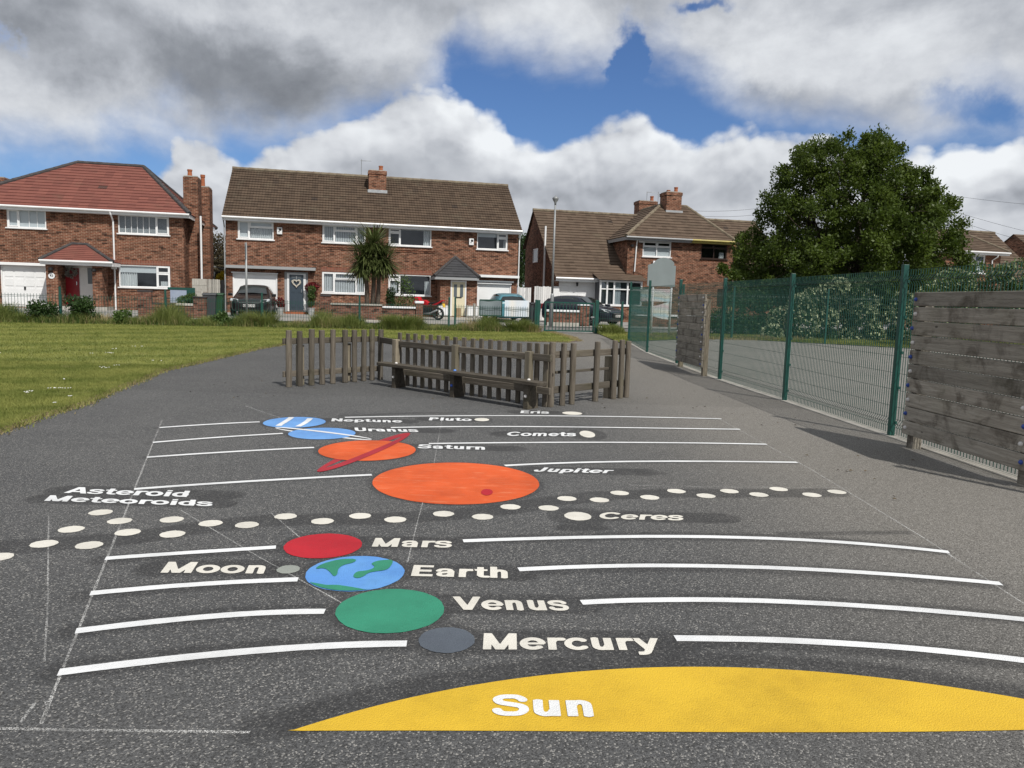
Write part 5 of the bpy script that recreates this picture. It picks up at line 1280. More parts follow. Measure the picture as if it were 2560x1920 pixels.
al = h4.put('alarm_box', h4.mb().B(s_(c4, 1192, 620), s_(c4, 1240, 620), -.1, -.002, mz(4.62), mz(4.75)), WHITE, bevel=.01)
h4.put('flood_lamp', h4.mb().B(s_(c4, 1115, 660), s_(c4, 1140, 660), -.18, -.02, mz(4.38), mz(4.5)), BLACK_METAL)
# side pipes and small gable window on the shaded gable
pd, pz_ = WD(*c4(275, 600), x3l - .1)
h4.put('soil_pipe', h4.mb().T([(x3l - .1, 2.2, FLOOR_Z), (x3l - .1, 2.2, WD(*c4(278, 485), x3l - .1)[1])], .06, 10), WHITE)
gd0, gd1 = WD(*c4(205, 700), x3l)[0], WD(*c4(248, 700), x3l)[0]
gwm = h4.mb(); ga, gb = sorted((gd0, gd1)); gb = max(gb, ga + .6)
for a, b, c, e in ((ga, gb, mz(3.6), mz(3.66)), (ga, gb, mz(4.3), mz(4.36)), (ga, ga + .06, mz(3.66), mz(4.3)), (gb - .06, gb, mz(3.66), mz(4.3))): gwm.B(x3l - .04, x3l - .002, a, b, c, e)
sw_ = h4.put('window', gwm, WHITE); h4.put('pane', h4.mb().B(x3l - .02, x3l - .004, ga + .06, gb - .06, mz(3.66), mz(4.3)), DOOR_GLASS, sw_)
# hipped wing roof over both halves (left part here)
e_l = WS(c4(1085, 565), -OH)[0] - .05; e_r = WS(c4(2112, 640), -OH)[0]
apx = WS(c4(1400, 268), 3.0); apr = s_(c4, 1600, 320, 3.0); wz = apx[1] - .05
apl = apx[0]
def wing_roof(h, a, b):
    mb = h.mb(); cut = x3m
    if h is h4:
        tl = (cut - apl) / 1.0
        roof_courses(h, (e_l, -OH, EZ), (cut, -OH, EZ), (cut, 3.0, wz), (apl, 3.0, wz), 12, .035, mb=mb)
        roof_courses(h, (e_l, 6.2, EZ), (e_l, -OH, EZ), (apl, 3.0, wz), (apl, 6.2, wz), 12, .035, mb=mb)
    else:
        roof_courses(h, (cut, -OH, EZ), (e_r, -OH, EZ), (apr + .3, 3.0, wz), (cut, 3.0, wz), 12, .035, mb=mb)
        roof_courses(h, (e_r, -OH, EZ), (e_r, 6.2, EZ), (apr + .3, 6.2, wz), (apr + .3, 3.0, wz), 12, .035, mb=mb)
    return mb
wr = h4.put('wing_roof', wing_roof(h4, 0, 0), ROOF_BROWN2)
ridge_line(h4, (e_l, -OH, EZ + .03), (apl, 3.0, wz), RIDGE_BROWN, .11, wr); ridge_line(h4, (apl, 3.0, wz), (apl, 6.0, wz), RIDGE_BROWN, .11, wr)
gutter(h4, e_l, x3m, -OH, EZ - .03, GREY_UPVC, GREY_UPVC)
h4.put('fascia', h4.mb().B(e_l + .02, e_l + .05, -OH + .05, 4.0, EZ - .2, EZ), GREY_UPVC)
cdp = 2.3
ch4 = chimney(h4, s_(c4, 1455, 300, cdp), s_(c4, 1596, 300, cdp), cdp, cdp + 1.0, EZ + .9, WS(c4(1520, 155), cdp)[1], [(s_(c4, 1475, 150, cdp + .4), cdp + .4, .12), (s_(c4, 1545, 150, cdp + .4), cdp + .4, .32)], wr)
cbz4 = EZ + (wz - EZ) * (cdp + OH) / (3.0 + OH)
h4.put('flashing', h4.mb().B(s_(c4, 1450, 380, cdp) - .03, s_(c4, 1596, 380, cdp) + .06, cdp - .05, cdp - .004, cbz4 - .08, cbz4 + .12), LEAD, wr)
cdq = 6.3
ch4b = chimney(h4, s_(c4, 1200, 290, cdq), s_(c4, 1365, 290, cdq), cdq, cdq + .9, RZ3 - .8, WS(c4(1280, 240), cdq)[1], [(s_(c4, 1318, 225, cdq + .4), cdq + .4, .35)], r4)
tv_aerial(h4, (s_(c4, 1270, 230, cdq + .4), cdq + .4, WS(c4(1280, 240), cdq)[1]), WS(c4(1270, 135), cdq)[1] - WS(c4(1270, 240), cdq)[1], r4, 3)
tv_aerial(h4, (s_(c4, 1376, 240, cdq), cdq, RZ3), WS(c4(1376, 150), cdq)[1] - RZ3, r4, 4)
h5 = House('semi_detached_house', 'house with faded yellow fascia and dark brown window, partly behind the big tree', x3m)
mb = front_wall(h5, x3m, xw1, FLOOR_Z - .3, EZ, [w_h]); mb.P([(xw1, 0, ZC), (xw1, 5.5, ZC), (xw1, 5.5, EZ), (xw1, 0, EZ)], [(0, 1, 2, 3)])
x5r = xw1 + (xw0 - x3l)
front_wall(h5, xw1, x5r, FLOOR_Z - .3, ZC + .1, [], mb=mb)
h5.put('wall', mb, BRICK, recalc=False)
window(h5, *w_h, [(0, .5, 2, .32), (.5, 1, 2, .32)], [('curtain', .74, .92, .02, .45)], frame_m=BROWN_FRAME)
h5.put('window', h5.mb().B(x3m + 2.0, x3m + 4.2, -.03, .03, mz(1.5), mz(2.4)), BROWN_FRAME)
wr5 = h5.put('wing_roof', wing_roof(h5, 0, 0), ROOF_BROWN2); ridge_line(h5, (e_r, -OH, EZ + .03), (apr + .3, 3.0, wz), RIDGE_BROWN, .11, wr5); ridge_line(h5, (x3m, 3.0, wz), (apr + .3, 3.0, wz), RIDGE_BROWN, .11, wr5)
gutter(h5, x3m, e_r, -OH, EZ - .03, YELLOW_PAINT, YELLOW_PAINT)
mb = roof_courses(h5, (xw1 - .5, -OH, ZC), (x5r + .12, -OH, ZC), (x5r + .12, 5.3, RZ3), (xw1 - .5, 5.3, RZ3), 24, .035)
roof_courses(h5, (x3m, ds_, EZ - .05), (xw1 - .501, ds_, EZ - .05), (xw1 - .501, 5.3, RZ3), (x3m, 5.3, RZ3), 9, .035, mb=mb); r5 = h5.put('roof', mb, ROOF_BROWN2)
ridge_line(h5, (x3m, 5.3, RZ3 + .02), (x5r + .12, 5.3, RZ3 + .02), RIDGE_BROWN, .11, r5)
downpipe(h5, [(xw1 - .05, -.1, EZ - .2), (xw1 - .05, -.06, FLOOR_Z)], YELLOW_PAINT)

# ---- houses at the far right
c6 = lambda x, y: (2360 + x / 8.295, 540 + y / 8.295)
z6 = EZ + .15
x6r = s_(c6, 1280, 755); x6l = x6r - 7.4
h6 = House('semi_detached_house', 'hip roofed house showing right of the big tree, white gutter', x6l)
w6 = (s_(c6, 435, 850), s_(c6, 860, 850), z6 - 1.35, z6 - .18)
mb = front_wall(h6, x6l, x6r - .35, FLOOR_Z - .3, z6, [w6]); mb.P([(x6r - .35, 0, FLOOR_Z), (x6r - .35, 6, FLOOR_Z), (x6r - .35, 6, z6), (x6r - .35, 0, z6)], [(0, 1, 2, 3)])
h6.put('wall', mb, BRICK, recalc=False)
window(h6, *w6, [(0, .48, 2, .4), (.48, 1, 2, .4)], [('roller', .02, .98, 0, .6)])
rz6 = WS(c6(600, 345), 3.2)[1]; ax6 = s_(c6, 330, 340, 3.2)
mb = roof_courses(h6, (x6l - .35, -OH, z6), (x6r, -OH, z6), (ax6, 3.2, rz6), (x6l + 3, 3.2, rz6), 12, .035); roof_courses(h6, (x6r, -OH, z6), (x6r, 6, z6), (ax6, 6, rz6), (ax6, 3.2, rz6), 12, .035, mb=mb)
r6 = h6.put('wing_roof', mb, ROOF_BROWN2); ridge_line(h6, (x6r, -OH, z6 + .03), (ax6, 3.2, rz6), RIDGE_BROWN, .1, r6)
xv0, xv1 = s_(c6, 1000, 360, 5.0), s_(c6, 1560, 850, -OH)
rzc = WS(c6(900, 352), 5.0)[1]
mb = roof_courses(h6, (x6r - 3, -OH, ZC + .15), (xv0 + .2, -OH, ZC + .15), (xv0 + .2, 5.0, rzc), (x6r - 3, 5.0, rzc), 22, .035)
r6b = h6.put('roof', mb, ROOF_BROWN2); ridge_line(h6, (ax6, 5.0, rzc + .02), (xv0 + .2, 5.0, rzc + .02), RIDGE_BROWN, .11, r6b)
gutter(h6, x6l - .35, x6r, -OH, z6 - .03)
downpipe(h6, [(s_(c6, 1040, 760), -OH, z6 - .1), (s_(c6, 1035, 790), -.3, z6 - .3), (s_(c6, 990, 850), -.07, z6 - .5), (s_(c6, 985, 990), -.07, FLOOR_Z)])
x7 = s_(c6, 1480, 600, 2.0); 
h7 = House('brick_house', 'dark brick gable end at the right edge of the photo', x7)
ap7 = WS(c6(1440, 385), 5.0); x7 = ap7[0] + .1
mb = h7.mb().P([(x7, 0, FLOOR_Z), (x7, 9.5, FLOOR_Z), (x7, 9.5, ap7[1] - 3.3), (x7, 5.0, ap7[1]), (x7, 0, ap7[1] - 3.6)], [(0, 1, 2, 3, 4)]); mb.P([(x7, 0, FLOOR_Z), (x7 + 9, 0, FLOOR_Z), (x7 + 9, 0, ap7[1] - 3.6), (x7, 0, ap7[1] - 3.6)], [(0, 1, 2, 3)])
h7.put('wall', mb, BRICK, recalc=False)
mb = roof_courses(h7, (x7 - .12, -OH, ap7[1] - 3.75), (x7 + 9, -OH, ap7[1] - 3.75), (x7 + 9, 5.0, ap7[1] + .03), (x7 - .12, 5.0, ap7[1] + .03), 20, .035); roof_courses(h7, (x7 + 9, 9.9, ap7[1] - 3.5), (x7 - .12, 9.9, ap7[1] - 3.5), (x7 - .12, 5.0, ap7[1] + .03), (x7 + 9, 5.0, ap7[1] + .03), 4, .035, mb=mb)
h7.put('roof', mb, ROOF_BROWN2)
h7.put('soil_pipe', h7.mb().T([(x7 - .1, 3.2, FLOOR_Z), (x7 - .1, 3.2, ap7[1] - 2.2)], .06, 8), TERRACOTTA)
# ---- chimney of the next house beyond the left edge
x8 = s_(c1, 18, 240, 5.0)
h8 = House('brick_house', 'house beyond the left edge with only its dark chimney showing', x8 - 8)
z8 = WS(c1(18, 225), 5.0)[1]
mb = front_wall(h8, x8 - 8, x8 - 1.2, FLOOR_Z - .2, EZ, [], d=.2); mb.P([(x8 - 1.2, .2, FLOOR_Z), (x8 - 1.2, 7, FLOOR_Z), (x8 - 1.2, 7, EZ), (x8 - 1.2, .2, EZ)], [(0, 1, 2, 3)]); h8.put('wall', mb, BRICK, recalc=False)
mb = roof_courses(h8, (x8 - 8.3, -.1, EZ), (x8 - .9, -.1, EZ), (x8 - 3, 3.6, RZ1 - .4), (x8 - 6, 3.6, RZ1 - .4), 14, .03); roof_courses(h8, (x8 - .9, -.1, EZ), (x8 - .9, 7.4, EZ), (x8 - 3, 3.6, RZ1 - .4), (x8 - 3, 3.6, RZ1 - .4), 14, .03, mb=mb)
r8 = h8.put('roof', mb, ROOF_BROWN2)
chimney(h8, x8 - .75, s_(c1, 38, 250, 5.0), 5.0, 6.0, FLOOR_Z, z8, [], None)
# ------------------------------------------------------------------ near objects: fences, bench, boards
def Gh(p, z):
    d = ray(*p); q = C0 + d * ((z - CAM_H) / d[2]); return Vector(q)
def cP(x, y): return (640 + x / 2.212, 780 + y / 2.212)
def gp(p, z=0.0):
    v = G(*p); return Vector((v.x, v.y, v.z + z))
# ---- picket fence with three runs
pf = thing('picket_fence', 'zigzag weathered grey picket fence standing on the tarmac', 'picket fence', gp(cP(687, 374)))
base = pf.location.copy()
def pole(p, r, hgt, name='picket', m=WOOD_PICKET, lean=0.0, parent=pf, off=base):
    p = Vector(p) - off; n = 12; mb = MB()
    j = [random.uniform(.93, 1.05) for _ in range(4)]
    mb.tube([p + Vector((0, 0, 0)), p + Vector((lean * .3, 0, hgt * .3)), p + Vector((lean * .7, 0, hgt * .7)), p + Vector((lean, 0, hgt))], [r * j[0] * 1.06, r * j[1], r * j[2], r * j[3]], n)
    o = obj(name, mb, m, parent, smooth=False, bevel=.006); return o
lb = [(182, 415), (243, 410), (305, 405), (366, 400.5), (425, 396), (483, 389), (539, 385), (593, 381), (640, 377), (687, 373)]
A_, B_ = gp(cP(*lb[0])), gp(cP(*lb[-1])); uL = (B_ - A_).normalized(); nL = Vector((-uL.y, uL.x, 0))
if nL.y < 0: nL = -nL
for x, y in lb:
    t = (gp(cP(x, y)) - A_).dot(uL); pole(A_ + uL * t, .047, .905 + random.uniform(-.015, .02), lean=random.uniform(-.008, .008))
def rail(a, b, z, w=.045, h=.095, name='rail', m=WOOD_RAIL):
    a, b = Vector(a), Vector(b); mid = (a + b) / 2; d = b - a; L_ = d.length
    o = obj(name, MB().box(-L_ / 2, L_ / 2, -w / 2, w / 2, -h / 2, h / 2), m, pf, bevel=.006)
    o.location = mid + Vector((0, 0, z)) - base; o.rotation_euler = (0, 0, math.atan2(d.y, d.x)); return o
for z in (.73, .20): rail(A_ + nL * .072 - uL * .06, B_ + nL * .072 + uL * .02, z)
def sqpost(p, hgt, ang, m=WOOD_POST, w=.10, name='post'):
    o = obj(name, MB().box(-w / 2, w / 2, -w / 2, w / 2, 0, hgt), m, pf, bevel=.006); o.location = Vector(p) - base; o.rotation_euler = (0, 0, ang); return o
aL = math.atan2(uL.y, uL.x)
sqpost(A_ + uL * (.30) + nL * .145, .66, aL); sqpost(A_ + uL * ((B_ - A_).length - .62) + nL * .145, .66, aL)
# middle run: rails on the near side, square pickets behind
M0, M1 = gp(cP(770, 402)), gp(cP(1615, 533)); uM = (M1 - M0).normalized(); nM = Vector((-uM.y, uM.x, 0)); nM = nM if nM.y > 0 else -nM
aM = math.atan2(uM.y, uM.x)
LM = (M1 - M0).length
for x in (793, 837, 878, 920, 963, 1007, 1052, 1098, 1146, 1195, 1242, 1292, 1343, 1396, 1450, 1506, 1550, 1600):
    d = ray(*cP(x, 400)); 
    # intersect view ray (in plan) with the picket line
    P0 = M0 + nM * .08; t_, = [((P0.x - C0[0]) * d[1] - (P0.y - C0[1]) * d[0]) / (d[0] * uM.y - d[1] * uM.x)]
    p = P0 + uM * t_
    o = obj('picket', MB().box(-.040, .040, -.018, .018, 0.0, .89 + random.uniform(-.012, .012)), WOOD_PICKET, pf, bevel=.008); o.location = p - base; o.rotation_euler = (0, 0, aM)
def tM(x): 
    d = ray(*cP(x, 400)); return ((M0.x - C0[0]) * d[1] - (M0.y - C0[1]) * d[0]) / (d[0] * uM.y - d[1] * uM.x)
pst = [tM(772), tM(1100), tM(1506)]
rail(B_ + nL * .03, M0 + uM * pst[0], .72, .04, .10)
for z, h in ((.70, .10), (.235, .10)):
    for a, b in ((pst[0] - .02, pst[1]), (pst[1], pst[2]), (pst[2], LM)): rail(M0 + uM * (a + .05) + nM * .035, M0 + uM * (b - .05 if b < LM else b) + nM * .035, z, .045, h)
for t in pst: sqpost(M0 + uM * t - nM * .0, .775, aM, WOOD_POST, .095)
# right run
rb_ = [(1628, 525), (1680, 515), (1730, 508), (1870, 493), (1967, 480), (2005, 475), (2046, 472)]
R0_, R1_ = gp(cP(*rb_[0])), gp(cP(*rb_[-1])); uR = (R1_ - R0_).normalized(); nR = Vector((-uR.y, uR.x, 0)); nR = nR if nR.y > 0 else -nR
for x, y in rb_:
    t = (gp(cP(x, y)) - R0_).dot(uR); pole(R0_ + uR * t, .045, .905 + random.uniform(-.015, .02), lean=random.uniform(-.008, .008))
for z in (.735, .225): rail(R0_ + nR * .072 - uR * .03, R1_ + nR * .072 + uR * .05, z, .045, .10)
rail(R0_ + nR * .10 + uR * .2, R1_ + nR * .10 - uR * .35, .475, .04, .04)
aR = math.atan2(uR.y, uR.x)
for t in (.14, (R1_ - R0_).length - .30): sqpost(R0_ + uR * t + nR * .145, .66, aR)
# ---- bench
S0, S1 = Gh(cP(652, 283), .375), Gh(cP(1572, 402), .375); uS = (S1 - S0).normalized(); nS = Vector((-uS.y, uS.x, 0)); nS = nS if nS.y > 0 else -nS
aS = math.atan2(uS.y, uS.x); LS = (S1 - S0).length
be = thing('bench', 'long low backless plank bench in front of the picket fence', 'bench', (S0.x, S0.y, 0), aS)
pts = []
for k in range(9): a = math.pi / 2 + math.pi * k / 8; pts.append((.11 + .11 * math.cos(a), .11 + .11 * math.sin(a)))
for k in range(9): a = -math.pi / 2 + math.pi * k / 8; pts.append((LS - .11 + .11 * math.cos(a), .11 + .11 * math.sin(a)))
obj('seat', MB().prism(pts, .052, ((0, 0, .345), (1, 0, 0), (0, 1, 0), (0, 0, 1))), WOOD_SEAT, be, bevel=.008)
def tS(x, y=430):
    d = ray(*cP(x, y)); return ((S0.x - C0[0]) * d[1] - (S0.y - C0[1]) * d[0]) / (d[0] * uS.y - d[1] * uS.x)
for i, x in enumerate((745, 1068, 1478)):
    t = tS(x); 
    obj('leg', MB().box(t - .045, t + .045, .05, .15, -.02, .345), WOOD_SEAT, be, bevel=.006)
    obj('side_board', MB().prism([(.152, -.02), (.30, -.02), (.25, .345), (.152, .345)], .05, ((t - .025, 0, 0), (0, 1, 0), (0, 0, 1), (1, 0, 0))), WOOD_SEAT, be, bevel=.006)
    m_ = HOLD_LIGHTBLUE if i == 1 else HOLD_WHITE
    obj('bolt_cap', MB().lathe([(.026, 0), (.024, .014), (.014, .024), (.002, .027)], 12, (t, .11, .3975)), m_, be, smooth=True)
    mb = MB(); v = [(t + .024 * math.cos(2 * math.pi * k / 12) * s, .05 - dp, .18 + .024 * math.sin(2 * math.pi * k / 12) * s) for s, dp in ((1, 0), (.9, .012), (.4, .022)) for k in range(12)]
    mb.add(v, [(i2 * 12 + k, i2 * 12 + (k + 1) % 12, (i2 + 1) * 12 + (k + 1) % 12, (i2 + 1) * 12 + k) for i2 in range(2) for k in range(12)] + [tuple(range(24, 36))])
    obj('bolt_cap', mb, HOLD_BLUE if i == 1 else HOLD_WHITE, be, smooth=True)

# ---- tall welded mesh fence
def mesh_panel(mb, a, b, z0, z1, sp=.05, rows=None, folds=(), wire=.0026, foldd=.035, side=(1, 0), wire_h=.003, both=False):
    a, b = Vector(a), Vector(b); d = b - a; L_ = d.length; u = d / L_; n = Vector((-u.y, u.x, 0)); n = n if n.dot(Vector((side[0], side[1], 0))) > 0 else -n
    nv = max(2, int(L_ / sp)); g0, g1 = gz(a.x, a.y), gz(b.x, b.y); prof = [(z0, 0)]
    for f in folds: prof += [(f - .05, 0), (f, foldd), (f + .05, 0)]
    prof.append((z1, 0))
    for i in range(nv + 1):
        t = (i + .5) / (nv + 1) * L_; g = g0 + (g1 - g0) * t / L_
        mb.tube([a + u * t + n * o_ + Vector((0, 0, z + g - a.z)) for z, o_ in prof], wire, 4, False)
    rows = rows if rows is not None else [z0 + .0 + .2 * k for k in range(int((z1 - z0) / .2) + 1)]
    for z in rows:
        mb.tube([a + n * .006 + Vector((0, 0, z + g0 - a.z)), b + n * .006 + Vector((0, 0, z + g1 - a.z))], wire_h, 4, False)
        if both: mb.tube([a - n * .006 + Vector((0, 0, z + g0 - a.z)), b - n * .006 + Vector((0, 0, z + g1 - a.z))], wire_h, 4, False)
    for f in folds:
        for z, o_ in ((f - .05, 0), (f, foldd), (f + .05, 0)):
            mb.tube([a + n * o_ + Vector((0, 0, z + g0 - a.z)), b + n * o_ + Vector((0, 0, z + g1 - a.z))], wire_h, 4, False)
def fence_post(x, y, hgt, w, m, parent, off, ang=0.0, cap=True):
    o = obj('post', MB().box(-w / 2, w / 2, -w / 2, w / 2, -.05, hgt), m, parent, bevel=.004); o.location = Vector((x, y, gz(x, y))) - off; o.rotation_euler = (0, 0, ang); return o
off0 = Vector((4.57, 8.79, 0))
tf = thing('mesh_fence', 'tall green welded mesh fence with square posts beside the playground', 'fence', off0)
FOLD = (.16, 1.86)
ROWS_T = [.02, .36, .56, .76, .96, 1.16, 1.36, 1.56, 1.70, 1.98]
for i, (p, q) in enumerate(zip(FENCE[:-1], FENCE[1:])):
    if i < 1: continue
    ang = math.atan2(q[1] - p[1], q[0] - p[0]); mb = MB()
    a = Vector((p[0] + .03, p[1], 0)); b = Vector((q[0] + .03, q[1], 0))
    mesh_panel(mb, a - off0, b - off0, .03, 1.98, .05, ROWS_T, FOLD, .0041 if i < 4 else .0031, side=(-1, 0))
    if i >= 0:
        zz = [gz(p[0], p[1]), gz(q[0], q[1])]
    obj('mesh_panel', mb, GREEN_WIRE, tf, recalc=False)
for i, p in enumerate(FENCE[1:]):
    q = FENCE[min(i + 2, len(FENCE) - 1)]; r_ = FENCE[max(i, 0)]
    po = fence_post(p[0], p[1], 2.04, .062, GREEN_COAT, tf, off0, math.atan2(q[1] - r_[1], q[0] - r_[0]))
    nclip = 5
    for k in range(nclip): 
        z = .15 + k * .42
        c = obj('clip', MB().box(-.04, .04, -.012, .012, z, z + .035), GREEN_COAT, po); c.location = (0, -.033, 0)
# far court fence
FAR = [(3.95, 25.4), (6.2, 27.4), (8.5, 28.9), (11.6, 27.6), (14.7, 26.3), (17.8, 25.0), (20.9, 23.7)]
off1 = Vector((8.5, 28.9, 0))
ff = thing('mesh_fence', 'green welded mesh fence on the far side of the court before the bushes', 'fence', off1)
for p, q in zip(FAR[:-1], FAR[1:]):
    mb = MB(); mesh_panel(mb, Vector((p[0], p[1], 0)) - off1, Vector((q[0], q[1], 0)) - off1, .03, 1.98, .065, ROWS_T, (.16, 1.86), .0030, side=(0, -1), wire_h=.004)
    obj('mesh_panel', mb, GREEN_WIRE, ff, recalc=False)
for p in FAR[1:]: fence_post(p[0], p[1], 2.04, .065, GREEN_COAT, ff, off1, FA)

# ---- climbing boards
def climbing_board(name, label, x, y0, y1, zb, n, gap, xr=None, postends=(0, 0), near_end=False):
    g = gz(x, (y0 + y1) / 2); xr = x if xr is None else xr
    t = thing(name, label, 'climbing board', (x, y0, g), 0.0, 'timber climbing boards along the mesh fence')
    d = Vector((xr - x, y1 - y0, 0)); L_ = d.length; ang = math.atan2(d.y, d.x) - math.pi / 2; t.rotation_euler = (0, 0, ang)
    h = .148
    zc = zb
    for k in range(n):
        z = zc; zc += h + gap[k % len(gap)]; j0, j1 = random.uniform(-.012, .006), random.uniform(-.006, .012)
        split = k % 3 == 1 and n > 9
        o = obj('plank', MB().box(-.024, .022, 0 + j0, L_ + j1, 0, h), WOOD_BOARD, t, bevel=.009); o.location = (random.uniform(-.004, .004), 0, z)
    top = zc
    for i, yy in enumerate((.02, L_ - .14)):
        obj('post', MB().box(.024, .124, yy, yy + .12, -.05, top - .10), WOOD_POST if near_end else WOOD_BOARD, t, bevel=.006)
    for e in (0, 1):
        for k in range(n):
            yy = .055 if e == 0 else L_ - .055
            yy += random.uniform(-.012, .012) + (.02 if k % 2 else -.0)
            m_ = HOLD_BLUE if (k + e) % 2 == 0 else HOLD_WHITE
            c = Vector((-.024, yy, zb + k * (h + gap[0]) + h * .5)); mb = MB(); r_ = .022
            v = [(c.x - dp, c.y + r_ * s * math.cos(2 * math.pi * q / 12), c.z + r_ * s * math.sin(2 * math.pi * q / 12)) for s, dp in ((1, 0), (.95, .012), (.6, .022), (.1, .026)) for q in range(12)]
            mb.add(v, [(a * 12 + q, a * 12 + (q + 1) % 12, (a + 1) * 12 + (q + 1) % 12, (a + 1) * 12 + q) for a in range(3) for q in range(12)] + [tuple(range(36, 48))])
            obj('bolt_cap', mb, m_, t, smooth=True)
    return t
climbing_board('climbing_board', 'large weathered plank board at the right edge, bolted with blue and white caps', 4.47, 6.28, 8.13, .15, 10, (.008, .006, .011), xr=4.375)
climbing_board('climbing_board', 'smaller distant weathered plank board standing left of the second green fence post', 3.97, 15.45, 17.4, .16, 10, (.006, .004), xr=3.86, near_end=True)

# ---- low street fence and gate
off2 = Vector((*pq(2.0, FQ), 0)); 
lf = thing('mesh_fence', 'low green mesh fence along the street behind the weeds', 'fence', off2)
def fx(px, q=FQ):
    d = ray(px, 760); t = (q + (C0 @ NV)) / -(d @ NV); p = C0 + d * t; return float(p[0])
low_posts = [fx(p) for p in (-120, 151, 414, 655, 899, 1123, 1138, 1340)]
xs_ = low_posts
for i, (a, b) in enumerate(zip(xs_[:-1], xs_[1:])):
    if b - a < .5: continue
    pa, pb = pq(a, FQ), pq(b, FQ); mb = MB()
    mesh_panel(mb, Vector((*pa, 0)) - off2, Vector((*pb, 0)) - off2, .04, 1.25, .095, [.05, .25, .45, .65, .85, 1.13, 1.19], (), .0062, side=(0, -1), wire_h=.0065)
    obj('mesh_panel', mb, GREEN_WIRE, lf, recalc=False)
for x in xs_: fence_post(*pq(x, FQ), 1.28 if x > fx(1000) else 1.25, .062, GREEN_COAT, lf, off2, FA)
rf = thing('mesh_fence', 'short low green mesh fence right of the gate', 'fence', (*pq(fx(1556), FQ), 0)); offr = rf.location.copy()
ra_, rb2 = fx(1500), fx(1556)
mb = MB(); mesh_panel(mb, Vector((*pq(ra_, FQ), 0)) - offr, Vector((*pq(rb2, FQ), 0)) - offr, .04, 1.22, .095, [.05, .25, .45, .65, .85, 1.1, 1.19], (), .0062, side=(0, -1), wire_h=.0065); obj('mesh_panel', mb, GREEN_WIRE, rf, recalc=False)
fence_post(*pq(rb2, FQ), 1.30, .08, GREEN_COAT, rf, offr, FA)
# gate
gx0, gx1 = fx(1362), fx(1487); pg = pq(gx0, FQ); zg = gz(*pg)
gt = thing('gate', 'green barred metal gate at the end of the path', 'gate', (pg[0], pg[1], zg), FA)
GW = (gx1 - gx0) / math.cos(FA)
fr = MB().box(0, .06, -.025, .025, .06, 1.22).box(GW - .06, GW, -.025, .025, .06, 1.22).box(.061, GW - .061, -.024, .024, 1.165, 1.219).box(.061, GW - .061, -.024, .024, .061, .115)
obj('frame', fr, GREEN_COAT, gt)
for k in range(13): x = .06 + (GW - .12) * (k + 1) / 14; obj('bar', MB().box(x - .012, x + .012, -.012, .012, .116, 1.164), GREEN_COAT, gt)
for nm, x0, w, hh in (('gate_post', fx(1346), .12, 1.27), ('gate_post', fx(1493), .14, 1.33)):
    p = pq(x0, FQ); o = obj(nm, MB().box(-w / 2, w / 2, -.05, .05, -.05, hh), GREEN_COAT, gt, bevel=.004)
    o.location = ((p[0] - pg[0]) / math.cos(FA), 0, 0)
obj('latch', MB().box(GW - .15, GW - .02, -.06, -.026, .62, .68), GREY_METAL, gt)
# banners tied to the low fence
def banner(label, cat, pL, pR, yT, yB, m, q=FQ + .035, frame=None):
    xa, xb = fx(pL, q), fx(pR, q); a, b = pq(xa, q), pq(xb, q)
    zt = C0[2] + 0; 
    def zz(px, py):
        d = ray(px, py); t = (q + (C0 @ NV)) / -(d @ NV); return float((C0 + d * t)[2])
    n = 14; mb = MB(); vs = []
    for j in range(n + 1):
        f = j / n; x, y = a[0] + (b[0] - a[0]) * f, a[1] + (b[1] - a[1]) * f; s = .012 * math.sin(f * 9 + 1); 
        px = pL + (pR - pL) * f
        t0, t1 = zz(px, yT(f)), zz(px, yB(f))
        vs += [(x + NV[0] * s, y + NV[1] * s, t0), (x + NV[0] * s, y + NV[1] * s, t1)]
    c = Vector(vs[1]); vs = [Vector(v) - c for v in vs]
    o = thing('banner', label, cat, c)
    th = Vector((NV[0], NV[1], 0)) * -.008
    mb.add(list(vs) + [v + th for v in vs], [(2 * j, 2 * j + 2, 2 * j + 3, 2 * j + 1) for j in range(n)] + [(2 * (n + 1) + 2 * j + 1, 2 * (n + 1) + 2 * j + 3, 2 * (n + 1) + 2 * j + 2, 2 * (n + 1) + 2 * j) for j in range(n)])
    obj('cloth', mb, m, o, recalc=False, smooth=True)
    if frame:
        f2 = MB(); k = len(vs)
        for p, q2 in ((vs[0], vs[k - 2]), (vs[1], vs[k - 1]), (vs[0], vs[1]), (vs[k - 2], vs[k - 1])): f2.bar(p, q2, .03, .04)
        obj('frame', f2, GREEN_COAT, o)
    return o
def banner_mat(name, stops, direction='x', base=None, scale=1.0):
    m, t, b, o = newmat(name); s = t.sep(t.obj()); v = t.math('ADD', t.math('MULTIPLY', s[0], scale if direction == 'x' else .25), t.math('MULTIPLY', s[2], 0 if direction == 'x' else scale))
    v = t.math('ADD', v, t.math('MULTIPLY', t.noise(t.obj(), 3.0, 4.0), .35)); v = t.math('FRACT', v)
    r = t.node('ShaderNodeValToRGB'); t.put(r.inputs[0], v); e = r.color_ramp.elements
    e[0].position, e[0].color = stops[0][0], (*stops[0][1], 1); e[1].position, e[1].color = stops[-1][0], (*stops[-1][1], 1)
    for p, c in stops[1:-1]: q = e.new(p); q.color = (*c, 1)
    t.put(b.inputs['Base Color'], r.outputs[0]); t.put(b.inputs['Roughness'], .55); return m
B_GREY = banner_mat('grey_blue_banner', [(0, (.15, .185, .20)), (.4, (.20, .24, .26)), (.7, (.14, .17, .19)), (1, (.16, .19, .21))], 'x', scale=.7)
B_WHITE = banner_mat('washed_out_white_banner', [(0, (.70, .74, .80)), (.3, (.62, .70, .80)), (.55, (.74, .72, .70)), (.8, (.66, .70, .76)), (1, (.70, .74, .80))], 'x', scale=1.4)
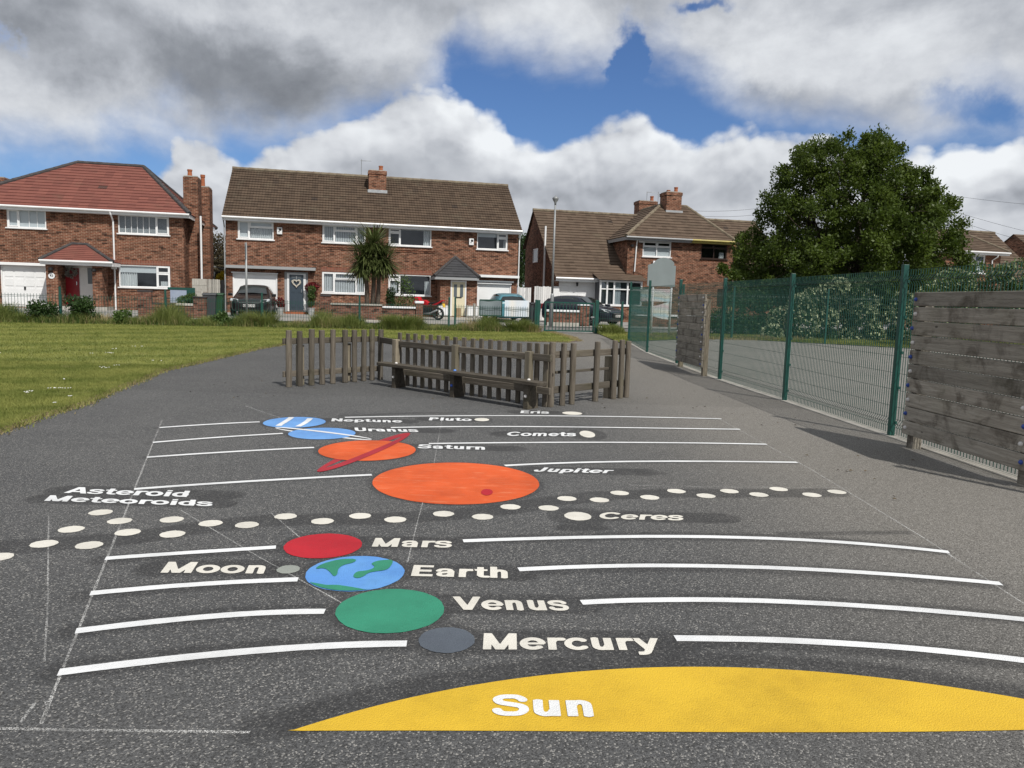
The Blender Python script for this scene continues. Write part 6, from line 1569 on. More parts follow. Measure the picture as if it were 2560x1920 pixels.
B_PASTEL = banner_mat('pastel_striped_banner', [(0, (.62, .66, .66)), (.25, (.60, .48, .52)), (.42, (.64, .64, .62)), (.6, (.42, .58, .66)), (.78, (.62, .62, .54)), (1, (.62, .66, .66))], 'z', scale=1.6)
banner('grey blue banner board in a green frame on the low street fence', 'banner', 1199, 1255, lambda f: 749.5 + 1.2 * f, lambda f: 788.5 + 1.0 * f, B_GREY, frame=True)
banner('washed out white banner hung on the low street fence', 'banner', 1262, 1323, lambda f: 750.5 + 1.2 * f, lambda f: 791.5 + 1.2 * f, B_WHITE)
banner('sagging pale pastel striped banner seen through the tall mesh fence', 'banner', 1573, 1673, lambda f: 760 - 6 * f + 9 * math.sin(math.pi * f), lambda f: 790 + 4 * f - 5 * math.sin(math.pi * f * 1.5), B_PASTEL, q=FQ + .1)
banner('small upper pastel banner seen between the white sign posts', 'banner', 1600, 1676, lambda f: 722 + 1 * f, lambda f: 753 + 1.5 * f, B_PASTEL, q=FQ + 1.0)
# ------------------------------------------------------------------ vehicles
def car_paint(name, c, rough=0.22): return pm(name, c, None, 1, 0.3, spec=0.35, coat=0.45)
def make_car(label, loc, rz, paint, L=4.25, W=1.76, Ht=1.46, plate=PLATE_W, plate_rear=PLATE_Y, txt='', style='mpv'):
    """x forward. lofted shell with glass, lamps, wheels"""
    t = thing('parked_car', label, 'car', loc, rz, 'cars parked on the drives')
    hw = W / 2
    # station: x, bottom, half width, belt z, top z, roof half width
    st = [(L * .500, .34, hw * .62, .56, .60, 0), (L * .490, .22, hw * .80, .66, .72, 0), (L * .455, .19, hw * .93, .72, .80, 0), (L * .38, .18, hw * .985, .78, .90, 0), (L * .29, .18, hw, .84, .97, 0), (L * .225, .18, hw, .88, 1.00, 0),
          (L * .20, .18, hw, .90, 1.04, hw * .82), (L * .04, .18, hw, .92, Ht * .955, hw * .70), (L * -.04, .18, hw, .93, Ht * .99, hw * .69), (L * -.20, .18, hw, .94, Ht, hw * .68), (L * -.34, .18, hw, .96, Ht * .97, hw * .66), (L * -.43, .19, hw * .97, .98, Ht * .90, hw * .64),
          (L * -.475, .21, hw * .93, 1.0, 1.06, hw * .80), (L * -.495, .25, hw * .84, .92, .96, 0), (L * -.50, .34, hw * .66, .80, .84, 0)]
    def section(s):
        x, b, w, bz, tz, rw = s
        p = [(0, b), (w * .84, b), (w * .965, b + .10), (w, b + (bz - b) * .5), (w * .985, bz - .06), (w * .945, bz)]
        if rw: p += [(w * .945 * .55 + rw * .45, bz + (tz - bz) * .5), (rw, tz - .07), (rw * .82, tz - .012), (0, tz)]
        else: p += [(w * .90, bz + (tz - bz) * .35), (w * .80, bz + (tz - bz) * .7), (w * .55, tz - .008), (0, tz)]
        return [(x, y, z) for y, z in p]
    secs = [section(s) for s in st]; n = len(secs[0]); vs = []; fs = []
    for sc in secs: vs += sc + [(x, -y, z) for x, y, z in sc[1:-1]]
    m = 2 * n - 2
    def idx(i, k): return i * m + (k if k < n else m - (k - n) - 1 + 0)
    ring = list(range(n)) + [n + (n - 2) - 1 - k for k in range(n - 2)]
    for i in range(len(st) - 1):
        for k in range(m):
            a, b = ring[k], ring[(k + 1) % m]; fs.append((i * m + a, i * m + b, (i + 1) * m + b, (i + 1) * m + a))
    fs += [tuple(ring), tuple((len(st) - 1) * m + r for r in reversed(ring))]
    mb = MB(); mb.v, mb.f = vs, fs
    body = obj('body', mb, paint, t, smooth=True)
    ss = body.modifiers.new('smooth', 'SUBSURF'); ss.levels = 1; ss.render_levels = 2
    def patch(name, i0, i1, k0, k1, side, off=.012, shrink=.06, m_=CAR_GLASS_D):
        P = lambda i, k: Vector((secs[i][k][0], secs[i][k][1] * side, secs[i][k][2]))
        q = [P(i0, k0), P(i1, k0), P(i1, k1), P(i0, k1)]; c = sum(q, Vector()) / 4
        nrm = (q[1] - q[0]).cross(q[3] - q[0]).normalized(); nrm = nrm if nrm.dot(c - Vector((0, 0, .7))) > 0 else -nrm
        q = [c + (p - c) * (1 - shrink) + nrm * off for p in q]
        mb2 = MB().add(q + [p - nrm * .01 for p in q], [(0, 1, 2, 3), (4, 7, 6, 5), (0, 4, 5, 1), (1, 5, 6, 2), (2, 6, 7, 3), (3, 7, 4, 0)])
        return obj(name, mb2, m_, t)
    for s in (1, -1):
        patch('side_window', 7, 8, 5, 7, s); patch('side_window', 8, 9, 5, 7, s); patch('side_window', 9, 10, 5, 7, s, shrink=.10)
        q = [Vector(secs[6][6]), Vector(secs[7][5]), Vector(secs[7][7])]
    def screen(name, i0, i1, off):
        a, b = secs[i0], secs[i1]
        q = [Vector((a[7][0], a[7][1] * 1.0, a[7][2] + .03)), Vector((a[7][0], -a[7][1] * 1.0, a[7][2] + .03)), Vector((b[7][0], -b[7][1] * .95, b[7][2] + .0)), Vector((b[7][0], b[7][1] * .95, b[7][2] + .0))]
        mid0, mid1 = Vector((a[9][0], 0, a[9][2] + .02)), Vector((b[9][0], 0, b[9][2] - .03))
        nrm = (q[1] - q[0]).cross(q[3] - q[0]).normalized(); nrm = nrm if nrm.z > 0 else -nrm
        c = sum(q, Vector()) / 4; q = [c + (p - c) * .93 + nrm * off for p in q]
        mb2 = MB().add([q[0], (q[0] + q[1]) / 2 + nrm * .05, q[1], q[2], (q[2] + q[3]) / 2 + nrm * .05, q[3]], [(0, 1, 4, 5), (1, 2, 3, 4)])
        return obj(name, mb2, CAR_GLASS_D, t, smooth=True)
    screen('windscreen', 6, 7, .045); screen('rear_window', 12, 11, .045)
    for s in (1, -1):
        x0 = L * .455
        obj('headlight', MB().add([(x0 + .02, s * hw * .92, .70), (x0 + .10, s * hw * .55, .66), (x0 + .03, s * hw * .55, .76), (x0 - .22, s * hw * .93, .80), (x0 + .0, s * hw * .98, .70), (x0 + .16, s * hw * .56, .665), (x0 + .07, s * hw * .56, .775), (x0 - .22, s * hw * .97, .82)],
            [(0, 1, 2, 3), (7, 6, 5, 4), (0, 4, 5, 1), (1, 5, 6, 2), (2, 6, 7, 3), (3, 7, 4, 0)]), LAMP_LENS, t)
        obj('tail_light', MB().box(-L * .5 - .0, -L * .5 + .12, s * hw * .80 - .09, s * hw * .80 + .09, .72, 1.0), TAIL_RED, t, bevel=.03)
        mr = MB().box(L * .17, L * .23, s * (hw + .10) - .10, s * (hw + .10) + .10, .92, 1.06); obj('mirror', mr, paint, t, bevel=.035)
        for wx in (L * .31, -L * .30):
            c = Vector((wx, s * (hw - .09), .31)); prof = [(.20, -.10), (.30, -.10), (.315, -.06), (.315, .06), (.30, .10), (.20, .10)]
            mb2 = MB(); vv = [(c.x + r * math.cos(2 * math.pi * k / 24), c.y + o_, c.z + r * math.sin(2 * math.pi * k / 24)) for r, o_ in prof for k in range(24)]
            mb2.add(vv, [(j * 24 + k, j * 24 + (k + 1) % 24, ((j + 1) % 6) * 24 + (k + 1) % 24, ((j + 1) % 6) * 24 + k) for j in range(6) for k in range(24)])
            w_ = obj('wheel', mb2, RUBBER, t, smooth=True)
            rm = MB(); yo = c.y + s * .085
            for k in range(7):
                a = 2 * math.pi * k / 7; rm.bar((c.x, yo, c.z), (c.x + .2 * math.cos(a), yo, c.z + .2 * math.sin(a)), .05, .03, (0, 1, 0))
            rm.add([(c.x + .205 * math.cos(2 * math.pi * k / 24), yo - s * .05, c.z + .205 * math.sin(2 * math.pi * k / 24)) for k in range(24)], [tuple(range(24))])
            obj('rim', rm, ALLOY, w_)
    g = MB().box(L * .485, L * .512, -hw * .50, hw * .50, .42, .60); obj('grille', g, BLACK_METAL, t, bevel=.02)
    g = MB().box(L * .50, L * .516, -hw * .50, hw * .50, .605, .63); obj('grille_bar', g, CHROME, t)
    pl = obj('number_plate', MB().box(L * .512, L * .522, -.26, .26, .43, .545), plate, t)
    if txt:
        cu = bpy.data.curves.new('plate_lettering', 'FONT'); cu.body = txt; cu.size = .115; cu.align_x = 'CENTER'; cu.offset = .004
        o = bpy.data.objects.new('plate_lettering', cu); col.objects.link(o); dg = bpy.context.evaluated_depsgraph_get(); dg.update(); me = bpy.data.meshes.new_from_object(o.evaluated_get(dg)); bpy.data.objects.remove(o)
        me.materials.clear(); me.materials.append(BLACK_METAL); o = bpy.data.objects.new('plate_lettering', me); col.objects.link(o); o.parent = pl
        o.location = (L * .5235, 0, .45); o.rotation_euler = (math.pi / 2, 0, math.pi / 2)
    obj('number_plate', MB().box(-L * .506, -L * .498, -.26, .26, .60, .715), plate_rear, t)
    return t
CAR_GLASS_D = pm('tinted_car_glass', (0.015, 0.02, 0.02), None, 1, 0.06, spec=0.9)
TAIL_RED = pm('tail_lamp_red', (0.35, 0.01, 0.012), None, 1, 0.2)
CAR_BLACK = car_paint('black_car_paint', (0.008, 0.007, 0.008)); CAR_TEAL = car_paint('teal_car_paint', (0.06, 0.19, 0.24)); CAR_NAVY = car_paint('navy_car_paint', (0.010, 0.013, 0.022))
def on_drive(s, d): v = SW(s, d); v.z = gz(v.x, v.y); return v
def s_at(px, d, py=790): return WS((px, py), d)[0]
AIM = math.atan2(NV[1], NV[0])
make_car('black car parked nose out before the white garage beside the dark blue door', on_drive(s_at(623, -4.5), -2.35), AIM, CAR_BLACK, 4.1, 1.78, 1.50, txt='GK05 JXN')
make_car('teal car parked before the white garage, half hidden by the banners', on_drive(s_at(1282, -4.6), -2.6), AIM + math.pi, CAR_TEAL, 4.0, 1.74, 1.46)
make_car('dark navy car parked at an angle behind the green gate', on_drive(s_at(1462, -4.6), -4.2), AIM + rad(36), CAR_NAVY, 4.3, 1.78, 1.47, txt='EX10 UPP')

# motorbike behind the garden wall, seen from the rear quarter
mbk = on_drive(s_at(1068, -3.0), -3.0)
mo = thing('motorbike', 'red and black motorbike behind the low brick wall beside the porch', 'motorbike', mbk, rad(152))
RED_BIKE = car_paint('red_bike_paint', (0.42, 0.008, 0.015))
for x, nm in ((-.68, 'wheel'), (.70, 'wheel')):
    m2 = MB(); c = Vector((x, 0, .31)); prof = [(.22, -.05), (.30, -.07), (.315, 0), (.30, .07), (.22, .05)]
    vv = [(c.x + r * math.cos(2 * math.pi * k / 20), o_, c.z + r * math.sin(2 * math.pi * k / 20)) for r, o_ in prof for k in range(20)]
    m2.add(vv, [(j * 20 + k, j * 20 + (k + 1) % 20, ((j + 1) % 5) * 20 + (k + 1) % 20, ((j + 1) % 5) * 20 + k) for j in range(5) for k in range(20)])
    w_ = obj('wheel', m2, RUBBER, mo, smooth=True)
    m3 = MB()
    for k in range(5): a = 2 * math.pi * k / 5; m3.bar((x, 0, .31), (x + .22 * math.cos(a), 0, .31 + .22 * math.sin(a)), .03, .03, (0, 1, 0))
    obj('rim', m3, BLACK_METAL, w_)
obj('engine', MB().box(-.25, .25, -.16, .16, .25, .60), BLACK_METAL, mo, bevel=.05)
obj('exhaust', MB().tube([(.1, .17, .30), (-.3, .20, .32), (-.75, .22, .50)], [.03, .04, .045], 10), GREY_METAL, mo, smooth=True)
obj('tank', MB().prism([(.40, .72), (.36, .96), (.10, 1.0), (-.12, .86), (-.10, .70)], .26, ((0, -.13, 0), (1, 0, 0), (0, 0, 1), (0, 1, 0))), RED_BIKE, mo, bevel=.05)
obj('seat', MB().prism([(-.10, .80), (-.14, .86), (-.55, .90), (-.80, .99), (-.80, .93), (-.5, .80)], .22, ((0, -.11, 0), (1, 0, 0), (0, 0, 1), (0, 1, 0))), BLACK_METAL, mo, bevel=.03)
obj('tail_fairing', MB().prism([(-.30, .70), (-.45, .82), (-.98, 1.02), (-1.02, .97), (-.62, .74)], .20, ((0, -.10, 0), (1, 0, 0), (0, 0, 1), (0, 1, 0))), RED_BIKE, mo, bevel=.03)
obj('front_fairing', MB().prism([(.45, .55), (.80, .80), (.72, 1.12), (.50, 1.16), (.38, .95)], .34, ((0, -.17, 0), (1, 0, 0), (0, 0, 1), (0, 1, 0))), RED_BIKE, mo, bevel=.06)
obj('handlebar', MB().tube([(.40, -.36, 1.02), (.48, -.15, 1.06), (.48, .15, 1.06), (.40, .36, 1.02)], .016, 8), BLACK_METAL, mo)
obj('fork', MB().bar((.50, 0, 1.0), (.70, 0, .31), .12, .05), GREY_METAL, mo); obj('mudguard', MB().prism([(-.95, .80), (-.92, .86), (-.60, .76), (-.60, .70)], .16, ((0, -.08, 0), (1, 0, 0), (0, 0, 1), (0, 1, 0))), BLACK_METAL, mo)
obj('number_plate', MB().obox((-1.0, 0, .74), (.006, 0, .0), (0, .11, 0), (.02, 0, .09)), PLATE_Y, mo)

# ------------------------------------------------------------------ garden walls and street furniture
def wall_thing(name, label, pieces, cat='garden wall', group='low brick garden walls'):
    s0, d0 = pieces[0][1][0], pieces[0][1][2]
    base = SW(s0, d0); base.z = gz(base.x, base.y)
    t = thing(name, label, cat, base, FA, group)
    for nm, (a, b, c, d, z0, z1), m in pieces:
        obj(nm, MB().box(a - s0, b - s0, c - d0, d - d0, z0 - base.z, z1 - base.z), m, t, bevel=.012 if m is not BRICK_WALL else 0)
    return t
WD0 = -6.2; GZ0 = .22
def sx_(px, d=WD0): return s_at(px, d)
def zx_(px, py, d=WD0): return WS((px, py), d)[1]
q = lambda x, y: c1(x, y)
zt1 = zx_(*q(1310, 1197)); zt2 = zx_(*q(1420, 1305)); zt3 = zx_(*q(1600, 1312)); zt4 = zx_(*q(1720, 1248))
wall_thing('garden_wall', 'brick garden wall with dark stepped coping before the red roofed house', [
    ('wall', (sx_(q(1195, 0)[0]), sx_(q(1312, 0)[0]), WD0, WD0 + .22, GZ0, zt1 - .06), BRICK_WALL), ('coping', (sx_(q(1190, 0)[0]), sx_(q(1316, 0)[0]), WD0 - .02, WD0 + .24, zt1 - .059, zt1), RIDGE_DARK),
    ('wall', (sx_(q(1313, 0)[0]), sx_(q(1525, 0)[0]), WD0 + .01, WD0 + .21, GZ0, zt2 - .06), BRICK_WALL), ('coping', (sx_(q(1317, 0)[0]), sx_(q(1525, 0)[0]), WD0 - .01, WD0 + .23, zt2 - .059, zt2), RIDGE_DARK)])
wall_thing('garden_wall', 'brick planter wall with pale coping, bush behind it and a square pier', [
    ('wall', (sx_(q(1530, 0)[0]), sx_(q(1672, 0)[0]), WD0 - .15, WD0 + .10, GZ0, zt3 - .08), BRICK_WALL), ('coping', (sx_(q(1524, 0)[0]), sx_(q(1676, 0)[0]), WD0 - .19, WD0 + .14, zt3 - .079, zt3 + .02), CONCRETE),
    ('pier', (sx_(q(1676, 0)[0]), sx_(q(1780, 0)[0]), WD0 - .1, WD0 + .42, GZ0, zt4 - .05), BRICK_WALL), ('coping', (sx_(q(1670, 0)[0]), sx_(q(1785, 0)[0]), WD0 - .14, WD0 + .46, zt4 - .049, zt4), RIDGE_DARK)])
zt5 = zx_(*c2(1200, 1425)); zt6 = zx_(*c3(360, 1380))
xa, xb, xc, xd = sx_(c2(1085, 0)[0]), sx_(c2(1568, 0)[0]), sx_(c3(525, 0)[0]), sx_(c3(590, 0)[0])
wall_thing('garden_wall', 'brick garden wall with grey coping under the palm and dark blue door side', [('wall', (xa, xb, WD0, WD0 + .2, GZ0, zt5 - .08), BRICK_WALL), ('coping', (xa - .03, xb - .01, WD0 - .05, WD0 + .25, zt5 - .079, zt5), CONCRETE), ('plinth', (xa - .02, xb, WD0 - .03, WD0 - .001, GZ0 - .1, GZ0 + .18), CONCRETE)])
wall_thing('garden_wall', 'brick garden wall with white coping and a white capped pier by the motorbike', [('wall', (xb + .01, xc, WD0, WD0 + .2, GZ0, zt6 - .09), BRICK_WALL), ('coping', (xb + .0, xc - .01, WD0 - .06, WD0 + .26, zt6 - .089, zt6), WHITE_POST),
    ('pier', (xc, xd, WD0 - .08, WD0 + .32, GZ0, zx_(*c3(560, 1352))), BRICK_WALL), ('pier_cap', (xc - .04, xd + .04, WD0 - .12, WD0 + .36, zx_(*c3(560, 1352)) + .001, zx_(*c3(560, 1330))), WHITE_POST)])
wall_thing('garden_wall', 'tall inner brick wall left of the palm beneath the vertical blinds window', [('wall', (sx_(c2(985, 0)[0], -4.5), sx_(c2(1085, 0)[0], -4.5), -4.5, -4.3, GZ0, zx_(*c2(1030, 1360), -4.5)), BRICK_WALL), ('coping', (sx_(c2(980, 0)[0], -4.5), sx_(c2(1088, 0)[0], -4.5), -4.53, -4.27, zx_(*c2(1030, 1360), -4.5) + .001, zx_(*c2(1030, 1345), -4.5)), RIDGE_DARK)])
c7 = lambda x, y: (1300 + x / 10.367, 700 + y / 10.367)
xe, xf, xg = sx_(c7(700, 0)[0]), sx_(c7(1545, 0)[0]), sx_(c7(1780, 0)[0])
zt7 = zx_(*c7(1100, 775)); zt8 = zx_(*c7(1660, 635))
wall_thing('garden_wall', 'brick garden wall with white coping and white capped pier behind the gate', [('wall', (xe, xf, WD0, WD0 + .2, GZ0, zt7 - .1), BRICK_WALL), ('coping', (xe - .03, xf, WD0 - .05, WD0 + .25, zt7 - .099, zt7), WHITE_POST), ('plinth', (xe, xf, WD0 - .03, WD0 - .001, GZ0 - .1, GZ0 + .25), CONCRETE),
    ('pier', (xf + .01, xg, WD0 - .08, WD0 + .36, GZ0, zt8 - .06), BRICK_WALL), ('pier_cap', (xf - .03, xg + .04, WD0 - .12, WD0 + .4, zt8 - .059, zt8), WHITE_POST)])
xh0, xh1 = s_at(1690, WD0 + 1), s_at(1960, WD0 + 1); zt9 = WS((1760, 789), WD0 + 1)[1]
wall_thing('garden_wall', 'long brick wall with white coping behind the far court fence', [('wall', (s_at(1575, WD0 + 1), xh1, WD0 + 1, WD0 + 1.2, GZ0, zt9 - .1), BRICK_WALL), ('coping', (xh0 - 2.2, xh1, WD0 + .95, WD0 + 1.25, zt9 - .099, zt9), WHITE_POST)])
# timber fences in the gaps
def slat_fence(label, s0, s1, d, z1, m, vertical=True, n=8, name='garden_fence'):
    b = SW(s0, d); b.z = gz(b.x, b.y); t = thing(name, label, 'garden fence', b, FA)
    Ls = s1 - s0; H_ = z1 - b.z
    for i in range(n):
        if vertical: o = MB().box(Ls * i / n + .006, Ls * (i + 1) / n - .006, 0, .02, .0, H_ + random.uniform(-.02, .02))
        else: o = MB().box(0, Ls, 0, .02, H_ * i / n + .006, H_ * (i + 1) / n - .006)
        obj('board', o, m, t)
    obj('rail', MB().box(0, Ls, .021, .06, H_ * .75, H_ * .85), m, t)
    return t
slat_fence('grey horizontal board fence panel beside the red roofed house', s_at(482, -.3), s_at(519, -.3), -.3, WS(c1(1730, 1095), -.3)[1], WOOD_FENCE, False, 5)
slat_fence('weathered vertical board fence panel beside the grey panel', s_at(519.5, -.4), s_at(551.5, -.4), -.4, WS(c1(1850, 1100), -.4)[1], WOOD_FENCE, True, 7)
slat_fence('narrow black side gate against the brown roofed pair', s_at(552, -.2), s_at(563, -.2), -.2, WS(c1(1925, 1105), -.2)[1], BLACK_METAL, True, 3, 'side_gate')
slat_fence('whitewashed vertical board fence panel left of the catslide house', s_at(1334, -.6), s_at(1381, -.6), -.6, WS(c4(250, 1040), -.6)[1], WOOD_WHITE, True, 9)
slat_fence('whitewashed lower gate panel right of the wide brown roofed pair', s_at(1294, -.5), s_at(1326, -.5), -.5, WS(c4(110, 1052), -.5)[1], WOOD_WHITE, True, 7, 'side_gate')
# wheelie bins
def wheelie(label, p, rz, m, lid):
    t = thing('wheelie_bin', label, 'wheelie bin', p, rz, 'wheelie bins by the houses')
    b = MB().add([(-.22, -.26, .08), (.22, -.26, .08), (.22, .22, .08), (-.22, .22, .08), (-.28, -.32, .96), (.28, -.32, .96), (.28, .32, .96), (-.28, .32, .96)], [(0, 3, 2, 1), (4, 5, 6, 7), (0, 1, 5, 4), (1, 2, 6, 5), (2, 3, 7, 6), (3, 0, 4, 7)])
    obj('body', b, m, t, bevel=.02); obj('lid', MB().prism([(-.35, .965), (-.34, 1.01), (0, 1.07), (.33, 1.05), (.36, .965)], .60, ((-.30, 0, 0), (0, 1, 0), (0, 0, 1), (1, 0, 0))), lid, t, bevel=.015)
    obj('handle', MB().tube([(-.25, .36, .98), (.25, .36, .98)], .018, 8), lid, t)
    for x in (-.24, .24):
        m2 = MB(); m2.tube([(x - .03, .26, .10), (x + .03, .26, .10)], .10, 14); obj('wheel', m2, RUBBER, t)
wheelie('dark grey wheelie bin by the planter pier', on_drive(s_at(526, -4.6), -4.6), FA, BIN_GREY, BIN_GREY)
wheelie('dark green wheelie bin next to the dark grey one', on_drive(s_at(544, -4.2), -4.2), FA, BIN_GREEN, BIN_GREEN)
wheelie('black wheelie bin just left of the green gate', on_drive(s_at(1333, -5.2), -5.2), FA + .2, BIN_GREY, BLACK_METAL)
# blue-grey panel leaning in the drive by the red roofed house
p_ = on_drive(s_at(452, -5.0), -5.0); pz0 = WS(c1(1560, 1285), -5.0)[1]; pz1 = WS(c1(1560, 1190), -5.0)[1]
t = thing('notice_panel', 'pale blue panel in a dark frame behind the brick planter wall', 'panel', p_, FA)
xw = s_at(480, -5.0) - s_at(430, -5.0)
obj('panel', MB().box(-xw / 2, xw / 2 - .15, 0, .03, pz0 - p_.z - .1, pz1 - p_.z), pm('pale_blue_sheet', (.33, .38, .47), (.27, .32, .42), 2, .5), t)
obj('frame', MB().box(-xw / 2 - .1, xw / 2 + .2, -.02, .05, pz1 - p_.z + .001, pz1 - p_.z + .10).box(xw / 2 - .149, xw / 2 + .2, -.02, .05, pz0 - p_.z - .1, pz1 - p_.z), GREEN_COAT, t)
# parasol-like street lamp, sign post, sign board
lp = G(1377.5, 820); lp_s = s_at(1378, FQ - Q_FRONT + 5.9)
lb_ = SW(s_at(1378, -(Q_FRONT - FQ - 5.9), 810), -(Q_FRONT - FQ - 5.9)); lb_.z = gz(lb_.x, lb_.y)
lt = thing('street_lamp', 'slim grey street lamp standing behind the green gate', 'street lamp', lb_)
ztop = WS(c4(407, 212), -(Q_FRONT - FQ - 5.9))[1] - lb_.z
obj('base_tube', MB().tube([(0, 0, -.1), (0, 0, 1.45), (0, 0, 1.55)], [.085, .085, .055], 14), GREY_METAL, lt, smooth=True)
obj('column', MB().tube([(0, 0, 1.551), (0, 0, ztop * .6), (0, 0, ztop - .30)], [.054, .048, .042], 12), GREY_METAL, lt, smooth=True)
obj('lantern', MB().lathe([(.045, -.30), (.05, -.2), (.13, -.06), (.15, .0), (.13, .05), (.05, .09), (.02, .14)], 14, (0, 0, ztop)), GREY_METAL, lt, smooth=True)
sp = SW(s_at(617, -(Q_FRONT - FQ - .75), 796), -(Q_FRONT - FQ - .75)); sp.z = gz(sp.x, sp.y)
spt = thing('sign_post', 'grey sign post with its plate seen edge on, before the black car', 'sign post', sp)
zs = WS(c2(300, 855), -(Q_FRONT - FQ - .75))[1] - sp.z
obj('pole', MB().tube([(0, 0, -.1), (0, 0, zs)], .04, 12), GREY_METAL, spt, smooth=True)
obj('sign_plate', MB().box(-.006, .006, -.55, -.045, zs - .58, zs - .02), SIGN_GREY, spt); spt.rotation_euler = (0, 0, math.atan2(-sp.x, sp.y))
b1, b2 = SW(s_at(1629, -(Q_FRONT - FQ + 1.0), 840), -(Q_FRONT - FQ + 1.0)), None
dS = -(Q_FRONT - FQ + 1.0)
sL, sR = s_at(1631, dS, 750), s_at(1677, dS, 750)
pS = SW(sL, dS); pS.z = gz(pS.x, pS.y)
st_ = thing('sign_board', 'grey arched sign board on two white posts, seen from behind', 'sign board', pS, FA)
zz_ = lambda px, py: WS((px, py), dS)[1] - pS.z
for s, pz in ((0, zz_(1632, 652)), (sR - sL, zz_(1679, 656))): obj('post', MB().tube([(s, 0, -.1), (s, 0, pz)], .042, 12), WHITE_POST, st_, smooth=True)
wS = sR - sL; aL0, aR0 = s_at(1617.5, dS, 690) - sL, s_at(1686, dS, 700) - sL
zb_, zsd, zap = zz_(1650, 716), zz_(1620, 661), zz_(1653, 644)
arch_ = [(aL0, zb_), (aR0, zb_), (aR0, zsd - .02), (aR0 - .10, zsd)] + [(wS * .5 + wS * .46 * math.cos(a) * (1 + .25 * (1 - math.sin(a))), zsd + (zap - zsd) * math.sin(a) ** .8) for a in np.linspace(0.12, math.pi - 0.12, 14)] + [(aL0 + .06, zsd), (aL0, zsd - .02)]
obj('board', MB().prism(arch_, .025, ((0, -.075, 0), (1, 0, 0), (0, 0, 1), (0, 1, 0))), SIGN_GREY, st_)
for py in (667, 686): obj('rail', MB().box(aL0, aR0, -.049, -.043 + .03, zz_(1655, py) - .025, zz_(1655, py) + .025), GREY_METAL, st_)
# overhead wires
wire_m = pm('overhead_wire', (0.03, 0.03, 0.032), None, 1, 0.6)
def wire(label, pa, da, pb, db, sag=.3):
    a = Vector(C0 + ray(*pa) / ray(*pa)[1] * da); b = Vector(C0 + ray(*pb) / ray(*pb)[1] * db)
    pts = [a.lerp(b, k / 16) - Vector((0, 0, sag * 4 * (k / 16) * (1 - k / 16))) for k in range(17)]; c = pts[0].copy()
    o = obj('overhead_wire', MB().tube([p - c for p in pts], .011, 4), wire_m); o.location = c; return tag(o, label, 'wire', 'overhead wires')
wire('upper overhead wire running from the right edge behind the big tree', (2700, 520), 48, (2200, 455), 60)
wire('second overhead wire from the right edge, sloping behind the big tree', (2700, 608), 48, (2250, 480), 60)
wire('lowest steep overhead wire at the right edge beside the far roof', (2600, 612), 48, (2270, 505), 60, .2)
wire('overhead wire sloping up from the chimneys into the big tree', (1712, 526), 50, (2000, 502), 55)
wire('lower overhead wire sloping up from the roof into the big tree', (1748, 540), 50, (2000, 515), 55)
# potted plants and door wreaths
def pot(label, p, hgt, m, group='plant pots by the door'):
    t = thing('plant_pot', label, 'plant pot', p, 0, group)
    obj('pot', MB().lathe([(.15, 0), (.19, hgt * .9), (.21, hgt * .92), (.21, hgt), (.17, hgt), (.16, hgt * .85)], 16), m, t, smooth=False); return t
def leaf_cloud(name, centers, rads, n, size, m, parent=None, off=Vector((0, 0, 0)), aspect=.55, shell=.5, droop=0.0):
    cs = np.array(centers, float); rs = np.array(rads, float)
    k = RNG.integers(0, len(cs), n); u = RNG.normal(size=(n, 3)); u /= np.linalg.norm(u, axis=1)[:, None]
    r = (shell + (1 - shell) * RNG.random(n)) ** .8
    P = cs[k] + u * r[:, None] * (rs[k][:, None] if rs.ndim == 1 else rs[k]) 
    A = RNG.normal(size=(n, 3)) * .8 + u * .8 + np.array((0, 0, .35 - droop)); A /= np.linalg.norm(A, axis=1)[:, None]
    B = np.cross(A, RNG.normal(size=(n, 3))); B /= np.linalg.norm(B, axis=1)[:, None]
    s = size * (.6 + .8 * RNG.random(n))[:, None]; Nn = np.cross(A, B)
    V = np.stack([P - A * s * .5, P + B * s * aspect * .5 + Nn * s * .10, P + A * s * .5, P - B * s * aspect * .5 + Nn * s * .10], axis=1).reshape(-1, 3) - np.array(off)
    F_ = np.arange(n * 4).reshape(-1, 4)
    return npmesh(name, V, F_, m, parent, 4)
pc = pm('galvanised_pot', (0.50, 0.51, 0.52), (0.40, 0.41, 0.42), 8, .45, metal=.2)
for px, hp, lab, mm in ((702, .34, 'galvanised pot with a small bronze leaved plant left of the dark blue door', LEAF_RED), (780, .36, 'galvanised pot with a tall leafy plant right of the dark blue door', LEAF_BUSHB)):
    p = on_drive(s_at(px - 2, -.75), -.75); t = pot(lab, p, hp, pc)
    obj('stem', MB().tube([(0, 0, hp * .8), (0.01, 0, hp + .5)], .015, 6), TRUNK, t)
    if px < 750: leaf_cloud('foliage', [(0, 0, hp + .30), (0.05, 0, hp + .15)], [.24, .2], 420, .09, mm, t)
    else: leaf_cloud('foliage', [(0, 0, hp + .25), (0, 0, hp + .6), (.03, 0, hp + .95)], [.2, .2, .22], 700, .09, mm, t)
p = on_drive(s_at(779, -.25), -.25); zb1 = WS(c2(900, 1300), -.3)[1]; p.z = zb1
hb = thing('hanging_basket', 'basket of dark red leaves on the wall right of the dark blue door', 'hanging basket', p, 0)
obj('basket', MB().lathe([(.04, -.22), (.16, -.16), (.24, 0), (.22, .01), (.14, -.14)], 14), BLACK_METAL, hb); leaf_cloud('foliage', [(-.1, 0, .12), (.15, 0, .14), (.02, -.05, .2)], [.26, .26, .2], 900, .10, LEAF_RED, hb)
def heart(t):  return 16 * math.sin(t) ** 3, 13 * math.cos(t) - 5 * math.cos(2 * t) - 2 * math.cos(3 * t) - math.cos(4 * t)
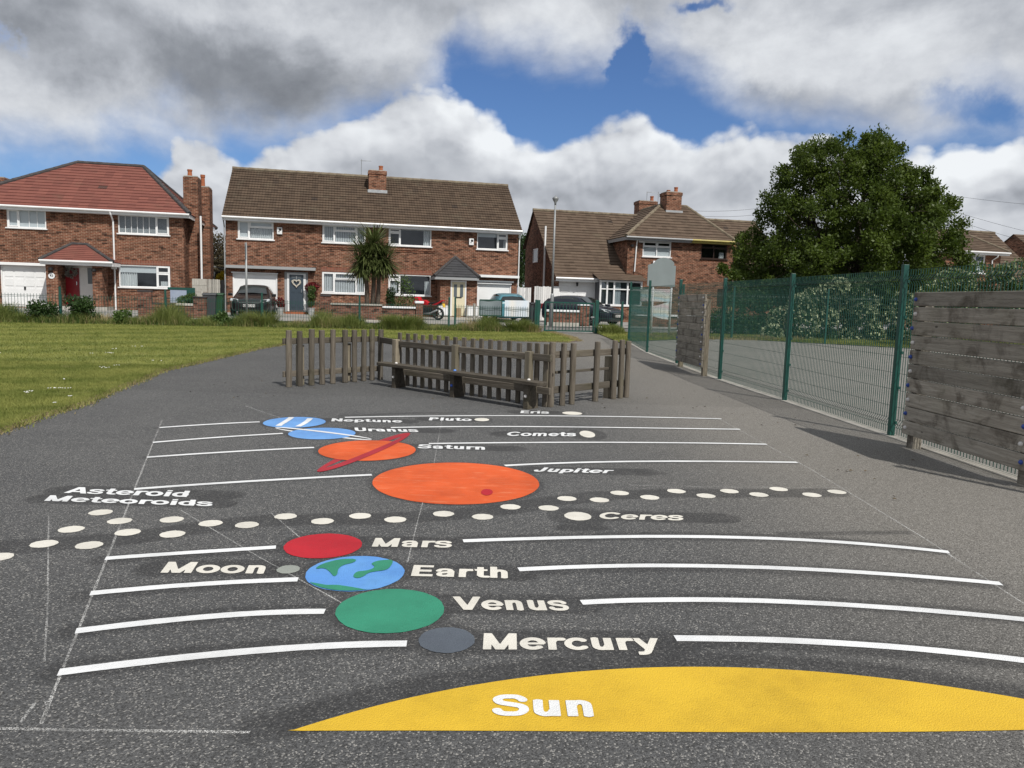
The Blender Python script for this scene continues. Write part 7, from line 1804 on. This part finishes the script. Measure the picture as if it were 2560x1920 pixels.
hp_ = (WS(c2(758, 1235), -.08)); hv = SW(hp_[0], -.09, hp_[1])
hw_ = thing('heart_wreath', 'white twig heart hanging on the dark blue door', 'wreath', hv, FA)
WICKER = pm('white_wicker', (.62, .58, .50), (.45, .42, .36), 30, .9)
m2 = MB()
for j in range(5):
    pts = []
    for k in range(41):
        x, y = heart(2 * math.pi * k / 40); sc = .0125 * (1 + .06 * math.sin(5 * k + j)); o_ = .82 + .08 * j
        pts.append((x * sc * o_, -.012 * math.sin(k * 1.3 + j * 2), y * sc * o_))
    m2.tube(pts, .014, 5, False)
obj('twigs', m2, WICKER, hw_); obj('cord', MB().tube([(0, 0, .1), (0, 0, .36)], .006, 5), WHITE_POST, hw_)
rv_ = WS(c1(615, 1045), -.01); rw = thing('door_wreath', 'round grey wreath hanging on the red front door', 'wreath', SW(rv_[0], -.02, rv_[1]), FA)
ang = RNG.random(700) * 6.283; rr = .20 + RNG.normal(size=700) * .045
leaf_cloud('leaves', np.c_[np.cos(ang) * rr, -.03 - RNG.random(700) * .05, np.sin(ang) * rr][:60], np.full(60, .06), 700, .07, pm('grey_wreath_leaf', (.16, .15, .13), (.34, .33, .30), 30, .8), rw)
# parcel and step boxes by the cream door
bp = on_drive(s_at(1150, -2.0), -2.0)
t = thing('door_parcel', 'brown cardboard boxes stacked before the cream door', 'cardboard box', bp, FA); obj('box', MB().box(-.20, .02, -.15, .15, .05, .58), pm('cardboard', (.30, .21, .12), (.26, .18, .10), 4, .8), t); 
for lab, px in (('white meter box left of the porch with the cream door', 1111), ('white meter box right of the porch with the cream door', 1182)):
    mp = on_drive(s_at(px, -1.5), -1.5); t = thing('meter_box', lab, 'meter box', mp, FA); wbx = .36
    obj('box', MB().box(-wbx, wbx * .8, -.12, .12, .12, .72), CONCRETE, t, bevel=.02); obj('door', MB().box(-wbx + .05, wbx * .8 - .05, -.14, -.121, .17, .67), WHITE_DOOR, t)
pb = SW(s_at(1185, FQ - Q_FRONT + .7, 800), FQ - Q_FRONT + .7); pb.z = gz(pb.x, pb.y); t = thing('marker_post', 'short pale marker post before the porch with the cream door', 'post', pb); obj('post', MB().tube([(0, 0, -.05), (0, 0, 1.05)], .05, 10), CONCRETE, t)
# ------------------------------------------------------------------ trees, bushes, grass
def limb(mb, a, b, r0, r1, n=6, seg=5, wig=.08):
    a, b = Vector(a), Vector(b); L_ = (b - a).length; pts = []
    for k in range(seg + 1):
        t = k / seg; p = a.lerp(b, t)
        if 0 < k < seg: p += Vector((random.uniform(-1, 1), random.uniform(-1, 1), random.uniform(-.5, .5))) * wig * L_
        pts.append(p)
    mb.tube(pts, [r0 + (r1 - r0) * k / seg for k in range(seg + 1)], n); return pts
# big tree behind the court
TY = 36.0; TS = TY / F_PX
tbx = float((C0 + ray(2118, 840) / ray(2118, 840)[1] * TY)[0])
PROF = [(348, 2060, 2190), (362, 2000, 2235), (392, 1970, 2258), (430, 1945, 2285), (480, 1915, 2345), (540, 1890, 2372), (600, 1848, 2385), (650, 1815, 2395), (690, 1835, 2392), (730, 1850, 2380), (775, 1870, 2360)]
def wpt(px, py, Y): v = C0 + ray(px, py) / ray(px, py)[1] * Y; return v
pz_l = np.array([wpt((a + b) / 2, y, TY)[2] for y, a, b in PROF]); px_l = np.array([wpt(a, y, TY)[0] for y, a, b in PROF]); px_r = np.array([wpt(b, y, TY)[0] for y, a, b in PROF])
tree = thing('tree', 'big dense dark green tree towering behind the court fence', 'tree', (tbx, TY, gz(tbx, TY)))
to = tree.location.copy()
tr = MB(); trunk_top = Vector((tbx, TY, 4.2)); 
limb(tr, (tbx, TY, to.z - .2), (tbx + .1, TY, 2.4), .34, .26, 10, 4, .02)
cl = []; tries = 0
while len(cl) < 800 and tries < 60000:
    tries += 1; z = RNG.uniform(pz_l.min(), pz_l.max()); i = np.argsort(pz_l); xl_, xr_ = np.interp(z, pz_l[i], px_l[i]), np.interp(z, pz_l[i], px_r[i])
    cx_, rx_ = (xl_ + xr_) / 2, (xr_ - xl_) / 2; a = RNG.random() * 6.283; r_ = math.sqrt(RNG.random())
    if r_ < .35 and RNG.random() < .8: continue
    if RNG.random() > (rx_ / 5.9) ** 1.2 + .08: continue
    cl.append((cx_ + (rx_ - .25) * r_ * math.cos(a), TY + (rx_ - .25) * r_ * math.sin(a), z, r_))
cl = np.array(cl)
hubs = [Vector((tbx + .1, TY, 2.4))]
for k in range(11):
    a = 6.283 * k / 11 + random.uniform(-.2, .2); rr = random.uniform(1.2, 2.6); e = Vector((tbx + .3 + rr * math.cos(a), TY + rr * math.sin(a), random.uniform(3.6, 6.6)))
    limb(tr, hubs[0], e, .16, .07, 7, 5, .06); hubs.append(e)
limb(tr, hubs[0], (tbx + .2, TY, 7.6), .22, .06, 8, 5, .04); hubs.append(Vector((tbx + .2, TY, 7.6)))
for c in cl[::2]:
    h_ = min(hubs[1:], key=lambda q: (q - Vector(c[:3])).length + (2 if q.z > c[2] + .5 else 0)); limb(tr, h_, c[:3], .035, .008, 4, 3, .06)
tr.v = [tuple(Vector(v) - to) for v in tr.v]
obj('trunk', tr, TRUNK, tree, smooth=True, recalc=False)
crad = .32 + .30 * RNG.random(len(cl))
leaf_cloud('crown', cl[:, :3], crad, 150000, .135, LEAF_TREE, tree, to, .58, .15)
tips = cl[cl[:, 3] > .72]
outw = (tips[:, :3] - np.array((tbx, TY, 5.0))); outw /= np.linalg.norm(outw, axis=1)[:, None]
leaf_cloud('twig_leaves', tips[:, :3] + outw * .28, np.full(len(tips), .22), 8000, .13, LEAF_TREE, tree, to, .55, .1)
# low side branch reaching left
leaf_cloud('low_branch_leaves', [tuple(wpt(x, y, 35)) for x, y in ((1855, 700), (1830, 690), (1805, 672), (1875, 705))], [.5, .4, .3, .5], 1600, .13, LEAF_TREE, tree, to, .55, .1)

def bush(name, label, cat, centers, rads, n, size, m, stem=True, group=None, pale=None, npale=0, shell=.45):
    c = np.array(centers); b = Vector((c[:, 0].mean(), c[:, 1].mean(), 0)); b.z = gz(b.x, b.y)
    t = thing(name, label, cat, b, 0, group)
    leaf_cloud('foliage', centers, rads, n, size, m, t, b, .6, shell)
    if pale: pk = RNG.choice(len(c), max(3, int(len(c) * .8)), replace=False); leaf_cloud('pale_foliage', c[pk], np.array(rads)[pk] * 1.06, npale, size, pale, t, b, .6, .8)
    if stem:
        mb = MB()
        for q in centers[:12]: limb(mb, (q[0] * .5 + b.x * .5 - b.x, q[1] * .5 + b.y * .5 - b.y, -.05), (q[0] - b.x, q[1] - b.y, q[2] - b.z), .02, .006, 5, 3, .05)
        obj('stem', mb, TRUNK, t, recalc=False)
    return t
def pbush(pts, Y, dY=.6): return [tuple(wpt(x, y, Y + RNG.uniform(-dY, dY))) for x, y in pts]
# variegated bush behind the far fence
pts = [(1935, 815), (1960, 780), (1990, 760), (2010, 800), (2030, 740), (2060, 780), (2070, 715), (2100, 750), (2120, 790), (2110, 705), (2150, 715), (2160, 760), (2190, 790), (2205, 730), (2225, 770), (2235, 810), (2170, 825), (2120, 835), (2060, 825), (2000, 835), (1940, 840), (2150, 690), (2190, 690), (2240, 740), (2260, 790)]
bush('variegated_bush', 'big bush with pale cream and green leaves behind the far fence', 'bush', pbush([(x + RNG.uniform(-14, 14), y + 26 + RNG.uniform(-16, 10)) for x, y in pts], 30.6, .5), .36 + .36 * RNG.random(len(pts)), 17000, .12, LEAF_BUSH, True, None, LEAF_PALE, 6500)
pts = [(1800, 800), (1830, 770), (1850, 740), (1880, 790), (1870, 820), (1830, 825), (1900, 750), (1905, 815), (1790, 830), (1940, 730), (1980, 715)]
bush('dark_bush', 'dark green low bush beside the pale variegated bush', 'bush', pbush(pts, 33.2, .5), np.full(len(pts), .62), 9000, .10, LEAF_BUSH)
pts = [(2290, 740), (2330, 710), (2370, 690), (2400, 720), (2420, 680), (2450, 670), (2470, 710), (2500, 660), (2520, 700), (2550, 655), (2580, 690), (2600, 660), (2300, 790), (2350, 770), (2400, 770), (2450, 760), (2500, 750), (2550, 750), (2610, 720), (2640, 680)]
bush('hedge', 'leafy hedge with scattered pale leaves above the large plank board', 'hedge', pbush([(x + RNG.uniform(-12, 12), y + 27 + RNG.uniform(-12, 8)) for x, y in pts], 27.2, .4), .30 + .34 * RNG.random(len(pts)), 13000, .10, LEAF_BUSHB, True, None, LEAF_PALE, 1500)
# trees glimpsed between the houses
def small_tree(label, px, py_list, Y, rad_, n, size, m):
    c = [tuple(wpt(px + dx, y, Y)) for dx, y in py_list]; b = Vector((c[0][0], Y, gz(c[0][0], Y))); t = thing('tree', label, 'tree', b, 0)
    mb = MB(); limb(mb, (0, 0, -.1), (0, 0, c[0][2] - b.z), .15, .05, 8, 4, .03)
    for q in c: limb(mb, (0, 0, (c[0][2] - b.z) * .5), Vector(q) - b, .05, .012, 5, 3, .05)
    obj('trunk', mb, TRUNK, t, recalc=False); leaf_cloud('crown', c, np.full(len(c), rad_), n, size, m, t, b, .55, .2)
small_tree('brownish tree glimpsed in the gap right of the red roofed house', 545, [(0, 610), (8, 640), (-8, 650), (10, 680), (-15, 690), (0, 670)], 58, .95, 6000, .16, LEAF_BROWN)
small_tree('green tree glimpsed in the gap right of the wide brown roofed pair', 1301, [(0, 630), (3, 660), (0, 690), (6, 610)], 60, 1.0, 5000, .17, LEAF_BUSH)
sh = SW(s_at(545, 7.0), 7.0); sh.z = .43; t = thing('garden_shed', 'dark shed roof showing behind the side gate left of the wide pair', 'shed', sh, FA)
zsh = WS(c1(1890, 985), 7.0)[1] - .43
obj('wall', MB().box(-1.6, 1.0, 0, 2.2, -.3, zsh - .35), DARK_ROOM, t); obj('roof', MB().add([(-1.8, -.1, zsh + .25), (1.2, -.1, zsh - .35), (1.2, 2.4, zsh - .35), (-1.8, 2.4, zsh + .25), (-1.8, -.1, zsh + .32), (1.2, -.1, zsh - .28), (1.2, 2.4, zsh - .28), (-1.8, 2.4, zsh + .32)], [(0, 3, 2, 1), (4, 5, 6, 7), (0, 1, 5, 4), (1, 2, 6, 5), (2, 3, 7, 6), (3, 0, 4, 7)]), GREY_METAL, t)
bush('yellow_shrub', 'yellow flowering shrub over the side gate left of the wide pair', 'shrub', [tuple(wpt(x, y, 41.5)) for x, y in ((553, 693), (560, 688), (557, 700), (549, 701))], np.full(4, .26), 1500, .07, LEAF_YELLOW, False)
# green bush on the planter wall, shrubs in the front garden
bush('planter_bush', 'yellow green bush in the brick planter wall', 'bush', [tuple(np.array(SW(s_at(x, -5.9), -5.9, WS((x, y), -5.9)[1]))) for x, y in ((462, 752), (472, 748), (480, 745), (455, 754))], np.full(4, .26), 1800, .06, LEAF_BUSHB, False)
bush('clipped_shrub', 'dark upright shrub behind the white coped wall right of the palm', 'shrub', [tuple(np.array(SW(s_at(x, -5.2), -5.2, WS((x, y), -5.2)[1]))) for x, y in ((975, 748), (975, 738), (977, 757), (978, 730))], np.full(4, .24), 2200, .055, LEAF_BUSH, False)
bush('garden_shrub', 'loose leafy shrub before the right window of the wide pair', 'shrub', [tuple(np.array(SW(s_at(x, -5.0), -5.0, WS((x, y), -5.0)[1]))) for x, y in ((1000, 745), (1005, 720), (1020, 715), (1012, 700), (1025, 730), (995, 760), (1015, 755), (1030, 750), (1000, 708))], np.full(9, .30), 900, .08, LEAF_BUSHB, True, shell=.1)
# cordyline palm with three trunks
cpd = -5.3
cb = SW(s_at(930, cpd), cpd); cb.z = gz(cb.x, cb.y)
pt = thing('cordyline_palm', 'spiky headed palm with three trunks before the wide brown roofed pair', 'palm tree', cb)
def on_pl(px, py): return SW(s_at(px, cpd, py), cpd, WS((px, py), cpd)[1]) - cb
def blades(parent, name, centre, n, L0, m, up=(-.9, 1.0), w=.052, droop=.42):
    V = []; Fc = []
    for _ in range(n):
        a = random.random() * 6.283; e = math.asin(random.uniform(math.sin(up[0]), math.sin(up[1]))); d = Vector((math.cos(a) * math.cos(e), math.sin(a) * math.cos(e), math.sin(e)))
        L_ = L0 * random.uniform(.75, 1.1); sidev = d.cross(Vector((0, 0, 1))); sidev = sidev.normalized() if sidev.length > .01 else Vector((1, 0, 0)); p = Vector(centre) + d * .08; o = len(V); seg = 4; dd = d.copy()
        for k in range(seg + 1):
            t = k / seg; ww = w * (1 - t ** 2.2) * (.6 + .6 * min(1, t * 3)); V += [tuple(p - sidev * ww * .5), tuple(p + sidev * ww * .5)]
            dd = (dd + Vector((0, 0, -droop / seg * (.25 + t) * .7))).normalized(); p = p + dd * L_ / seg
        Fc += [(o + 2 * k, o + 2 * k + 1, o + 2 * k + 3, o + 2 * k + 2) for k in range(seg)]
    return npmesh(name, V, Fc, m, parent, 4)
for bx, tx, ty in ((918, 912, 640), (930, 935, 615), (942, 948, 645)):
    a, b = on_pl(bx, 790), on_pl(tx, ty); a.z = 0; m2 = MB(); m2.tube([a, a.lerp(b, .5) + Vector((random.uniform(-.03, .03), random.uniform(-.2, .2), 0)), b], [.13, .10, .09], 9); obj('trunk', m2, CORD_TRUNK, pt, smooth=True)
for hx, hy, n in ((912, 636, 280), (935, 607, 340), (954, 642, 280), (902, 660, 150), (932, 640, 240), (962, 655, 150)):
    blades(pt, 'leaf_head', on_pl(hx, hy), n, 1.18, LEAF_CORD)
    blades(pt, 'leaf_skirt', on_pl(hx, hy + 4), 130, 1.0, LEAF_CORD, (-1.25, -.15), .05, .5)
    blades(pt, 'hanging_leaves', on_pl(hx, hy + 8), 45, .75, LEAF_DEAD, (-1.4, -.6), .035, .5)

# ---- lawn grass, tall weeds, daisies
def tri_blades(name, P, hgt, wid, m, lean=.5, kind='stuff', parent=None):
    n = len(P); a = RNG.random(n) * 6.283; b = RNG.random(n) * 6.283; h = hgt * (.55 + .8 * RNG.random(n)); w = wid * (.7 + .6 * RNG.random(n)); l = lean * RNG.random(n) * h
    tip = P + np.c_[np.cos(b) * l, np.sin(b) * l, h]; sdv = np.c_[np.cos(a), np.sin(a), np.zeros(n)] * w[:, None] * .5
    V = np.stack([P - sdv, P + sdv, tip], 1).reshape(-1, 3); o = npmesh(name, V, np.arange(3 * n).reshape(-1, 3), m, parent, 3)
    if kind: o['kind'] = kind
    return o
def scatter(poly, n, x0, x1, y0, y1, ypow=1.0):
    P = np.c_[RNG.uniform(x0, x1, n), y0 + (y1 - y0) * RNG.random(n) ** ypow]; P = P[in_poly(P, poly)]; return np.c_[P, gza(P) + .025]
vis = lambda P: P[(np.abs(P[:, 0]) < .78 * P[:, 1] + 1.5)]
Pn = vis(scatter(lawn_poly, 420000, -13, -4.8, 5.5, 14)); 
dist = Pn[:, 1]
tri_blades('lawn_grass', Pn, .036, .0085, GRASS, 1.1)
Pf = vis(scatter(lawn_poly, 330000, -24, 3, 13.5, 28.3)); tri_blades('lawn_grass', Pf, .04, .016, GRASS, 1.1)
ver = [PATH_R[0], PATH_R[1], PATH_R[2], PATH_R[3], (3.97, 25.4), (6.2, 27.4), (8.5, 28.9), (11.6, 27.6), (14.7, 26.3), (17.8, 25.0), (24, 22.4), pq(24, FQ + .4), pq(PATH_R[0][0], FQ + .4)]
Pv = scatter(ver, 90000, 2, 24, 22, 34); tri_blades('verge_grass', Pv, .08, .018, GRASS, .9)
# shaggy lawn edge spilling over the tarmac
E_ = resample([p for p in EDGE if p[1] > 5] , 400); k = RNG.integers(0, 400, 36000); Pe = E_[k] + RNG.normal(size=(36000, 2)) * np.array((.075, .075)) - np.array((.02, 0)); Pe = np.c_[Pe, gza(Pe) + .005]
tri_blades('edge_grass', Pe[:17000], .055, .011, GRASS, 1.3); tri_blades('dry_edge_grass', Pe[17000:], .035, .013, STRAW, 1.6)
E2 = resample(TIP, 100); k = RNG.integers(0, 100, 5000); Pe = E2[k] + RNG.normal(size=(5000, 2)) * .08; Pe = np.c_[Pe, gza(Pe) + .005]; tri_blades('dry_edge_grass', Pe, .06, .02, STRAW, 1.4)
# turf cut edge (soil)
mb = MB(); es = resample([p for p in EDGE if p[1] > 4.5] + [TIP[0]], 400); vs = []
for x, y in es: e_ = .045 + .03 * math.sin(y * 9) * math.sin(y * 3.1) + random.uniform(-.015, .02); vs += [(x, y, gz(x, y) + .031), (x + e_, y - e_ * .4, gz(x, y) + .003)]
mb.add(vs, [(2 * i, 2 * i + 1, 2 * i + 3, 2 * i + 2) for i in range(len(es) - 1)]); tag(obj('soil_edge', mb, SOIL, recalc=False), kind='structure')
# tall weeds along the street fence
fxs = lambda n: RNG.uniform(fx(-160), fx(1345), n)
def weeds(name, n, hmean, m, wid, q0=-.55, q1=.5, gate_gap=True, xs=None, clump=.35, seed=0):
    x = fxs(n) if xs is None else xs; qq = FQ + RNG.uniform(q0, q1, len(x)); y = (qq + NV[0] * x) / -NV[1]
    hn = .45 + .55 * np.sin(x * 1.7 + seed) * np.sin(x * .63 + 2.1 * seed) + .25 * np.sin(x * 5.1 + seed); hn = np.clip(hn, clump, 1.4)
    P = np.c_[x, y]; P = np.c_[P, gza(P)]; nn = len(x); a = RNG.random(nn) * 6.283; b = RNG.random(nn) * 6.283; h = hmean * hn * (.5 + .8 * RNG.random(nn)); l = h * (.15 + .5 * RNG.random(nn))
    dv_ = np.c_[np.cos(b), np.sin(b), np.zeros(nn)]; sv = np.c_[np.cos(a), np.sin(a), np.zeros(nn)] * wid * .5
    m1 = P + dv_ * (l * .3)[:, None] + np.c_[np.zeros(nn), np.zeros(nn), h * .6]; t_ = P + dv_ * l[:, None] + np.c_[np.zeros(nn), np.zeros(nn), h * (.85 + .15 * RNG.random(nn))]
    V = np.stack([P - sv, P + sv, m1 + sv * .8, m1 - sv * .8, t_], 1).reshape(-1, 3); i = np.arange(nn) * 5
    F3 = np.concatenate([np.c_[i, i + 1, i + 2], np.c_[i, i + 2, i + 3], np.c_[i + 3, i + 2, i + 4]])
    o = npmesh(name, V, F3, m, None, 3); o['kind'] = 'stuff'; return o
weeds('tall_weeds', 40000, .66, WEED, .013)
weeds('tall_weeds', 12000, .42, LEAF_BUSHB, .03, seed=2)
weeds('dry_weeds', 9000, .46, STRAW, .014, seed=4)
xr_ = RNG.uniform(fx(1495), fx(1560), 2600); weeds('tall_weeds', 0, .42, WEED, .02, xs=xr_)
xv_ = RNG.uniform(fx(1560), fx(1960), 5000); weeds('dry_weeds', 0, .22, STRAW, .02, -2.5, -.5, xs=xv_)
def clump(label, px, py, n, hh, m, rad_=.45, q=None, pale=None, cat='grass clump', name='grass_clump'):
    x = fx(px, FQ - .25); p = pq(x, FQ - .25); b = Vector((p[0], p[1], gz(*p))); t = thing(name, label, cat, b)
    V = []; Fc = []
    for _ in range(n):
        a = random.random() * 6.283; r_ = rad_ * math.sqrt(random.random()); q_ = Vector((r_ * math.cos(a), r_ * math.sin(a) * .6, 0)); h = hh * random.uniform(.6, 1.1); out_ = Vector((math.cos(a), math.sin(a), 0)) * h * random.uniform(.2, .75); s_v = Vector((math.cos(a + 1.57), math.sin(a + 1.57), 0)) * .011; o = len(V)
        for k in range(4):
            t_ = k / 3; c = q_ + out_ * t_ ** 1.8 + Vector((0, 0, h * (t_ - .28 * t_ ** 3))); V += [tuple(c - s_v * (1 - t_ * .9)), tuple(c + s_v * (1 - t_ * .9))]
        Fc += [(o + 2 * k, o + 2 * k + 1, o + 2 * k + 3, o + 2 * k + 2) for k in range(3)]
    npmesh('blades', V, Fc, m, t, 4)
    return t
clump('big arching green grass clump before the white coped wall', 1005, 810, 1100, .80, WEED, .75)
clump('grass clump under the washed out white banner', 1295, 800, 520, .70, WEED, .5)
clump('grass clump before the black car by the fence post', 660, 800, 520, .85, WEED, .45)
clump('small grass clump right of the green gate', 1517, 815, 260, .60, WEED, .3)
clump('pale grass clump by the left fence between the two leafy weeds', 55, 795, 260, .50, WEED, .4)
clump('dry straw coloured grass clump left of the gate', 1325, 815, 420, .42, STRAW, .5)
for px, py, lab, sc in ((105, 780, 'dark leafy weed bush left of the first green fence post', 1.0), (205, 775, 'dark leafy weed bush right of the first green fence post', 1.0), (300, 790, 'leafy weed by the white downpipe', .55), (545, 800, 'leafy weed in front of the bins', .55)):
    x = fx(px, FQ - .2); p = pq(x, FQ - .2); z = gz(*p)
    cs_ = [(p[0] + random.uniform(-.35, .35) * sc, p[1] + random.uniform(-.2, .2), z + random.uniform(.15, .75) * sc) for _ in range(9)]
    bush('leafy_weed', lab, 'weed', cs_, np.full(9, .26 * sc + .05), int(2600 * sc), .085, LEAF_BUSH if sc == 1 else LEAF_BUSHB, True, None, shell=.2)
# daisies and a dropped scrap in the lawn
dz = [cP5 for cP5 in [(60, 994), (78, 992), (127, 985), (142, 984), (152, 984), (168, 984), (160, 960), (258, 931), (256, 928), (270, 930), (266, 891), (275, 891), (277, 892), (287, 881), (290, 880), (336, 874), (354, 874), (292, 924), (408, 912), (380, 911), (3, 892), (228, 893), (140, 1022), (180, 1005), (70, 996)]]
dn = 0
for i, (px, py) in enumerate(dz):
    g = G(px, py); m2 = MB()
    for k in range(3):
        x, y = RNG.uniform(-.04, .04, 2); m2.lathe([(.003, 0), (.010, .009), (.009, .012), (.002, .013)], 7, (x, y, .045))
    o = obj('daisy_patch', m2, DAISY); o.location = (g.x, g.y, g.z + .03); tag(o, kind='stuff')

# fallen leaf scraps and grit on the tarmac
n = 260; P = np.c_[RNG.uniform(-5, 4.2, n), RNG.uniform(2.2, 13, n) , np.full(n, .012)]; P = P[(P[:, 0] > 2.9) | ((P[:, 0] < -2.0) & (P[:, 1] < 3)) | (P[:, 1] > 10)]; n = len(P); a = RNG.random(n) * 6.283; sz = .010 + .014 * RNG.random(n)
u_ = np.c_[np.cos(a), np.sin(a), np.zeros(n)] * sz[:, None]; w_ = np.c_[-np.sin(a), np.cos(a), np.zeros(n)] * sz[:, None] * .45; up3 = np.c_[np.zeros(n), np.zeros(n), sz * .5]
V = np.stack([P - u_, P - w_ + up3, P + u_, P + w_ + up3 * .3], 1).reshape(-1, 3)
npmesh('leaf_litter', V, np.arange(4 * n).reshape(-1, 4), pm('dry_leaf_scrap', (.10, .065, .03), (.05, .045, .03), 60, .9), None, 4)['kind'] = 'stuff'
